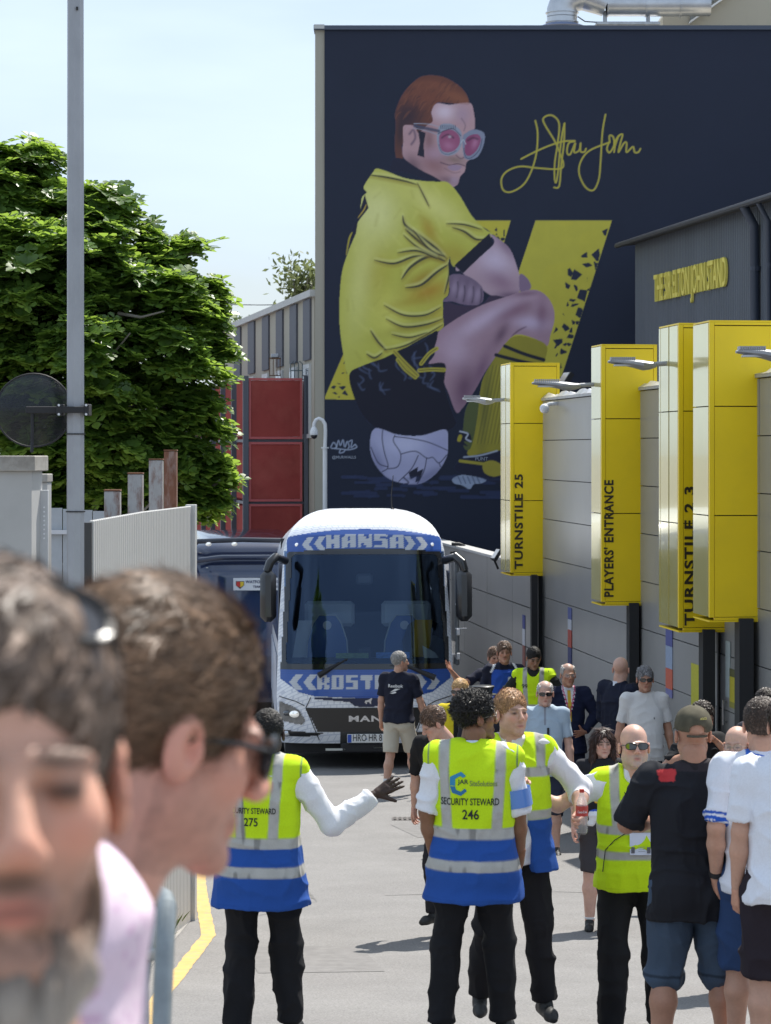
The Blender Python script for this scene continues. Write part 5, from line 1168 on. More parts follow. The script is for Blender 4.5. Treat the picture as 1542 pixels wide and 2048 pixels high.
# ================================================================ PEOPLE: signed distance fields turned into one smooth skin
class Field:
    def __init__(s, lo, hi, h):
        s.lo=np.array(lo,np.float32); s.h=h; s.n=np.ceil((np.array(hi)-s.lo)/h).astype(int)+1
        s.F=np.full(tuple(s.n),1.0,np.float32)
    def _sub(s, lo, hi):
        a=np.clip(np.floor((np.array(lo)-s.lo)/s.h).astype(int),0,s.n); b=np.clip(np.ceil((np.array(hi)-s.lo)/s.h).astype(int)+1,0,s.n)
        if (b<=a).any(): return None
        ax=[s.lo[i]+s.h*np.arange(a[i],b[i],dtype=np.float32) for i in range(3)]
        return tuple(slice(a[i],b[i]) for i in range(3)), ax[0][:,None,None], ax[1][None,:,None], ax[2][None,None,:]
    def _mix(s, sl, d, k, op):
        A=s.F[sl]
        if op=='add':
            if k<=0: s.F[sl]=np.minimum(A,d); return
            h=np.maximum(k-np.abs(A-d),0)/k; s.F[sl]=np.minimum(A,d)-h*h*k*.25
        else:                                   # cut
            d=-d
            if k<=0: s.F[sl]=np.maximum(A,d); return
            h=np.maximum(k-np.abs(A-d),0)/k; s.F[sl]=np.maximum(A,d)+h*h*k*.25
    def cone(s, a, b, ra, rb, k=.02, op='add', flat=False, sq=(1,1,1)):
        a=np.array(a,float); b=np.array(b,float); R=max(ra,rb)+k+3*s.h
        g=s._sub(np.minimum(a,b)-R*1.0/min(sq)**.0, np.maximum(a,b)+R)
        if g is None: return
        sl,X,Y,Z=g; ab=b-a; L=float(ab@ab)+1e-12
        px,py,pz=X-a[0],Y-a[1],Z-a[2]
        t0=(px*ab[0]+py*ab[1]+pz*ab[2])/L; t=np.clip(t0,0,1)
        dx,dy,dz=px-t*ab[0],py-t*ab[1],pz-t*ab[2]
        d=np.sqrt((dx*sq[0])**2+(dy*sq[1])**2+(dz*sq[2])**2)-(ra+(rb-ra)*t)
        if flat:
            l=math.sqrt(L); rad=np.sqrt(np.maximum((px-t0*ab[0])**2+(py-t0*ab[1])**2+(pz-t0*ab[2])**2,0))-(ra+(rb-ra)*t)
            d=np.maximum(rad,np.maximum(-t0,t0-1)*l)
        s._mix(sl,d.astype(np.float32),k,op)
    def ell(s, c, r, k=.02, op='add', R=None):
        c=np.array(c,float); r=np.array(r,float); m=r.max()+k+3*s.h
        g=s._sub(c-m,c+m)
        if g is None: return
        sl,X,Y,Z=g; px,py,pz=X-c[0],Y-c[1],Z-c[2]
        if R is not None:
            px,py,pz=(R[0][0]*px+R[1][0]*py+R[2][0]*pz, R[0][1]*px+R[1][1]*py+R[2][1]*pz, R[0][2]*px+R[1][2]*py+R[2][2]*pz)
        k0=np.sqrt((px/r[0])**2+(py/r[1])**2+(pz/r[2])**2); k1=np.sqrt((px/r[0]**2)**2+(py/r[1]**2)**2+(pz/r[2]**2)**2)+1e-6
        s._mix(sl,(k0*(k0-1)/k1).astype(np.float32),k,op)
    def loft(s, prof, k=.02, op='add', p=2.4):
        """prof rows: z, half width, half depth, x centre, y centre"""
        P=np.array(prof,float); o=np.argsort(P[:,0]); P=P[o]; z0,z1=P[0,0],P[-1,0]; W=max(P[:,1].max(),P[:,2].max())+k+.06
        cx0,cx1,cy0,cy1=P[:,3].min(),P[:,3].max(),P[:,4].min(),P[:,4].max()
        g=s._sub((cx0-W,cy0-W,z0-k-3*s.h),(cx1+W,cy1+W,z1+k+3*s.h))
        if g is None: return
        sl,X,Y,Z=g; zz=Z
        I=lambda c: np.interp(zz.ravel(),P[:,0],P[:,c]).reshape(zz.shape)
        a,b,cx,cy=I(1),I(2),I(3),I(4)
        q=(np.abs((X-cx)/a)**p+np.abs((Y-cy)/b)**p)**(1/p)
        d=(q-1)*np.minimum(a,b); d=np.maximum(d,np.maximum(z0-zz,zz-z1))
        s._mix(sl,d.astype(np.float32),k,op)
    def mesh(s):
        F=s.F; S=F<0; nx,ny,nz=F.shape
        c=[S[i:nx-1+i,j:ny-1+j,k:nz-1+k] for i in(0,1) for j in(0,1) for k in(0,1)]
        al=c[0].copy(); an=c[0].copy()
        for q in c[1:]: al&=q; an|=q
        M=an&~al; I,J,K=np.nonzero(M); n=len(I); idx=-np.ones(M.shape,np.int64); idx[I,J,K]=np.arange(n)
        acc=np.zeros((n,3)); cnt=np.zeros(n)
        for ax in range(3):
            for u in (0,1):
                for v in (0,1):
                    o=[0,0,0]; oth=[i for i in range(3) if i!=ax]; o[oth[0]]=u; o[oth[1]]=v; e=list(o); e[ax]=1
                    f0=F[I+o[0],J+o[1],K+o[2]]; f1=F[I+e[0],J+e[1],K+e[2]]; m=(f0<0)!=(f1<0)
                    t=np.where(m,f0/(f0-f1+1e-12*(~m)),0); P=np.zeros((n,3)); P[:,0]=o[0];P[:,1]=o[1];P[:,2]=o[2]; P[:,ax]+=t
                    acc+=P*m[:,None]; cnt+=m
        V=(np.stack([I,J,K],1)+acc/cnt[:,None])*s.h+s.lo
        Q=[]
        for ax in range(3):
            sh=[nx,ny,nz]; sl0=[slice(1,-1)]*3; sl0[ax]=slice(0,sh[ax]-1); sl1=list(sl0); sl1[ax]=slice(1,sh[ax])
            a=S[tuple(sl0)]; b=S[tuple(sl1)]; m=a!=b; ii=np.nonzero(m); pos=[ii[0]+sl0[0].start,ii[1]+sl0[1].start,ii[2]+sl0[2].start]
            u,v=[(1,2),(2,0),(0,1)][ax]
            def cell(du,dv):
                p=[pos[0].copy(),pos[1].copy(),pos[2].copy()]; p[u]-=du; p[v]-=dv; return idx[p[0],p[1],p[2]]
            q=np.stack([cell(1,1),cell(0,1),cell(0,0),cell(1,0)],1); fl=~a[ii]
            q[fl]=q[fl][:,::-1]; Q.append(q)
        Q=np.concatenate(Q); Q=Q[(Q>=0).all(1)]
        return V.astype(np.float32),Q
def relax(V,Q,it=1,w=.5):
    n=len(V)
    for _ in range(it):
        acc=np.zeros((n,3)); c=np.zeros(n)
        for a,b in ((0,1),(1,2),(2,3),(3,0)):
            for i in range(3): acc[:,i]+=np.bincount(Q[:,a],V[Q[:,b],i],n)+np.bincount(Q[:,b],V[Q[:,a],i],n)
            c+=np.bincount(Q[:,a],minlength=n)+np.bincount(Q[:,b],minlength=n)
        V=V*(1-w)+acc/np.maximum(c,1)[:,None]*w
    return V
def normals(V,Q):
    n=np.cross(V[Q[:,2]]-V[Q[:,0]],V[Q[:,3]]-V[Q[:,1]]); N=np.zeros((len(V),3))
    for a in range(4):
        for i in range(3): N[:,i]+=np.bincount(Q[:,a],n[:,i],len(V))
    return N/(np.linalg.norm(N,axis=1)[:,None]+1e-9)
_G=np.random.RandomState(5).rand(32,32,32).astype(np.float32)
def vnoise(P,sc,seed=0):
    q=np.asarray(P)*np.array(sc)+seed*7.31; i=np.floor(q).astype(int); f=q-i; f=f*f*(3-2*f); r=0
    for a in(0,1):
        for b in(0,1):
            for c in(0,1):
                w=(f[:,0] if a else 1-f[:,0])*(f[:,1] if b else 1-f[:,1])*(f[:,2] if c else 1-f[:,2])
                r=r+w*_G[(i[:,0]+a)%32,(i[:,1]+b)%32,(i[:,2]+c)%32]
    return r*2-1
def folds(V,N,amp,seed,sc=9.0,stretch=(1,1,.6)):
    """cloth folds: warped ridges plus soft unevenness"""
    W=V+np.stack([vnoise(V,(5,5,5),seed+k) for k in range(3)],1)*.05
    a=vnoise(W,(sc*stretch[0],sc*stretch[1],sc*stretch[2]*2),seed+4); b=vnoise(W,(sc*2.1,sc*2.1,sc*1.6),seed+5); c=(1-np.abs(vnoise(W,(sc*2.2,sc*2.2,sc*1.5),seed+6)))**3
    r=(1-np.abs(a))**3*1.5-.65+b*.35+c*.5
    return V+N*(r*amp)[:,None]
CLOTH={}
def cloth(name,rough=.85,**k): return mat('cloth_'+name,(1,1,1),rough,attr=True,noise=.06,nscale=120,bump=.25,bscale=700,bdist=.001,spec=.25,**k)
SKINM=mat('skin',(1,1,1),.48,attr=True,spec=.4,noise=.07,nscale=60,bump=.12,bscale=500,sss=.12,bdist=.001)
HAIRM=mat('hair',(1,1,1),.55,attr=True,spec=.22,noise=.35,nscale=90,stretch=(1,1,.25),bump=.7,bscale=260,bdist=.003)
def lerp(a,b,t): a=np.array(a,float); return a+(np.array(b,float)-a)*t
def ik(a,b,l1,l2,hint):
    a=np.array(a,float); b=np.array(b,float); v=b-a; d=np.linalg.norm(v)
    if d>(l1+l2)*.995: v=v/d*(l1+l2)*.995; b=a+v; d=np.linalg.norm(v)
    u=v/d; x=(l1*l1-l2*l2+d*d)/(2*d); h=math.sqrt(max(l1*l1-x*x,0)); w=np.array(hint,float); w=w-u*(w@u); w/=np.linalg.norm(w)+1e-9
    return a+u*x+w*h, b
def rotm(yaw,pitch,roll=0):
    return np.array((Matrix.Rotation(yaw,3,'Z')@Matrix.Rotation(pitch,3,'X')@Matrix.Rotation(roll,3,'Y')))
def head_field(F, c, R, S=1.0, det=True, fat=0.0, female=False):
    T=lambda p:(np.array(c)+R@(np.array(p,float)*S))
    E=lambda p,r,k=.02,op='add':F.ell(T(p),np.array(r)*S,k*S,op,R)
    K=lambda a,b,ra,rb,k=.015,op='add':F.cone(T(a),T(b),ra*S,rb*S,k*S,op)
    E((0,-.018,.040),(.076,.095,.086),.0); E((0,.022,-.030),(.062+fat,.070,.085),.03)
    for s in(-1,1):
        K((s*.046,.0,-.062),(s*.012,.070,-.100),.022+fat,.016,.025)
        E((s*.040,.055,-.022),(.022,.022,.02),.02)                        # cheeks
        if det:
            E((s*.032,.096,-.001),(.017,.014,.011),.012,'cut'); E((s*.032,.077,.0),(.013,.013,.013),.003)
            K((s*.010,.088,.018),(s*.048,.076,.016),.0085,.006,.012)
            E((s*.084,-.008,-.010),(.010,.019,.033),.006,'add'); E((s*.095,-.000,-.006),(.011,.011,.021),.003,'cut'); E((s*.083,.008,-.014),(.006,.005,.009),.004)
            E((s*.011,.104,-.037),(.008,.010,.008),.007)
    if det:
        K((0,.092,.008),(0,.113,-.030),.0075,.0115,.012)
        K((-.020,.083,-.066),(.020,.083,-.066),.007,.007,.008); K((-.016,.085,-.076),(.016,.085,-.076),.0075,.0075,.008)
        E((0,.080,-.108),(.020,.016,.014),.02)
    K((0,-.012,-.06),(0,-.035,-.17),(.050 if female else .058)+fat*.7,(.052 if female else .064)+fat,.025)
def skin_colors(V,c,R,S,base,o):
    L=(V-np.array(c))@R/S; base=np.array(base); C=np.tile(base,(len(V),1))
    hd=(L[:,2]>-.13)&(np.abs(L[:,0])<.11)&(np.abs(L[:,1])<.14)&(L[:,2]<.16)
    C*= (1+.10*vnoise(V,(28,28,28),3))[:,None]
    def mixc(m,col,a=1.0):
        m=np.clip(m,0,1)*hd*a; C[:]=C*(1-m[:,None])+np.array(col)*m[:,None]
    G=lambda p,r: np.exp(-(((L-np.array(p))/np.array(r))**2).sum(1))
    red=base*np.array([1.12,.72,.66])
    for s in(-1,1):
        mixc(G((s*.042,.08,-.028),(.022,.03,.02)),red,.5); mixc(G((s*.08,0,-.01),(.012,.03,.035)),red,.6)
        mixc(G((s*.032,.092,.001),(.020,.03,.012)),base*.45,.6); mixc(G((s*.032,.092,-.001),(.014,.03,.0055))*1.3,base*.10,.95)
        if o.get('brow'): mixc((G((s*.032,.09,.020),(.021,.03,.0065))*1.6),o['brow'],.95)
        mixc(G((s*.020,.1,-.015),(.006,.03,.012)),base*.7,.5)
    mixc(G((0,.115,-.034),(.014,.03,.012)),red,.5); mixc(G((0,.095,-.071),(.019,.03,.008))*1.4,base*np.array([.95,.50,.48]),.85)
    mixc(G((0,.095,-.0705),(.019,.03,.0022))*1.4,base*.25,.8)
    mixc(G((0,.07,.06),(.06,.06,.03)),base*1.12,.4)
    fr=L[:,1]>-.02
    if o.get('beard'):
        col,st=o['beard']; jaw=1/(1+np.exp((L[:,2]+.052-.35*np.maximum(0,.03-L[:,1]))*160)); z=L[:,2]
        m=jaw*fr*(L[:,2]>-.135)*(1-G((0,.095,-.072),(.020,.03,.010)))*(.75+.35*vnoise(V,(120,120,120),8))
        mu=G((0,.1,-.054),(.026,.03,.008))*1.3
        sb=G((.075,.02,-.02),(.012,.014,.04))+G((-.075,.02,-.02),(.012,.014,.04))
        mixc(np.maximum(np.maximum(m,mu),sb),col,st)
    if o.get('moustache') is not None: mixc(G((0,.1,-.054),(.026,.03,.008))*1.5,o['moustache'],.9)
    if o.get('stubble') is not None:
        z=L[:,2]; m=1/(1+np.exp((z-.055)*200)) if False else ((L[:,2]>.035+.35*L[:,1])|(L[:,1]<-.03)&(L[:,2]>-.03))*1.0
        mixc(m*(.6+.4*vnoise(V,(90,90,90),9)),o['stubble'],.45)
    return C,L
def hair_mesh(c,R,S,style,col,parent,h,seed=1,thick=.012):
    """a cap of hair cut along a hairline, roughened into locks"""
    F=Field(np.array(c)-.24*S,np.array(c)+.24*S,h)
    T=lambda p:(np.array(c)+R@(np.array(p,float)*S)); t=thick
    E=lambda p,r,k=.02,op='add':F.ell(T(p),np.array(r)*S,k*S,op,R)
    E((0,-.020,.043),(.078+t,.096+t,.088+t),0)
    if style=='long':
        for s in(-1,1):
            F.cone(T((s*.072,-.02,.03)),T((s*.086,-.01,-.15)),.040*S,.035*S,.03,'add'); F.cone(T((s*.05,-.06,.0)),T((s*.05,-.06,-.17)),.055*S,.045*S,.03)
        E((0,.085,-.045),(.062,.085,.105),.012,'cut')
    elif style in('short','crop','curly','side'):
        if style=='curly':
            r=np.random.RandomState(seed)
            for _ in range(95):
                v=r.normal(size=3); v/=np.linalg.norm(v); v[2]=abs(v[2])*1.0-.15
                p=np.array([v[0]*(.080),v[1]*.098-.020,v[2]*.090+.048]); E(p,(.018,.018,.014),.008)
            E((0,.105,-.045),(.068,.085,.085),.012,'cut')
        elif style=='side': E((0,.124,-.035 if h>.004 else .014),(.085,.085,.096),.014,'cut')
        else: E((0,.118,-.040),(.088,.085,.095),.014,'cut')
        low=-.035 if style=='crop' else (-.05 if style!='curly' else -.055)
        # remove below the ears and around them
        F.ell(T((0,0,low-.16)),np.array((.3,.3,.155))*S,.01,'cut',R)
        for s in(-1,1): F.ell(T((s*.092,.008,-.030)),np.array((.030,.028,.038))*S,.008,'cut',R)
        for s in(-1,1): F.ell(T((s*.09,.10,-.02)),np.array((.045,.07,.09))*S,.008,'cut',R)
    elif style=='fringe':                       # balding: hair only round the sides and back
        F.ell(T((0,.03,.125)),np.array((.075,.12,.055))*S,.01,'cut',R); F.ell(T((0,.115,-.01)),np.array((.10,.10,.13))*S,.01,'cut',R); F.ell(T((0,0,-.20)),np.array((.3,.3,.155))*S,.01,'cut',R)
        for s in(-1,1): F.ell(T((s*.092,.008,-.030)),np.array((.030,.028,.038))*S,.008,'cut',R)
    V,Q=F.mesh()
    if not len(Q): return None
    V=relax(V,Q,1); N=normals(V,Q); L=(V-np.array(c))@R/S
    if style=='long': a=vnoise(L,(70,70,7),seed); am=.006
    elif style=='curly': a=vnoise(L,(75,75,75),seed); am=.007
    elif style=='crop': a=vnoise(L,(110,110,110),seed); am=.0025
    else:
        f=1.6 if h<.004 else 1.0; a=vnoise(L+np.stack([vnoise(L,(20,20,20),seed+2)]*3,1)*.012,(95*f,16,64*f),seed)*.75+vnoise(L,(34,12,30),seed+9)*.22; am=.0036
    V=V+N*(a*am)[:,None]
    C=np.array(col)[None,:]*(1+.45*a+.25*vnoise(L,(160,160,60),seed+6))[:,None]; C=np.clip(C,.001,1)
    o=mesh_obj('hair',V,Q,HAIRM,parent,True,C)
    strands(V,normals(V,Q),L,R,S,style,col,o,h,seed)
    return o
STRM=mat('hair_strand',(1,1,1),.45,attr=True,spec=.35)
def strands(V,N,L,R,S,style,col,parent,h,seed):
    r=np.random.RandomState(seed); close=h<.004
    n=14000 if close else (2600 if h<.0055 else 900); w=.0009 if close else (.0022 if h<.0055 else .004)
    if style=='crop': n=int(n*1.2)
    # leave the hidden underside alone
    ok=np.nonzero(((L-np.array((0,-.015,.03)))*((V-V.mean(0))@R*0+N@R)).sum(1)>0)[0]
    i=r.choice(ok,n); P=V[i]; n_=N[i]; l=L[i]
    if style=='long': f=np.stack([np.sign(l[:,0])*.25,np.zeros(n)-.1,-np.ones(n)],1)
    elif style=='curly': f=r.normal(size=(n,3))
    elif style=='crop': f=np.stack([np.zeros(n),.5+0*l[:,0],-.6*np.ones(n)],1)
    elif style=='side': f=np.stack([l[:,0]*3,-np.ones(n),-.35-np.maximum(0,.05-l[:,2])*5],1) if close else np.stack([.6+l[:,0]*4,.5+0*l[:,0],-.5*np.ones(n)],1)
    else: f=np.stack([l[:,0]*5,.4-(l[:,1]<0)*.9,-.6*np.ones(n)],1)
    f=f+r.normal(size=(n,3))*(.28 if style!='curly' else .1); f=f@R.T
    f=f-n_*(f*n_).sum(1)[:,None]; f/=np.linalg.norm(f,axis=1)[:,None]+1e-9
    ln={'long':.06,'curly':.018,'crop':.008,'side':(.028 if close else .018),'short':.020,'fringe':.010}[style]*S*r.uniform(.6,1.4,n); lift={'crop':.5,'short':.45,'curly':.7,'fringe':.3}.get(style,.12)
    sd=np.cross(f,n_); bend=r.normal(size=n)*.25
    VV=[];k=4
    for j in range(k):
        t=j/(k-1); c=P+f*(ln*t)[:,None]+n_*(ln*lift*math.sin(t*2.2)-.001)[:,None]+sd*(ln*bend*t*t)[:,None]; ww=w*(1-.75*t)
        VV+=[c-sd*ww,c+sd*ww]
    A=np.stack(VV,1).reshape(-1,3); b=np.arange(n)*2*k; F=np.concatenate([np.stack([b+2*j,b+2*j+1,b+2*j+3,b+2*j+2],1) for j in range(k-1)])
    tone=np.exp(r.normal(size=n)*.42+.15+.5*vnoise(l,(45,45,45),seed+3)); C=np.repeat(np.array(col)[None,:]*tone[:,None],2*k,0)
    o=mesh_obj('strands',A,F,STRM,parent,True,np.clip(C,.003,.9)); o['kind']='stuff'
def hand_pts(kind,S=1.0):
    """palm frame: x across (thumb side +), y toward fingers, z back of hand. returns finger chains"""
    f=[]
    xs=(.030,.010,-.010,-.029); ln=(.070,.078,.072,.056); 
    curl={'relaxed':(.35,.55,.4),'flat':(.05,.08,.05),'grip':(.9,1.2,.7),'fist':(1.3,1.5,.9),'point':(.2,.3,.2)}[kind]
    for i,(x,l) in enumerate(zip(xs,ln)):
        p=np.array((x,.088 if i<3 else .080,0.)); ch=[np.array((x*.75,.045,0)),p]; a=0; seg=(l*.46,l*.30,l*.24)
        for s,c in zip(seg,curl):
            a+=c*(1+.12*i if kind!='flat' else 1); p=p+np.array((x*.10,math.cos(a)*s,-math.sin(a)*s)); ch.append(p)
        f.append((ch,(.0105,.0098,.0090,.0082,.0070)))
    if kind in('flat',): th=[(.018,.020,0),(.045,.045,-.004),(.068,.062,-.004),(.088,.078,-.004)]
    elif kind in('relaxed','point'): th=[(.018,.020,0),(.040,.042,-.015),(.048,.070,-.028),(.050,.092,-.036)]
    else: th=[(.018,.020,0),(.040,.040,-.020),(.036,.062,-.040),(.018,.075,-.052)]
    f.append(([np.array(t,float) for t in th],(.016,.0135,.0115,.0090)))
    return f
def make_hand(w, Rm, kind, side, S, h):
    """w wrist, Rm palm frame, side +1 right hand -1 left hand. returns verts, quads"""
    F=Field(np.array(w)-.17*S,np.array(w)+.21*S,h)
    def T(p): p=np.array(p,float).copy(); p[0]*=-side if False else side; return np.array(w)+Rm@(p*S)
    F.cone(T((0,-.06,0)),T((0,.01,0)),.026*S,.025*S,.0)
    F.cone(T((.017,.025,0)),T((.024,.080,0)),.017*S,.013*S,.012); F.cone(T((-.014,.025,0)),T((-.022,.072,0)),.017*S,.013*S,.012); F.cone(T((0,.02,0)),T((0,.078,0)),.018*S,.014*S,.014)
    for ch,rr in hand_pts(kind):
        for i in range(len(ch)-1): F.cone(T(ch[i]),T(ch[i+1]),rr[i]*S,rr[min(i+1,len(rr)-1)]*S,.004*S)
    V,Q=F.mesh(); return relax(V,Q,1,.4),Q
def frame(yv,zv):
    y=np.array(yv,float); y/=np.linalg.norm(y); z=np.array(zv,float); z=z-y*(z@y); z/=np.linalg.norm(z)+1e-9; x=np.cross(y,z); return np.stack([x,y,z],1)
def person(label, loc, rz, H=1.78, skin=(.50,.28,.19), h=.009, group='people in the road outside the stand', **o):
    """local axes: +Y the way the body faces, +X its right, Z up. All joints for a 1.78 m figure, then scaled."""
    S=H/1.78; fat=o.get('fat',0.0); fem=o.get('female',False)
    root=empty('person',loc,rz,label,'person',group); 
    lean=np.array(o.get('lean',(0,0))); sh_y=lean[1]; sh_x=lean[0]
    wd=o.get('wide',1.0)
    pel=np.array((0,0,.96)); che=np.array((sh_x*.6,sh_y*.6,1.30)); nk=np.array((sh_x,sh_y,1.50))
    shl=[np.array((sh_x+s*.185*wd,sh_y-.0,1.462+o.get('shrug',0)+(o.get('tilt',0)*s))) for s in(-1,1)]
    hc=np.array((sh_x,sh_y+.035,1.668))+np.array(o.get('head_off',(0,0,0))); yaw,pit=o.get('head',(0,0)); HR=rotm(yaw,pit,o.get('roll',0))
    # arms: wrist positions (left,right) relative to a standing figure, elbow hints
    wr=o.get('wrists',((-.27,.05,.90),(.27,.05,.90))); hint=o.get('elbows',((-.3,-1,0),(.3,-1,0))); hk=o.get('hands',('relaxed','relaxed'))
    el=[];wri=[]
    for i in range(2):
        e,b=ik(shl[i],np.array(wr[i],float),*o.get('arml',(.285,.265)),hint[i]); el.append(e); wri.append(b)
    # legs
    an=o.get('ankles',((-.11,0,.09),(.11,0,.09))); kn=[];hip=[np.array((-.095,0,.93)),np.array((.095,0,.93))]; ank=[]
    for i in range(2):
        k_,b=ik(hip[i],np.array(an[i],float),.43,.41,o.get('knees',((-.1,1,0),(.1,1,0)))[i]); kn.append(k_); ank.append(b)
    zlow=min(a[2] for a in ank)-.09
    K=lambda p: np.array(p,float)*S
    allp=np.array([*el,*wri,*kn,*ank,*hip,*shl,hc]); lo=allp.min(0)-.22; hi=allp.max(0)+.22
    # ---- body: trunk, neck, arms, legs, head in one field
    B=Field(K(lo),K(hi),h)
    B.loft([(z*S,a*S*wd,b*S,x*S,y*S) for z,a,b,x,y in [(.86,.13,.09,0,0),(1.0,.14,.10,0,0),(1.2,.14,.10,sh_x*.4,sh_y*.4),(1.38,.15,.10,sh_x*.8,sh_y*.8),(1.45,.12,.07,sh_x,sh_y)]],0)
    for i,s in((0,-1),(1,1)):
        B.cone(K(shl[i]-np.array((s*.05,0,.03))),K(shl[i]-np.array((s*.01,0,.01))),.045*S,.044*S,.03); af=1+fat*4
        B.cone(K(shl[i]),K(el[i]),.044*S*af,.040*S*af,.02); B.cone(K(el[i]),K(lerp(el[i],wri[i],.35)),.041*S*af,.043*S*af,.02); B.cone(K(lerp(el[i],wri[i],.35)),K(wri[i]),.043*S*af,.027*S,.02)
        lf=o.get('legw',1.0)*(.80 if o['legs'].get('len',1)>1.3 else 1.0)
        B.cone(K(hip[i]),K(kn[i]),.078*S*lf,.053*S*lf,.03); B.cone(K(kn[i]),K(lerp(kn[i],ank[i],.32)-np.array((0,.015,0))),.052*S*lf,.058*S*lf,.03); B.cone(K(lerp(kn[i],ank[i],.32)-np.array((0,.015,0))),K(ank[i]),.057*S*lf,.036*S*lf,.03); B.cone(K(ank[i]),K(ank[i]+np.array((0,.02,-.04))),.036*S,.034*S,.02)
    B.cone(K(nk-np.array((0,.0,.05))),K(hc-np.array((0,.03,.08))),(.056+fat)*S,(.056+fat*.6)*S,.04)
    hh=o.get('hh') or min(h,.0045 if h<.009 else .006)
    # cut the head/neck out at a finer pitch: both meet inside the neck
    V,Q=B.mesh(); V=relax(V,Q,1)
    C=np.tile(np.array(skin),(len(V),1))*(1+.08*vnoise(V,(25,25,25),3))[:,None]
    HF=Field(K(hc)-np.array((.16,.17,.21))*S,K(hc)+np.array((.16,.17,.17))*S,hh); head_field(HF,K(hc),HR,S,True,fat*.6,fem)
    HV,HQ=HF.mesh(); HV=relax(HV,HQ,1,.35); HC,_=skin_colors(HV,K(hc),HR,S,skin,o)
    # the upper arm and hands
    Vs=[V,HV];Qs=[Q,HQ+len(V)];Cs=[C,HC]; off=len(V)+len(HV)
    for i,s in((0,-1),(1,1)):
        if hk[i] is None: continue
        fd=wri[i]-el[i]; d=o.get('hand_dir',(None,None))[i]; d=fd if d is None else np.array(d,float); bk=o.get('hand_back',((-1,0,0),(1,0,0)))[i]
        Rm=frame(d,bk)
        hv,hq=make_hand(K(wri[i]),Rm,hk[i],o.get('thumb',(1,1))[i]*(1 if i==0 else -1),S*1.0,.0042 if h<=.009 else .006)
        Vs.append(hv);Qs.append(hq+off);off+=len(hv);Cs.append(np.tile(np.array(skin)*np.array([1.05,.95,.92]),(len(hv),1)))
    mesh_obj('body',np.concatenate(Vs),np.concatenate(Qs),SKINM,root,True,np.concatenate(Cs))
    # ---- shirt
    sh=o['shirt']; sl=sh.get('sleeve',.62); bulk=1+fat*3; sc=np.array(sh['col']); belly=o.get('belly',0)
    F=Field(K(np.minimum(lo,(-.35,-.3,.7))),K(hi),h)
    hem=sh.get('hem',.84)
    def torso(F,grow,hem,flare,top=True):
        P=[(hem,(.175*wd+flare)*bulk+grow,(.125+flare*.6)*bulk+grow+belly*.5,0,belly*.5),(.98,.172*wd*bulk+grow+flare*.4,.122*bulk+grow+belly,0,belly*.9),(1.12,.168*wd*bulk+grow+flare*.2,.120*bulk+grow+belly*.9,sh_x*.3,sh_y*.3+belly*.8),(1.28,.180*wd*bulk+grow,.120*bulk+grow+belly*.3,sh_x*.6,sh_y*.6+belly*.3),(1.38,.178*wd*bulk+grow,.112*bulk+grow,sh_x*.85,sh_y*.85),(1.445,.145*wd+grow,.092+grow,sh_x,sh_y),(1.495,.090+grow,.074+grow,sh_x,sh_y),(1.535,.068+grow*.6,.066+grow*.6,sh_x,sh_y+.012)]
        P=[p for p in P if p[0]>=hem]
        F.loft([(z*S,a*S,b*S,x*S,y*S) for z,a,b,x,y in P],0)
        for i,s in((0,-1),(1,1)):
            F.cone(K((sh_x+s*.05,sh_y,1.488)),K(shl[i]+np.array((-s*.01,0,.000))),(.046+grow)*S,(.058+grow)*S,.05)
        if hem<.93:
            for s in(-1,1): F.ell(K((s*.075,-.055,.90)),np.array((.112+grow,.100+grow,.13))*S*bulk,.05)
            F.loft([(z*S,1*S,1*S,0,0) for z in(hem-.5,hem)],0,'cut')
    torso(F,.006,hem,sh.get('flare',.01))
    for i,s in((0,-1),(1,1)):
        sw=sh.get('sw',1.0)*(1+fat*3)
        if sl<=1:
            e=lerp(shl[i],el[i],sl); F.cone(K(shl[i]),K(lerp(shl[i],e,.25)),.060*S,.060*S*sw,.045); F.cone(K(lerp(shl[i],e,.05)),K(e),.055*S*sw,.059*S*sw,.012,flat=True)
        else:
            F.cone(K(shl[i]),K(lerp(shl[i],el[i],.3)),.062*S*sw,.058*S*sw,.045); F.cone(K(lerp(shl[i],el[i],.1)),K(el[i]),.060*S*sw,.054*S*sw,.015); e=lerp(el[i],wri[i],sl-1); F.cone(K(el[i]),K(e),.055*S*sw,.040*S*sw,.02,flat=True)
            F.cone(K(el[i]),K(lerp(el[i],wri[i],.02)),.055*S*sw,.055*S*sw,.02)
            if sh.get('cuff'): F.cone(K(lerp(el[i],wri[i],max(0,sl-1-.13))),K(e),.047*S*sw,.050*S*sw,.006,flat=True)
    # shirt mesh is clipped at the neck: open ring
    F.ell(K((sh_x,sh_y+.02,1.560)),np.array((.060,.064,.045))*S,.01,'cut')
    V,Q=F.mesh(); V=relax(V,Q,1); N=normals(V,Q); V=folds(V,N,sh.get('fold',.011)*S,o.get('seed',1),sh.get('fs',8.0))
    L=V/S; C=np.tile(sc,(len(V),1)).astype(float)
    if 'paint' in sh: C=sh['paint'](L,C,dict(sh=shl,el=el,wr=wri,nk=nk))
    shirt=mesh_obj('shirt' if not sh.get('jacket') else 'jacket',V,Q,cloth('plain'),root,True,np.clip(C,0,1))
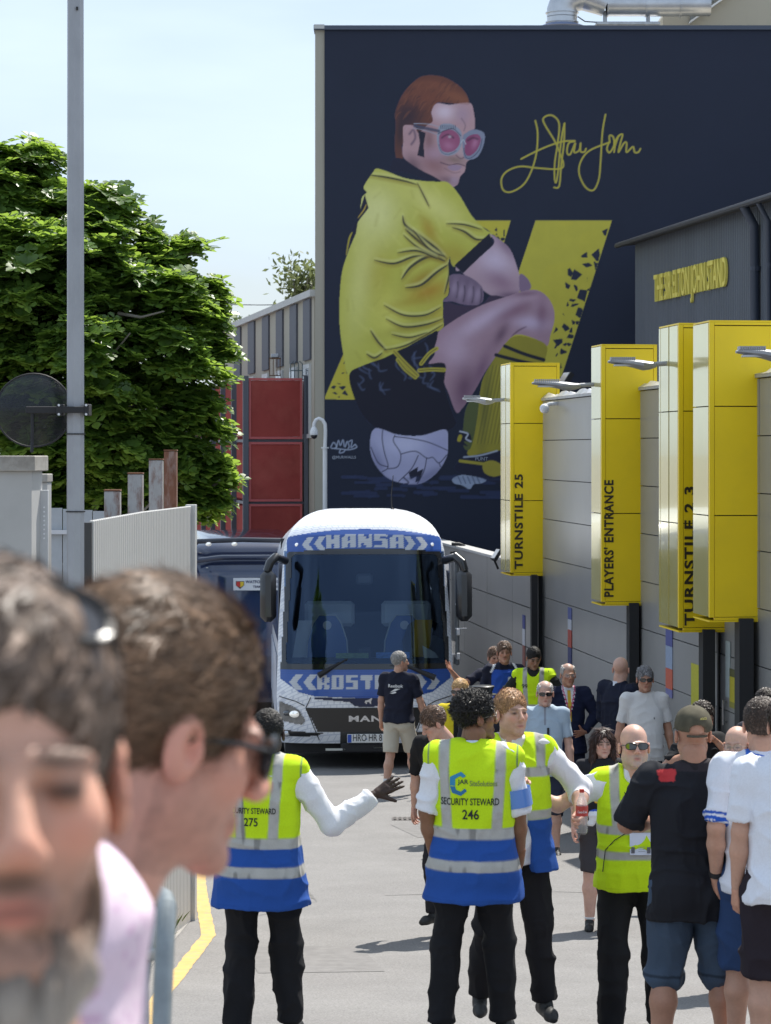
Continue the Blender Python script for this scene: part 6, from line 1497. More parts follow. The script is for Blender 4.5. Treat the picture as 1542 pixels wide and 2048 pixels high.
    if sh.get('collar') is not None:
        CF=Field(K(nk)-.16*S,K(nk)+.16*S,min(h,.006)); c0=np.array((sh_x,sh_y+.008,0)); 
        CF.cone(K(c0+np.array((0,0,1.485))),K(c0+np.array((0,.012,1.545))),.082*S,.070*S,0,flat=True); CF.cone(K(c0+np.array((0,.008,1.47))),K(c0+np.array((0,.012,1.57))),.066*S,.060*S,.0,'cut')
        CF.ell(K(c0+np.array((0,.10,1.52))),np.array((.028,.06,.07))*S,.01,'cut')
        CV,CQ=CF.mesh(); mesh_obj('collar',relax(CV,CQ,1),CQ,cloth('plain'),root,True,np.tile(np.array(sh['collar']),(len(CV),1)))
    top=shirt
    # ---- vest
    if o.get('vest'):
        ve=o['vest']; F=Field(K(np.minimum(lo,(-.35,-.3,.6))),K(hi),min(h,.008))
        torso(F,.026,ve.get('hem',.86),ve.get('flare',.05))
        for i,s in((0,-1),(1,1)): F.cone(K(shl[i]+np.array((s*.005,0,-.0))),K(lerp(shl[i],el[i],.03)),.066*S,.072*S,.022,flat=True)
        if ve.get('open'):                      # hangs open in front
            F.loft([(z*S,w*S,.3*S,0,.32*S) for z,w in((.6,.13),(1.2,.07),(1.45,.055),(1.6,.05))],.01,'cut'); torso_in=True
            F.loft([(z*S,a*S,b*S,sh_x*k*S,sh_y*k*S) for z,a,b,k in((.6,.19,.14,.2),(1.0,.178,.13,.3),(1.3,.178,.126,.6),(1.44,.14,.092,1))],.004,'cut')
        F.ell(K((sh_x,sh_y+(.09 if not ve.get('open') else .02),1.54)),np.array((.070,.13,.085))*S,.01,'cut')
        if ve.get('hemcurve'): F.ell(K((0,0,ve.get('hem',.86)-.16)),np.array((.34,.5,.19))*S,.01,'cut')
        V,Q=F.mesh(); V=relax(V,Q,1); N=normals(V,Q); V=folds(V,N,.008*S,o.get('seed',1)+3,7.0)
        L=V/S; C=vest_paint(L,ve)
        vo=mesh_obj('hi_vis_vest',V,Q,cloth('vest'),root,True,C); top=vo
        V2,Q2=V,Q; bv=BVHTree.FromPolygons([Vector(v) for v in V.tolist()],Q.tolist())
        root_b=(bv,S,vo)
        for (txt,x,z,w,hh_,col,side) in ve.get('text',()):
            d=(0,1,0) if side=='back' else (0,-1,0); ys=-1 if side=='back' else 1
            Vt,Ft=text_mesh(txt,1.0,bold=.012); x0,x1=Vt[:,0].min(),Vt[:,0].max(); y0,y1=Vt[:,1].min(),Vt[:,1].max(); out=[]; sg=1 if side=='back' else -1
            for v in Vt:
                px=(x+sg*((v[0]-x0)/(x1-x0)-.5)*w)*S; pz=(z+((v[1]-y0)/(y1-y0)-.5)*hh_)*S
                p=conform(bv,px,pz,.004,ys,d) or Vector((px,-.2*S if side=='back' else .2*S,pz)); out.append(p)
            mesh_obj('lettering',out,Ft,mat('ink_'+'%02x%02x%02x'%tuple(col),lin(col),.6),vo)
        for (poly,col,side,nm) in ve.get('decal',()):
            d=(0,1,0) if side=='back' else (0,-1,0); ys=-1 if side=='back' else 1
            out=[conform(bv,p[0]*S,p[1]*S,.004,ys,d) or Vector((p[0]*S,0,p[1]*S)) for p in poly]; mesh_obj(nm,out,[tuple(range(len(out)))],mat('ink_'+'%02x%02x%02x'%tuple(col),lin(col),.6),vo)
    # ---- trousers / shorts
    tr=o['legs']; ln=tr.get('len',1.0); F=Field(K(np.minimum(lo,(-.3,-.3,-.05))),K((max(hi[0],.3),max(hi[1],.35),1.15)),h)
    F.loft([(z*S,a*S*bulk,(b+belly*c)*S*bulk,0,y*S) for z,a,b,c,y in((.86,.165,.115,.2,-.01),(.93,.170,.125,.4,-.008),(1.02,.158,.112,.7,0),(1.10,.150,.105,.7,0))],0)
    F.ell(K((-.075,-.055,.90)),np.array((.095,.085,.10))*S*bulk,.03); F.ell(K((.075,-.055,.90)),np.array((.095,.085,.10))*S*bulk,.03)
    tw=tr.get('w',1.0)
    for i in range(2):
        if ln<=1: 
            e=lerp(hip[i],kn[i],ln); F.cone(K(hip[i]-np.array((0,0,.02))),K(e),.092*S*tw,(.085)*S*tw,.03,flat=True); F.ell(K(hip[i]),np.array((.09,.09,.09))*S*tw,.04)
        else:
            F.cone(K(hip[i]-np.array((0,0,.0))),K(kn[i]),.094*S*tw,.070*S*tw,.035); a=lerp(kn[i],ank[i],min(1,ln-1)); F.cone(K(kn[i]),K(a),.070*S*tw,.062*S*tw,.02,flat=True); F.ell(K(kn[i]),np.array((.070,.070,.07))*S*tw,.02)
    V,Q=F.mesh(); V=relax(V,Q,1); N=normals(V,Q); V=folds(V,N,tr.get('fold',.013)*S,o.get('seed',1)+9,7.0,(1,1,.45))
    C=np.tile(np.array(tr['col']),(len(V),1)).astype(float)
    if 'paint' in tr: C=tr['paint'](V/S,C)
    mesh_obj('shorts' if ln<1.3 else 'trousers',V,Q,cloth('trouser'),root,True,np.clip(C,0,1))
    # ---- shoes
    so=o.get('shoes',(.02,.02,.02))
    for i,s in((0,-1),(1,1)):
        a=ank[i]; f=np.array(o.get('toes',((-.12,1,0),(.12,1,0)))[i],float); f/=np.linalg.norm(f); F=Field(K(a)-np.array((.2,.2,.12))*S,K(a)+np.array((.2,.26,.1))*S,.008)
        F.cone(K(a+np.array((0,-.01,-.045))-f*.045),K(a+np.array((0,0,-.055))+f*.12),.040*S,.036*S,0); F.cone(K(a+np.array((0,0,-.055))+f*.12),K(a+np.array((0,0,-.062))+f*.165),.038*S,.026*S,.02); F.cone(K(a+f*.02+np.array((0,0,-.02))),K(a+np.array((0,0,-.0))),.040*S,.042*S,.02)
        F.loft([((a[2]-.3)*S,.5,.5,a[0]*S,a[1]*S),((a[2]-.088)*S,.5,.5,a[0]*S,a[1]*S)],0,'cut')
        V,Q=F.mesh(); V=relax(V,Q,1); z=V[:,2]/S-a[2]; C=np.where((z<-.070)[:,None],np.array(o.get('sole',so)),np.array(so)).astype(float)
        mesh_obj('shoe',V,Q,mat('shoe',(1,1,1),.6,attr=True,noise=.15,nscale=40),root,True,C)
        if o.get('socks') is not None: mesh_obj_sock(K(a),K(lerp(ank[i],kn[i],o.get('sockh',.25))),S,o['socks'],root)
    # ---- hair, glasses, hat
    if o.get('hair'): hair_mesh(K(hc),HR,S,o['hair'][0],o['hair'][1],root,hh if h<.009 else .006,o.get('seed',1),o['hair'][2] if len(o['hair'])>2 else .010)
    TT=lambda p: Vector((K(hc)+HR@(np.array(p,float)*S)).tolist())
    if o.get('glasses'): make_glasses(root,TT,o['glasses'])
    if o.get('hat')=='cap': make_cap(root,K(hc),HR,S,h)
    return dict(root=root,S=S,K=K,wr=wri,el=el,hc=hc,HR=HR,TT=TT,top=top,shl=shl)
def mesh_obj_sock(a,b,S,col,root):
    F=Field(np.minimum(a,b)-.09,np.maximum(a,b)+.09,.008); F.cone(a,b,.041*S,.050*S,0,flat=True); V,Q=F.mesh(); mesh_obj('sock',V,Q,cloth('plain'),root,True,np.tile(np.array(col),(len(V),1)))
def make_glasses(root,TT,kind,thick=1.0):
    dark = kind!='clear'
    LM=mat('lens_dark',(.012,.010,.010),.06,coat=1) if dark else mat('lens_clear',(.8,.8,.8),.05,alpha=.18)
    g=MB(); 
    P=[]
    for s in(-1,1):
        pts=[]; w,hh=(.030,.019) if dark else (.024,.019); n=14
        for i in range(n):
            a=2*math.pi*i/n; x=s*.034+w*np.sign(math.cos(a))*abs(math.cos(a))**.7; z=.0+hh*np.sign(math.sin(a))*abs(math.sin(a))**.8
            y=.107-.55*max(0,abs(x)-.02)*.8; pts.append(TT((x,y,z)))
        P.append(pts)
        g.tube(pts+[pts[0]],.0022*thick if dark else .0014,5,False)
        g.tube([TT((s*.063,.088,.006)),TT((s*.076,.05,.006)),TT((s*.083,.0,.000)),TT((s*.084,-.012,-.012))],.0026 if dark else .0014,5)
    g.tube([TT((-.008,.112,.004)),TT((.008,.112,.004))],.0025,5)
    o=g.build('sunglasses' if dark else 'glasses',mat('frame_black',(.012,.012,.012),.25) if dark else mat('frame_metal',(.3,.28,.25),.3,metal=1),root)
    for pts in P:
        MB().add([tuple(p) for p in pts],[tuple(range(len(pts)))]).build('lens',LM,o)
def make_cap(root,c,R,S,h):
    F=Field(np.array(c)-.22*S,np.array(c)+.22*S,.005); T=lambda p:(np.array(c)+R@(np.array(p,float)*S))
    F.ell(T((0,-.015,.048)),np.array((.092,.112,.098))*S,0,'add',R); F.ell(T((0,-.01,-.115)),np.array((.3,.3,.148))*S,.004,'cut',R)
    F.ell(T((0,-.125,.035)),np.array((.040,.05,.028))*S,.006,'cut',R)
    V,Q=F.mesh(); V=relax(V,Q,1); N=normals(V,Q); V=V+N*(vnoise(V,(30,30,30),3)*.002)[:,None]
    L=(V-np.array(c))@R/S; C=np.tile(np.array((.085,.075,.05)),(len(V),1)); C*=(1+.3*vnoise(V,(40,40,40),5))[:,None]
    hole=np.exp(-((L[:,0]/.038)**2+((L[:,2]-.035)/.026)**2)*1.2)*(L[:,1]<-.06); C=C*(1-np.clip(hole*1.6-.3,0,1)[:,None])+np.array((.42,.22,.15))*np.clip(hole*1.6-.3,0,1)[:,None]
    cap=mesh_obj('cap',V,Q,cloth('cap'),root,True,C)
    Vb=[];n=14
    for j,(f,z) in enumerate(((.0,.035),(.5,.030),(1.0,.018))):
        for i in range(n): a=math.pi*i/(n-1); Vb.append(tuple(T((math.cos(a)*.080*(1+.05*f),.065+math.sin(a)*(.035+.075*f),z-.012*abs(math.cos(a))))))
    Fb=[(j*n+i,j*n+i+1,(j+1)*n+i+1,(j+1)*n+i) for j in range(2) for i in range(n-1)]
    m=MB(); m.add(Vb,Fb); b=[(v[0],v[1],v[2]-.004) for v in Vb]; m.add(b,Fb); m.build('brim',mat('cap_brim',(.07,.062,.042),.85),cap)
    MB().ball(T((0,-.02,.148)),.007*S,8,6).build('button',MATS['cap_brim'],cap)
    VV,FF=text_mesh('ASICS',1.0,bold=.01); bw=BVHTree.FromPolygons([Vector(v) for v in V.tolist()],Q.tolist()); out=[]
    for v in VV:
        p=T((.030*1-.0+ (v[0]/VV[:,0].max()-.5)*.035,-.2,.088+v[1]*.014)); hday=bw.ray_cast(Vector(p),Vector(R@np.array((0,1,0)))); q=hday[0] if hday[0] else Vector(p); out.append(q-Vector(R@np.array((0,1,0)))*.002)
    mesh_obj('lettering',out,FF,mat('thread_yellow',(.45,.40,.10),.7),cap)
    # strap across the back opening
    st=[T((math.sin(a)*.085,-.015-math.cos(a)*.105,.008)) for a in np.linspace(-.6,.6,9)]
    MB().tube(st,.006*S,6).build('strap',MATS['cap_brim'],cap)
YG=np.array((.54,.76,.012)); VB=np.array((.018,.075,.31)); RS=np.array((.42,.41,.38))
def vest_paint(L,ve):
    x,y,z=L[:,0],L[:,1],L[:,2]; C=np.tile(YG,(len(L),1)).astype(float)*(1+.05*vnoise(L,(9,9,9),4))[:,None]
    z=z-.010*vnoise(L,(4,4,1),7)
    st=lambda v: np.clip(v/.008+.5,0,1)          # soft edge one cell wide
    def mixin(m,col): C[:]=C*(1-m[:,None])+col*m[:,None]
    cr=1-.45*np.clip((np.abs(vnoise(L*np.array((1,1,.35)),(26,26,10),6))-.45)*5,0,1)*(vnoise(L,(5,5,5),8)>-.1); R=RS[None,:]*cr[:,None]*(1+.08*vnoise(L,(30,30,30),2))[:,None]
    if ve.get('blue'): mixin(st(ve['blue']-z),VB[None,:]*(1+.10*vnoise(L,(6,6,3),5))[:,None])
    sx=ve.get('sx',.125)
    q=np.abs(np.abs(x)-sx+.018*np.clip((1.42-z)/.3,0,1))
    mixin(st(.026-q)*st(z-ve['bands'][0][0]),R)
    e=.0035; mixin(np.clip(1-np.abs(q-.027)/e,0,1)*st(z-ve['bands'][0][1])*.35,R*.4)
    for a,b in ve['bands']: mixin(st(z-a)*st(b-z),R)
    for a,b in ve['bands']: mixin(np.clip(1-np.minimum(np.abs(z-a),np.abs(z-b))/e,0,1)*.30,R*.4)
    h0=ve.get('hem',.86); mixin(np.clip(1-np.abs(z-h0-.018)/e,0,1)*.35,C*.5)      # stitched hem
    if ve.get('edge'): mixin(np.clip(1-np.abs(np.abs(x)-.228)/.006,0,1)*st(z-1.22),np.array((.03,.06,.16)))
    return np.clip(C,0,1)
# ================================================================ THE PEOPLE
from time import perf_counter as _pc
def place(px_head, py_top, s, H):
    """ground point for a person of height H whose head top shows at (px, py) at s photo pixels per metre"""
    d=FPX/s; top=ZC-(py_top-HY)/s; g=top-H; g2=GZ(d); return Vector(((px_head-CX)/s, d, g2 if abs(g2-g)<.02 else g)), d, g2-g
SK_F=(.50,.285,.20); SK_P=(.55,.33,.25); SK_T=(.42,.22,.145); SK_B=(.035,.018,.012); SK_A=(.22,.105,.055)
WHITE=(.72,.72,.74); BLACKC=(.012,.012,.014)
PI=math.pi
def P1():   # steward 246, seen from behind
    loc,d,e=place(947,1392,388,1.78)
    r=person('security steward number 246 in a lime and blue vest, seen from behind',loc,-.10,1.78,SK_A,.0075,seed=3,
      head=(-1.15,.05),head_off=(.01,.01,0),wrists=((-.20,.02,.93),(.235,.08,.90)),elbows=((-.8,-.9,0),(.8,-1,0)),hands=('relaxed','relaxed'),hand_dir=((0,.1,-1),(-.15,.35,-1)),
      ankles=((-.17,-.05,.09),(.15,.08,.09)),
      shirt=dict(col=WHITE,sleeve=1.0,hem=.95,cuff=True,collar=(.60,.66,.80),sw=1.15),legs=dict(col=(.010,.010,.012),len=1.99,w=1.08),
      vest=dict(hem=.735,flare=.06,blue=1.115,bands=((1.06,1.115),(.90,.955)),sx=.145,edge=True,
        text=(('SECURITY STEWARD',-.01,1.255,.30,.036,(20,28,22),'back'),('246',-.005,1.19,.085,.050,(20,28,22),'back'),('JAR',-.045,1.352,.055,.030,(25,40,50),'back'),('SiteSolutions',.060,1.348,.14,.028,(120,135,70),'back')),
        decal=(([(-.10,1.385),(-.055,1.405),(-.03,1.385),(-.045,1.375),(-.058,1.385),(-.085,1.370),(-.085,1.335),(-.112,1.335),(-.112,1.378)],(40,130,170),'back','logo'),
               ([(-.112,1.332),(-.085,1.332),(-.080,1.315),(-.055,1.305),(-.035,1.322),(-.025,1.308),(-.055,1.285),(-.10,1.300)],(30,105,150),'back','logo'))),
      hair=('curly',(.012,.010,.009),.010),glasses='clear',beard=((.015,.012,.010),.55))
    K=r['K']; a=lerp(r['shl'][1],r['el'][1],.55); b=lerp(r['shl'][1],r['el'][1],.88)
    MB().tube([K(a),K(b)],.084,18,False).build('arm_pass',mat('armband_blue',(.10,.24,.60),.3,coat=.4),r['root'],smooth=True)
    return r
def P2():   # red haired steward holding bottle
    loc,d,e=place(1022,1384,362,1.80)
    r=person('steward in an open lime vest over a white shirt, holding a cola bottle',loc,PI+.10,1.80,SK_P,.0075,seed=7,
      head=(.35,.10),wrists=((-.33,.26,1.13),(.05,.30,1.30)),elbows=((-1,-.8,-.3),(1,-.8,-.2)),hands=('grip','relaxed'),hand_dir=((-.05,1,-.25),(-.5,.5,.5)),hand_back=((-1,0,.2),(0,-1,0)),
      ankles=((-.18,.05,.09),(.16,-.10,.09)),belly=.02,fat=.006,
      shirt=dict(col=(.70,.68,.70),sleeve=1.35,hem=.86,collar=(.70,.68,.72),sw=1.12,cuff=True),legs=dict(col=(.012,.011,.013),len=1.99,w=1.05),
      vest=dict(hem=.82,flare=.05,blue=1.10,bands=((1.33,1.38),(1.10,1.15)),sx=.15,open=True),
      hair=('side',(.28,.15,.07),.009),brow=(.20,.11,.06),beard=((.32,.17,.09),.5))
    # bottle in his left hand
    K=r['K']; w=K(r['wr'][0]); p=r['root'].matrix_basis@Vector(w) if False else None
    M=Matrix.Translation(loc)@Matrix.Rotation(PI+.10,4,'Z'); q=M@Vector((w+np.array((.00,.085,-.08))).tolist())
    bt=empty('cola_bottle',q,0,'clear plastic cola bottle with a red label, held by the steward in the open vest','bottle')
    G=mat('bottle_pet',(.75,.74,.72),.08,alpha=.35,coat=1)
    MB().tube([(0,0,0),(0,0,.01),(0,0,.05),(0,0,.12),(0,0,.17),(0,0,.205),(0,0,.225)],[.022,.031,.033,.032,.031,.016,.012],14).build('body',G,bt,smooth=True)
    MB().tube([(0,0,.10),(0,0,.155)],.0335,16,False).build('label',mat('label_red',(.50,.05,.04),.4),bt,smooth=True)
    V,F=text_mesh('Coca-Cola',1,bold=.02); mesh_obj('lettering',[(-.025+v[0]/V[:,0].max()*.05,-.0345+.6*(-.025+v[0]/V[:,0].max()*.05)**2*18,.118+v[1]*.018) for v in V],F,mat('label_white',(.75,.75,.75),.4),bt)
    MB().tube([(0,0,.004),(0,0,.05)],[.028,.030],14).build('drink',mat('cola',(.015,.006,.003),.1),bt,smooth=True)
    MB().tube([(0,0,.225),(0,0,.243)],.0135,12).build('cap',mat('cap_clearish',(.5,.04,.03),.4),bt,smooth=True)
def P3():   # left steward with raised hand
    loc,d,e=place(522,1418,375,1.76)
    r=person('steward on the left in a lime and blue vest, raising an open right hand',loc,-.12,1.76,SK_B,.0075,seed=13,
      head=(.05,.05),head_off=(.03,.02,-.01),wrists=((-.22,.05,.95),(.60,.16,1.32)),arml=(.35,.29),elbows=((-1,-1,0),(.1,-.1,-1)),hands=('relaxed','flat'),hand_dir=(None,(.85,.25,.50)),hand_back=((-1,0,0),(-.35,-1,.15)),thumb=(1,-1),
      ankles=((-.12,-.05,.09),(.15,.08,.09)),fat=.006,
      shirt=dict(col=WHITE,sleeve=1.93,hem=.93,collar=(.65,.70,.8),sw=1.12,cuff=False),legs=dict(col=(.011,.011,.013),len=1.99,w=1.18),
      vest=dict(hem=.74,flare=.06,blue=1.11,bands=((1.06,1.115),(.91,.965)),sx=.105,edge=True,text=(('SECURITY STEWARD',-.03,1.265,.27,.032,(20,28,22),'back'),('275',-.03,1.205,.075,.045,(20,28,22),'back'))),
      hair=('crop',(.008,.007,.006),.006),beard=((.01,.008,.007),.6))
    return r
def P4():   # bald steward pointing
    loc,d,e=place(1268,1452,355,1.76)
    r=person('steward in dark sunglasses and lime vest with one arm stretched out to the left',loc,PI-.05,1.76,SK_P,.0075,seed=19,fat=.010,belly=.05,
      head=(.12,.12),wrists=((-.12,.30,1.38),(.68,.10,1.42)),elbows=((-.8,.1,-1),(.1,.1,-1)),hands=('fist','flat'),hand_dir=((.9,.2,.6),None),hand_back=((0,1,.2),(0,.2,1)),
      ankles=((-.15,0,.09),(.13,.06,.09)),
      shirt=dict(col=(.70,.71,.76),sleeve=.72,hem=.95,collar=(.60,.65,.75),sw=1.15),legs=dict(col=BLACKC,len=1.99,w=1.15),
      vest=dict(hem=.87,flare=.03,bands=((1.19,1.235),(1.05,1.095)),sx=.115,hemcurve=False),glasses='dark',beard=((.40,.34,.28),.75),brow=(.25,.17,.12))
    S=r['S'];K=r['K']; bv=BVHTree.FromObject(r['top'],bpy.context.evaluated_depsgraph_get())
    def on(x,z,off=.01): return conform(bv,x*S,z*S,off,1,(0,-1,0)) or Vector((x*S,.24,z*S))
    rt=r['root']
    V=[on(x,z,.012) for x,z in((-.09,1.205),(.035,1.205),(.035,1.085),(-.09,1.085))]; b=mesh_obj('pass_card',V,[(0,1,2,3)],mat('card_white',(.68,.72,.82),.3,coat=.5),rt)
    V=[on(x,z,.015) for x,z in((-.085,1.24),(.03,1.24),(.03,1.207),(-.085,1.207))]; mesh_obj('card_top',V,[(0,1,2,3)],mat('card_tan',(.42,.36,.16),.5),b)
    for x0 in(-.080,.008):
        V=[on(x,z,.015) for x,z in((x0,1.13),(x0+.02,1.13),(x0+.02,1.095),(x0,1.095))]; mesh_obj('card_photo',V,[(0,1,2,3)],mat('card_dark',(.12,.12,.14),.5),b)
    for z in(1.13,1.118,1.106): MB().tube([on(-.05,z,.0155),on(-.012,z,.0155)],.0014,4).build('card_line',mat('card_ink',(.25,.27,.3),.6),b)
    MB().tube([on(.06,1.42,.01),on(.035,1.36,.012),on(.02,1.31,.016),on(.018,1.27,.016),on(.06,1.20,.014),on(.12,1.16,.012),on(.17,1.10,.01),on(.185,.98,.01)],.0028,6).build('earpiece_cable',BLK,rt)
    MB().box(-.012,.012,-.008,.008,-.03,.03,Matrix.Translation(on(.02,1.31,.02)),bev=.004).build('microphone',BLK,rt)
    MB().tube([on(.0,1.42,.008),on(-.02,1.33,.012)],.010,6).build('tie',BLK,rt)
    ly=mat('lanyard_yellow',(.55,.42,.03),.6,noise=.35,nscale=90)
    MB().box(-.012,.012,-.003,.003,-.14,0,Matrix.Translation(on(-.115,1.13,.02))@Matrix.Rotation(-.15,4,'Y')).build('lanyard',ly,rt); MB().box(-.012,.012,-.003,.003,-.13,0,Matrix.Translation(on(-.125,1.12,.026))@Matrix.Rotation(.05,4,'Y')).build('lanyard',ly,rt)
    MB().box(-.02,.02,-.02,.02,-.05,.05,Matrix.Translation(Vector(K((.20,.03,.98)).tolist())),bev=.006).build('radio',BLK,rt)
    tp=np.array(K(r['wr'][0]))+np.array((.06,.03,.03)); F=Field(tp-.08,tp+.08,.006); F.ell(tp,(.045,.02,.02),0); F.ell(tp+np.array((.03,.0,.02)),(.02,.015,.018),.01); V,Q=F.mesh(); V=folds(V,normals(V,Q),.006,5,30); mesh_obj('tissue',V,Q,cloth('plain'),rt,True,np.tile((.7,.7,.68),(len(V),1)))
def P5():   # man in cap from behind
    loc,d,e=place(1388,1424,398,1.84)
    def tp(V,C):
        z=V[:,2]; C*=(1+.25*vnoise(V,(6,6,6),4))[:,None]; m=(np.abs(z-.50)<.006); C[m]*=.5; return C
    def sp(L,C,j):
        x,y,z=L.T; m=(z>1.452)&(y<.02)&(np.abs(np.abs(x)-.145)<.035+(z-1.452)*.3)&(z<1.51); C[m]=(.50,.045,.05); m=(z>1.50)&(np.abs(x)<.10); C[m]=(.03,.025,.03); return C
    person('man from behind in an olive cap, black polo shirt and denim shorts',loc,.06,1.84,SK_T,.0075,seed=23,fat=.006,wide=1.12,
      head=(.02,.05),wrists=((-.10,.26,1.22),(.26,.16,1.02)),elbows=((-1,-.5,-.3),(1,-.6,0)),hands=('grip','relaxed'),hand_dir=((.6,.6,.4),None),
      ankles=((-.17,0,.09),(.17,.02,.09)),legw=1.1,
      shirt=dict(col=(.014,.015,.020),sleeve=.95,hem=.78,flare=.02,collar=(.02,.018,.02),sw=1.25,paint=sp),legs=dict(col=(.050,.075,.115),len=1.08,w=1.25,paint=tp),hat='cap',shoes=(.03,.03,.03))
def P6():   # white polo with blue trim
    loc,d,e=place(1525,1405,405,1.83)
    def sp(L,C,j):
        for i in(0,1):
            a=j['sh'][i]; b=j['el'][i]; u=(b-a); t=((L-a)@u)/(u@u); m=((t>.76)&(t<.80)|(t>.84)&(t<.90))&(np.abs(L[:,0])>.17); C[m]=(.02,.09,.45)
        z=L[:,2]; m=(z>1.528)&(np.abs(L[:,0])<.085); C[m]=(.03,.12,.50); return C
    r=person('man from behind in a white polo with blue trimmed sleeves and a black watch',loc,-.05,1.83,SK_F,.0075,seed=29,head=(-.10,.02),
      wrists=((-.22,.02,.94),(.20,.0,.85)),elbows=((-.3,-1,0),(.3,-1,0)),hands=('relaxed','relaxed'),hand_back=((-1,-.3,0),(1,-.2,0)),ankles=((-.12,.10,.09),(.12,-.1,.09)),
      shirt=dict(col=(.68,.70,.76),sleeve=.92,hem=.88,collar=(.60,.64,.76),sw=1.1,paint=sp),legs=dict(col=(.025,.055,.14),len=1.0,w=1.1),hair=('crop',(.045,.03,.022),.009),shoes=(.4,.4,.4))
    K=r['K']; a=lerp(r['el'][0],r['wr'][0],.90); b=lerp(r['el'][0],r['wr'][0],.99)
    MB().tube([K(a),K(b)],.036,14).build('watch',BLK,r['root'],smooth=True)
def P7():   # nearer white polo, dark shorts, at the right edge
    s=425; H=1.80; loc=Vector(((1575-CX)/s,FPX/s,GZ(FPX/s)))
    person('man cut off by the right edge in a plain white polo and dark maroon shorts',loc,.0,H,SK_F,.0075,seed=31,wide=1.05,
      wrists=((-.235,.03,.86),(.27,.0,.88)),hands=('relaxed','relaxed'),hand_back=((-1,-.3,0),(1,0,0)),ankles=((-.13,-.02,.09),(.12,.05,.09)),
      shirt=dict(col=(.72,.74,.80),sleeve=.80,hem=.86,collar=(.66,.68,.74),sw=1.2),legs=dict(col=(.022,.016,.022),len=.98,w=1.2),hair=('short',(.06,.04,.03)),shoes=(.1,.1,.1))
def P8():   # navy shirt man by the coach
    loc,d,e=place(798,1305,158,1.80)
    def sp(L,C,j): return C
    r=person('man in a navy t-shirt and beige shorts standing in front of the white coach',loc,-.40,1.80,SK_F,.010,seed=37,head=(-.75,.02),
      wrists=((-.26,.04,.92),(.30,.16,.92)),elbows=((-.5,-1,0),(.6,-.9,0)),ankles=((-.09,-.20,.11),(.13,.22,.09)),knees=((0,1,0),(0,1,0)),wide=1.03,
      shirt=dict(col=(.012,.014,.028),sleeve=.78,hem=.92,sw=1.15),legs=dict(col=(.50,.46,.38),len=.92,w=1.12,fold=.004),hair=('crop',(.24,.23,.22),.008),shoes=(.45,.44,.40),sole=(.5,.5,.48),socks=(.65,.65,.64))
    bv=BVHTree.FromObject(r['top'],bpy.context.evaluated_depsgraph_get()); S=r['S']
    V,F=text_mesh('Reebok',1,bold=.02); w=.20; out=[(conform(bv,(-.10+v[0]/V[:,0].max()*w)*S,(1.36+v[1]*.055)*S,.006,-1) or Vector((0,-.2,1.3))) for v in V]; mesh_obj('lettering',out,F,mat('print_white',(.65,.65,.65),.6),r['top'])
    for q in([(-.07,1.30),(.0,1.345),(.07,1.345),(.0,1.315)],[(-.075,1.285),(.0,1.31),(.02,1.295),(-.03,1.28)]): mesh_obj('logo',[conform(bv,x*S,z*S,.006,-1) for x,z in q],[(0,1,2,3)],MATS['print_white'],r['top'])
def club_polo(L,C,j):
    x,y,z=L.T; m=(np.abs(x)>.155)&(z>1.05)|(z>1.47); C[m]=(.012,.014,.03); m=(z>1.43)&(np.abs(np.abs(x)-.13-(1.5-z)*.5)<.014); C[m]=(.7,.7,.72)
    m=((x+.06)**2+(z-1.36)**2<.0007)&(y>0); C[m]=(.6,.6,.65); m=(np.abs(x+.06)<.045)&(np.abs(z-1.27)<.02)&(y>0); C[m]=(.6,.62,.7); return C
def P9():
    loc,d,e=place(1008,1286,161,1.86)
    person('man in a blue and navy polo standing to the right of the white coach',loc,PI+.05,1.86,SK_T,.011,seed=41,head=(.0,.05),wrists=((-.27,.02,.93),(.27,.0,.93)),hands=('relaxed','relaxed'),moustache=(.16,.07,.04),brow=(.14,.07,.04),
      shirt=dict(col=(.02,.07,.34),sleeve=.80,hem=.86,collar=(.012,.014,.03),paint=club_polo),legs=dict(col=(.015,.017,.03),len=1.99),hair=('short',(.12,.07,.045),.008))
def P9b():
    loc,d,e=place(990,1292,156,1.86)
    person('man in a dark shirt mostly hidden, arm reaching out to the coach door',loc,PI-.1,1.84,SK_T,.012,seed=43,head=(.3,0),wrists=((-.24,.0,.95),(.52,.28,1.52)),elbows=((-1,-1,0),(.4,0,-1)),hands=('relaxed','flat'),
      shirt=dict(col=(.014,.016,.032),sleeve=.62,hem=.86),legs=dict(col=(.015,.017,.03),len=1.99),hair=('short',(.12,.07,.045),.008))
def P10():
    loc,d,e=place(1068,1297,163,1.83)
    person('steward number 99 in a plain lime vest with dark sleeves, looking down by the wall',loc,PI-.15,1.83,(.30,.16,.10),.011,seed=47,head=(.35,-.35),wrists=((-.33,.06,.98),(.33,.06,.98)),elbows=((-1,-.2,0),(1,-.2,0)),brow=(.02,.015,.01),
      shirt=dict(col=(.02,.022,.02),sleeve=.85,hem=.9,collar=(.02,.02,.02)),vest=dict(hem=.84,flare=.01,bands=((1.05,1.12),(.90,.96)),sx=.10,text=(('99',.10,1.34,.07,.05,(30,40,20),'front'),)),legs=dict(col=BLACKC,len=1.99),hair=('crop',(.012,.010,.009),.008))
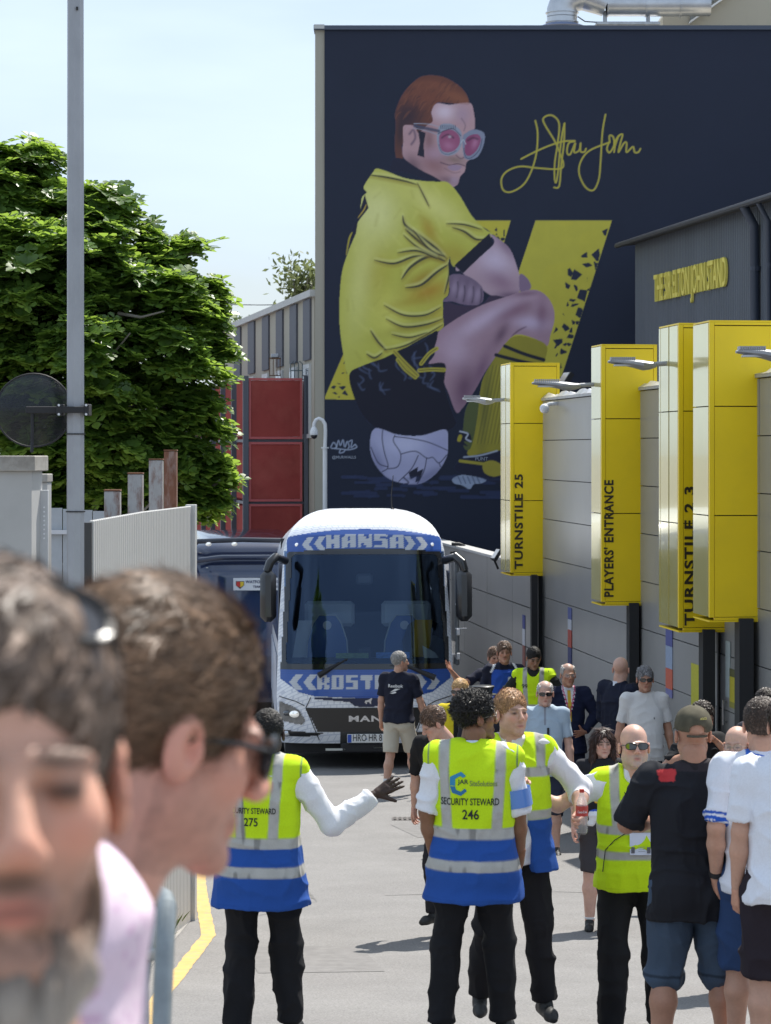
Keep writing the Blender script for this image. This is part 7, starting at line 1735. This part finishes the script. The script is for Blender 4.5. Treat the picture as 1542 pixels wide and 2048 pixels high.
def P11():
    loc,d,e=place(920,1361,188,1.76)
    def sp(L,C,j):
        x,y,z=L.T; m=(np.abs(x)<.055)|((z>1.42)&(np.abs(x)<.10)); C[m]=(.012,.012,.012); m=(np.abs(x)>.17)&(z<1.30); C[m]=(.35,.03,.02); return C
    person('man in sunglasses and a yellow football shirt by the white coach',loc,PI-.15,1.76,SK_P,.010,seed=53,head=(-.25,.0),glasses='dark',wrists=((-.25,.05,.93),(.27,.0,.93)),beard=((.30,.18,.10),.4),
      shirt=dict(col=(.62,.50,.02),sleeve=.85,hem=.86,paint=sp,sw=1.1),legs=dict(col=(.02,.02,.02),len=1.0),hair=('side',(.42,.26,.12),.012))
def P12():
    loc,d,e=place(893,1415,262,1.66)
    person('person in a black t-shirt with bent head behind steward 246',loc,PI-.6,1.68,SK_P,.010,seed=59,head=(-.6,-.5),head_off=(.0,.06,-.02),lean=(0,.10),wrists=((-.22,.1,.95),(.34,-.02,.80)),elbows=((-1,-1,0),(.8,-.6,0)),
      shirt=dict(col=(.014,.014,.016),sleeve=.92,hem=.84,sw=1.1),legs=dict(col=(.02,.02,.025),len=1.99),hair=('short',(.10,.06,.04),.010))
def P13():
    # person behind with a black brimmed cap
    loc,d,e=place(966,1376,195,1.74)
    r=person('person hidden behind the others, only a flat black hat showing',loc,PI,1.72,SK_P,.012,seed=61,shirt=dict(col=(.02,.02,.03),sleeve=1.9,hem=.86),legs=dict(col=(.02,.02,.03),len=1.99),hair=('crop',(.04,.03,.02),.008))
    T=r['TT']; MB().tube([T((0,-.01,.06)),T((0,-.01,.10)),T((0,-.01,.155)),T((0,-.01,.16))],[.098,.095,.118,.112],20).build('hat',mat('hat_black',(.012,.012,.013),.4,coat=.2),r['root'],smooth=True)
    MB().tube([T((0,0,.066)),T((0,0,.072))],[.150,.148],20).build('brim',MATS['hat_black'],r['root'],smooth=True)
def P14():
    loc,d,e=place(1090,1364,196,1.79)
    def sp(L,C,j):
        x,y,z=L.T
        for i in(0,1):
            a=j['sh'][i]; b=j['el'][i]; u=(b-a); t=((L-a)@u)/(u@u); m=(t>.86)&(np.abs(x)>.17); C[m]=(.62,.66,.72)
        m=(np.abs(x)<.012)&(y>0)&(z>1.36); C[m]=(.25,.27,.32); return C
    r=person('man in sunglasses and a pale blue polo shirt with a wristwatch',loc,PI-.05,1.79,SK_P,.010,seed=67,head=(.05,.0),glasses='dark',wide=1.0,belly=.03,wrists=((-.27,.08,.90),(.27,.04,.90)),stubble=(.45,.42,.40),
      shirt=dict(col=(.38,.47,.56),sleeve=.85,hem=.84,fold=.006,collar=(.12,.13,.17),sw=.98,paint=sp),legs=dict(col=(.03,.035,.06),len=1.05),hair=('fringe',(.45,.43,.41),.004))
    K=r['K']; MB().tube([K((-.03,.14,1.33)),K((-.03,.155,1.25))],.012,6).build('hung_glasses',BLK,r['root']); a=lerp(r['el'][0],r['wr'][0],.86); b=lerp(r['el'][0],r['wr'][0],.95); MB().tube([K(a),K(b)],.036,12).build('watch',mat('steel',(.6,.6,.6)),r['root'],smooth=True)
def suit(L,C,j):
    x,y,z=L.T; v=np.clip((z-1.18)/.32,0,1)*.075; m=(y>0)&(np.abs(x)<v)&(z>1.18); C[m]=(.68,.68,.72); m=(y>0)&(np.abs(x)<.020)&(z>1.16)&(z<1.50); C[m]=(.60,.40,.04)
    m=(y>0)&(np.abs(np.abs(x)-v+.012)<.007)&(z>1.2); C[m]=(.45,.05,.15); return C
def P15():
    loc,d,e=place(1135,1329,182,1.76)
    person('man in a navy suit and yellow tie with his hand on his hip',loc,PI+.12,1.76,SK_T,.010,seed=71,head=(.05,.0),glasses='clear',wrists=((-.16,.13,1.04),(.24,.0,.9)),elbows=((-1,-.35,0),(1,-1,0)),hands=('flat','relaxed'),hand_dir=((.8,.6,-.1),None),stubble=(.4,.38,.36),
      shirt=dict(col=(.010,.014,.040),sleeve=1.93,hem=.80,jacket=True,flare=.03,sw=1.15,paint=suit,collar=(.65,.65,.68)),legs=dict(col=(.010,.013,.032),len=1.99),hair=('fringe',(.35,.33,.31),.006))
def P16():
    loc,d,e=place(1237,1317,186,1.87)
    person('man in a dark navy suit half turned away beside the black post',loc,-.9,1.87,SK_P,.010,seed=73,head=(.55,.0),wide=1.06,wrists=((-.22,.2,1.0),(.22,.2,1.0)),
      shirt=dict(col=(.009,.012,.028),sleeve=1.95,hem=.76,jacket=True,flare=.05,sw=1.2,collar=(.6,.62,.68)),legs=dict(col=(.010,.012,.026),len=1.99))
def P17():
    loc,d,e=place(1289,1336,193,1.80)
    def sp(L,C,j): m=((L[:,0]+.075)**2+(L[:,2]-1.28)**2<.00009)&(L[:,1]>0); C[m]=(.03,.03,.05); return C
    person('man in sunglasses and a plain white t-shirt standing by the wall',loc,PI+.08,1.80,SK_T,.010,seed=79,head=(-.05,.0),glasses='dark',wide=1.0,belly=.04,wrists=((-.28,.05,.88),(.30,.05,.90)),
      shirt=dict(col=(.62,.61,.60),sleeve=.85,hem=.84,fold=.006,sw=1.0,paint=sp),legs=dict(col=(.015,.02,.045),len=1.05),hair=('short',(.17,.165,.17),.008))
def P18():
    loc,d,e=place(1205,1462,255,1.56)
    r=person('woman carrying a white and blue scarf, walking behind the steward in sunglasses',loc,PI+.0,1.56,(.60,.36,.28),.009,seed=83,female=True,head=(.1,.0),brow=(.04,.03,.02),wide=.92,wrists=((-.14,.22,1.06),(.26,.02,.90)),elbows=((-1,-.5,0),(.5,-1,0)),
      ankles=((-.10,-.10,.09),(.12,.06,.09)),legw=1.15,shirt=dict(col=(.02,.02,.025),sleeve=.8,hem=.86),legs=dict(col=(.05,.045,.05),len=.95,w=1.12),hair=('long',(.035,.018,.014),.014),shoes=(.015,.015,.015),socks=(.7,.7,.7),sockh=.08)
    K=r['K']; c=K((-.02,.24,1.06)); F=Field(c-.25,c+.25,.009); F.cone(c+np.array((-.08,0,.02)),c+np.array((.10,0,.0)),.045,.04,0); F.cone(c+np.array((.09,0,0)),c+np.array((.12,.0,-.06)),.035,.03,.02); V,Q=F.mesh(); V=folds(V,normals(V,Q),.008,5,20)
    sc=np.tile(np.array((.72,.72,.74)),(len(V),1)); m=V[:,2]>c[2]+.03; sc[m]=(.03,.08,.4); M=Matrix.Translation(loc)@Matrix.Rotation(PI,4,'Z')
    o=mesh_obj('scarf',V-c,Q,cloth('plain'),None,True,sc); o.location=M@Vector(c.tolist()); o.rotation_euler=(0,0,PI); tag(o,'folded white and blue football scarf carried by the woman in black','scarf')
    bv=BVHTree.FromObject(r['top'],bpy.context.evaluated_depsgraph_get()); S=r['S']
    mesh_obj('shirt_print',[conform(bv,x*S,z*S,.006,1,(0,-1,0)) for x,z in((.02,1.22),(.07,1.24),(.10,1.20),(.08,1.15),(.03,1.14),(.0,1.18))],[(0,1,2,3,4,5)],mat('print_fire',(.55,.28,.02),.6,noise=.7,nscale=30),r['top'])
def P19():
    loc,d,e=place(1402,1408,235,1.74)
    person('person in black holding a hand to the face behind the olive cap',loc,PI+.45,1.74,SK_T,.010,seed=89,head=(.2,-.2),wrists=((-.02,.22,1.47),(.20,.18,1.40)),elbows=((-1,.2,-1),(1,.2,-1)),hands=('fist','fist'),
      shirt=dict(col=(.014,.014,.016),sleeve=.85,hem=.86),legs=dict(col=(.02,.02,.03),len=1.99),hair=('short',(.03,.02,.015),.010),brow=(.03,.02,.015))
def P20():
    loc,d,e=place(1474,1456,318,1.72)
    person('man in thin glasses and a white t-shirt half hidden at the right',loc,PI-.25,1.72,SK_P,.010,seed=97,head=(-.15,.0),glasses='clear',beard=((.30,.13,.06),.65),brow=(.25,.12,.07),wrists=((-.26,.1,.95),(.26,.1,.95)),
      shirt=dict(col=(.68,.68,.70),sleeve=.85,hem=.86),legs=dict(col=(.03,.04,.06),len=1.0))
def P21():
    loc,d,e=place(1532,1383,238,1.78)
    person('person far behind at the right edge, only the top of the head showing',loc,PI,1.78,SK_T,.012,seed=101,shirt=dict(col=(.05,.05,.06),sleeve=.85,hem=.86),legs=dict(col=(.03,.04,.06),len=1.99),hair=('short',(.03,.022,.018),.012))

def F1():   # blurred man at the left edge, face to us
    px,py,sc=-25,1547,3300; d=FPX/sc; g=GZ(d); H=(ZC-(py-HY)/sc-g)/1.698*1.78
    r=person('man at the left edge close to the camera, sunglasses pushed up on his head',((px-CX)/sc-.18,d+.01,g),PI+.33,H,(.68,.37,.26),.010,seed=111,hh=.0035,head=(0,.03),head_off=(-.17,.06,.03),wide=.8,
      beard=((.10,.055,.035),.85),brow=(.10,.06,.04),wrists=((-.25,.02,.9),(.25,.02,.9)),
      shirt=dict(col=(.25,.20,.18),sleeve=.9,hem=.86),legs=dict(col=(.05,.05,.06),len=1.99),hair=('side',(.13,.090,.066),.010))
    K=r['K'];c=K(r['hc']);R=r['HR'];S=r['S']; T=lambda p:(c+R@(np.array(p,float)*S))
    F=Field(c-.22,c+.2,.0045)
    for q,rr in (((0,.075,-.125),(.034,.026,.040)),((0,.072,-.165),(.026,.022,.040)),((.03,.055,-.11),(.026,.030,.030)),((-.03,.055,-.11),(.026,.030,.030)),((.055,.02,-.075),(.012,.028,.035)),((-.055,.02,-.075),(.012,.028,.035))): F.ell(T(q),np.array(rr)*S,.02*S,'add',R)
    V,Q=F.mesh(); N=normals(V,Q); L=(V-c)@R/S; a=vnoise(L,(120,120,30),5); V=V+N*(a*.006)[:,None]
    C=np.array((.30,.26,.22))[None]*(1+.4*a)[:,None]; dk=np.clip((L[:,2]+.125)/.04,0,1)[:,None]; C=C*(1-dk)+np.array((.10,.06,.04))*dk; C[np.abs(L[:,0])>.03]*=1.5
    mesh_obj('beard',V,Q,HAIRM,r['root'],True,np.clip(C,0.01,1))
    R2=R@rotm(0,.75); T2=lambda p: Vector((c+R2@((np.array(p,float)+np.array((0,-.005,.045)))*S*np.array((1.12,1.05,1.1)))).tolist())
    make_glasses(r['root'],T2,'dark',1.6)
def F2():   # blurred man in profile, sunglasses, pink shirt
    px,py,sc=302,1462,2080; d=FPX/sc; g=GZ(d); H=(ZC-(py-HY)/sc-g)/1.603*1.78
    def sp(L,C,j):
        x,y,z=L.T; dots=(np.sin(x*330+z*60)*np.sin(z*330)>.72)&(np.abs(z)>0); C[dots]=C[dots]*np.array((.86,.72,.84)); m=(y>.04)&(np.abs(x)<.03); C[m]=(.55,.20,.26); return C
    r=person('man in profile close to the camera in black sunglasses and a pink shirt',((px-CX)/sc-.133,d-.06,g),-1.12,H,(.64,.33,.24),.007,seed=117,hh=.0030,head_off=(0,.12,-.065),wide=.82,shrug=-.01,head=(.0,-.28),fat=.004,
      beard=((.16,.09,.07),.42),brow=(.06,.04,.03),wrists=((-.25,.02,.9),(.25,.02,.9)),
      shirt=dict(col=(.76,.60,.69),sleeve=1.9,hem=.86,collar=(.50,.46,.68),paint=sp,sw=1.15,fold=.010),legs=dict(col=(.05,.05,.08),len=1.99),hair=('side',(.15,.092,.055),.012))
    make_glasses(r['root'],r['TT'],'dark',2.0)
for f in (F1,F2,P1,P2,P3,P4,P5,P6,P7,P8,P9,P9b,P10,P11,P12,P13,P14,P15,P16,P17,P18,P19,P20,P21):
    t=_pc(); f(); 
    if PROFILE: print(f.__name__, round(_pc()-t,2))
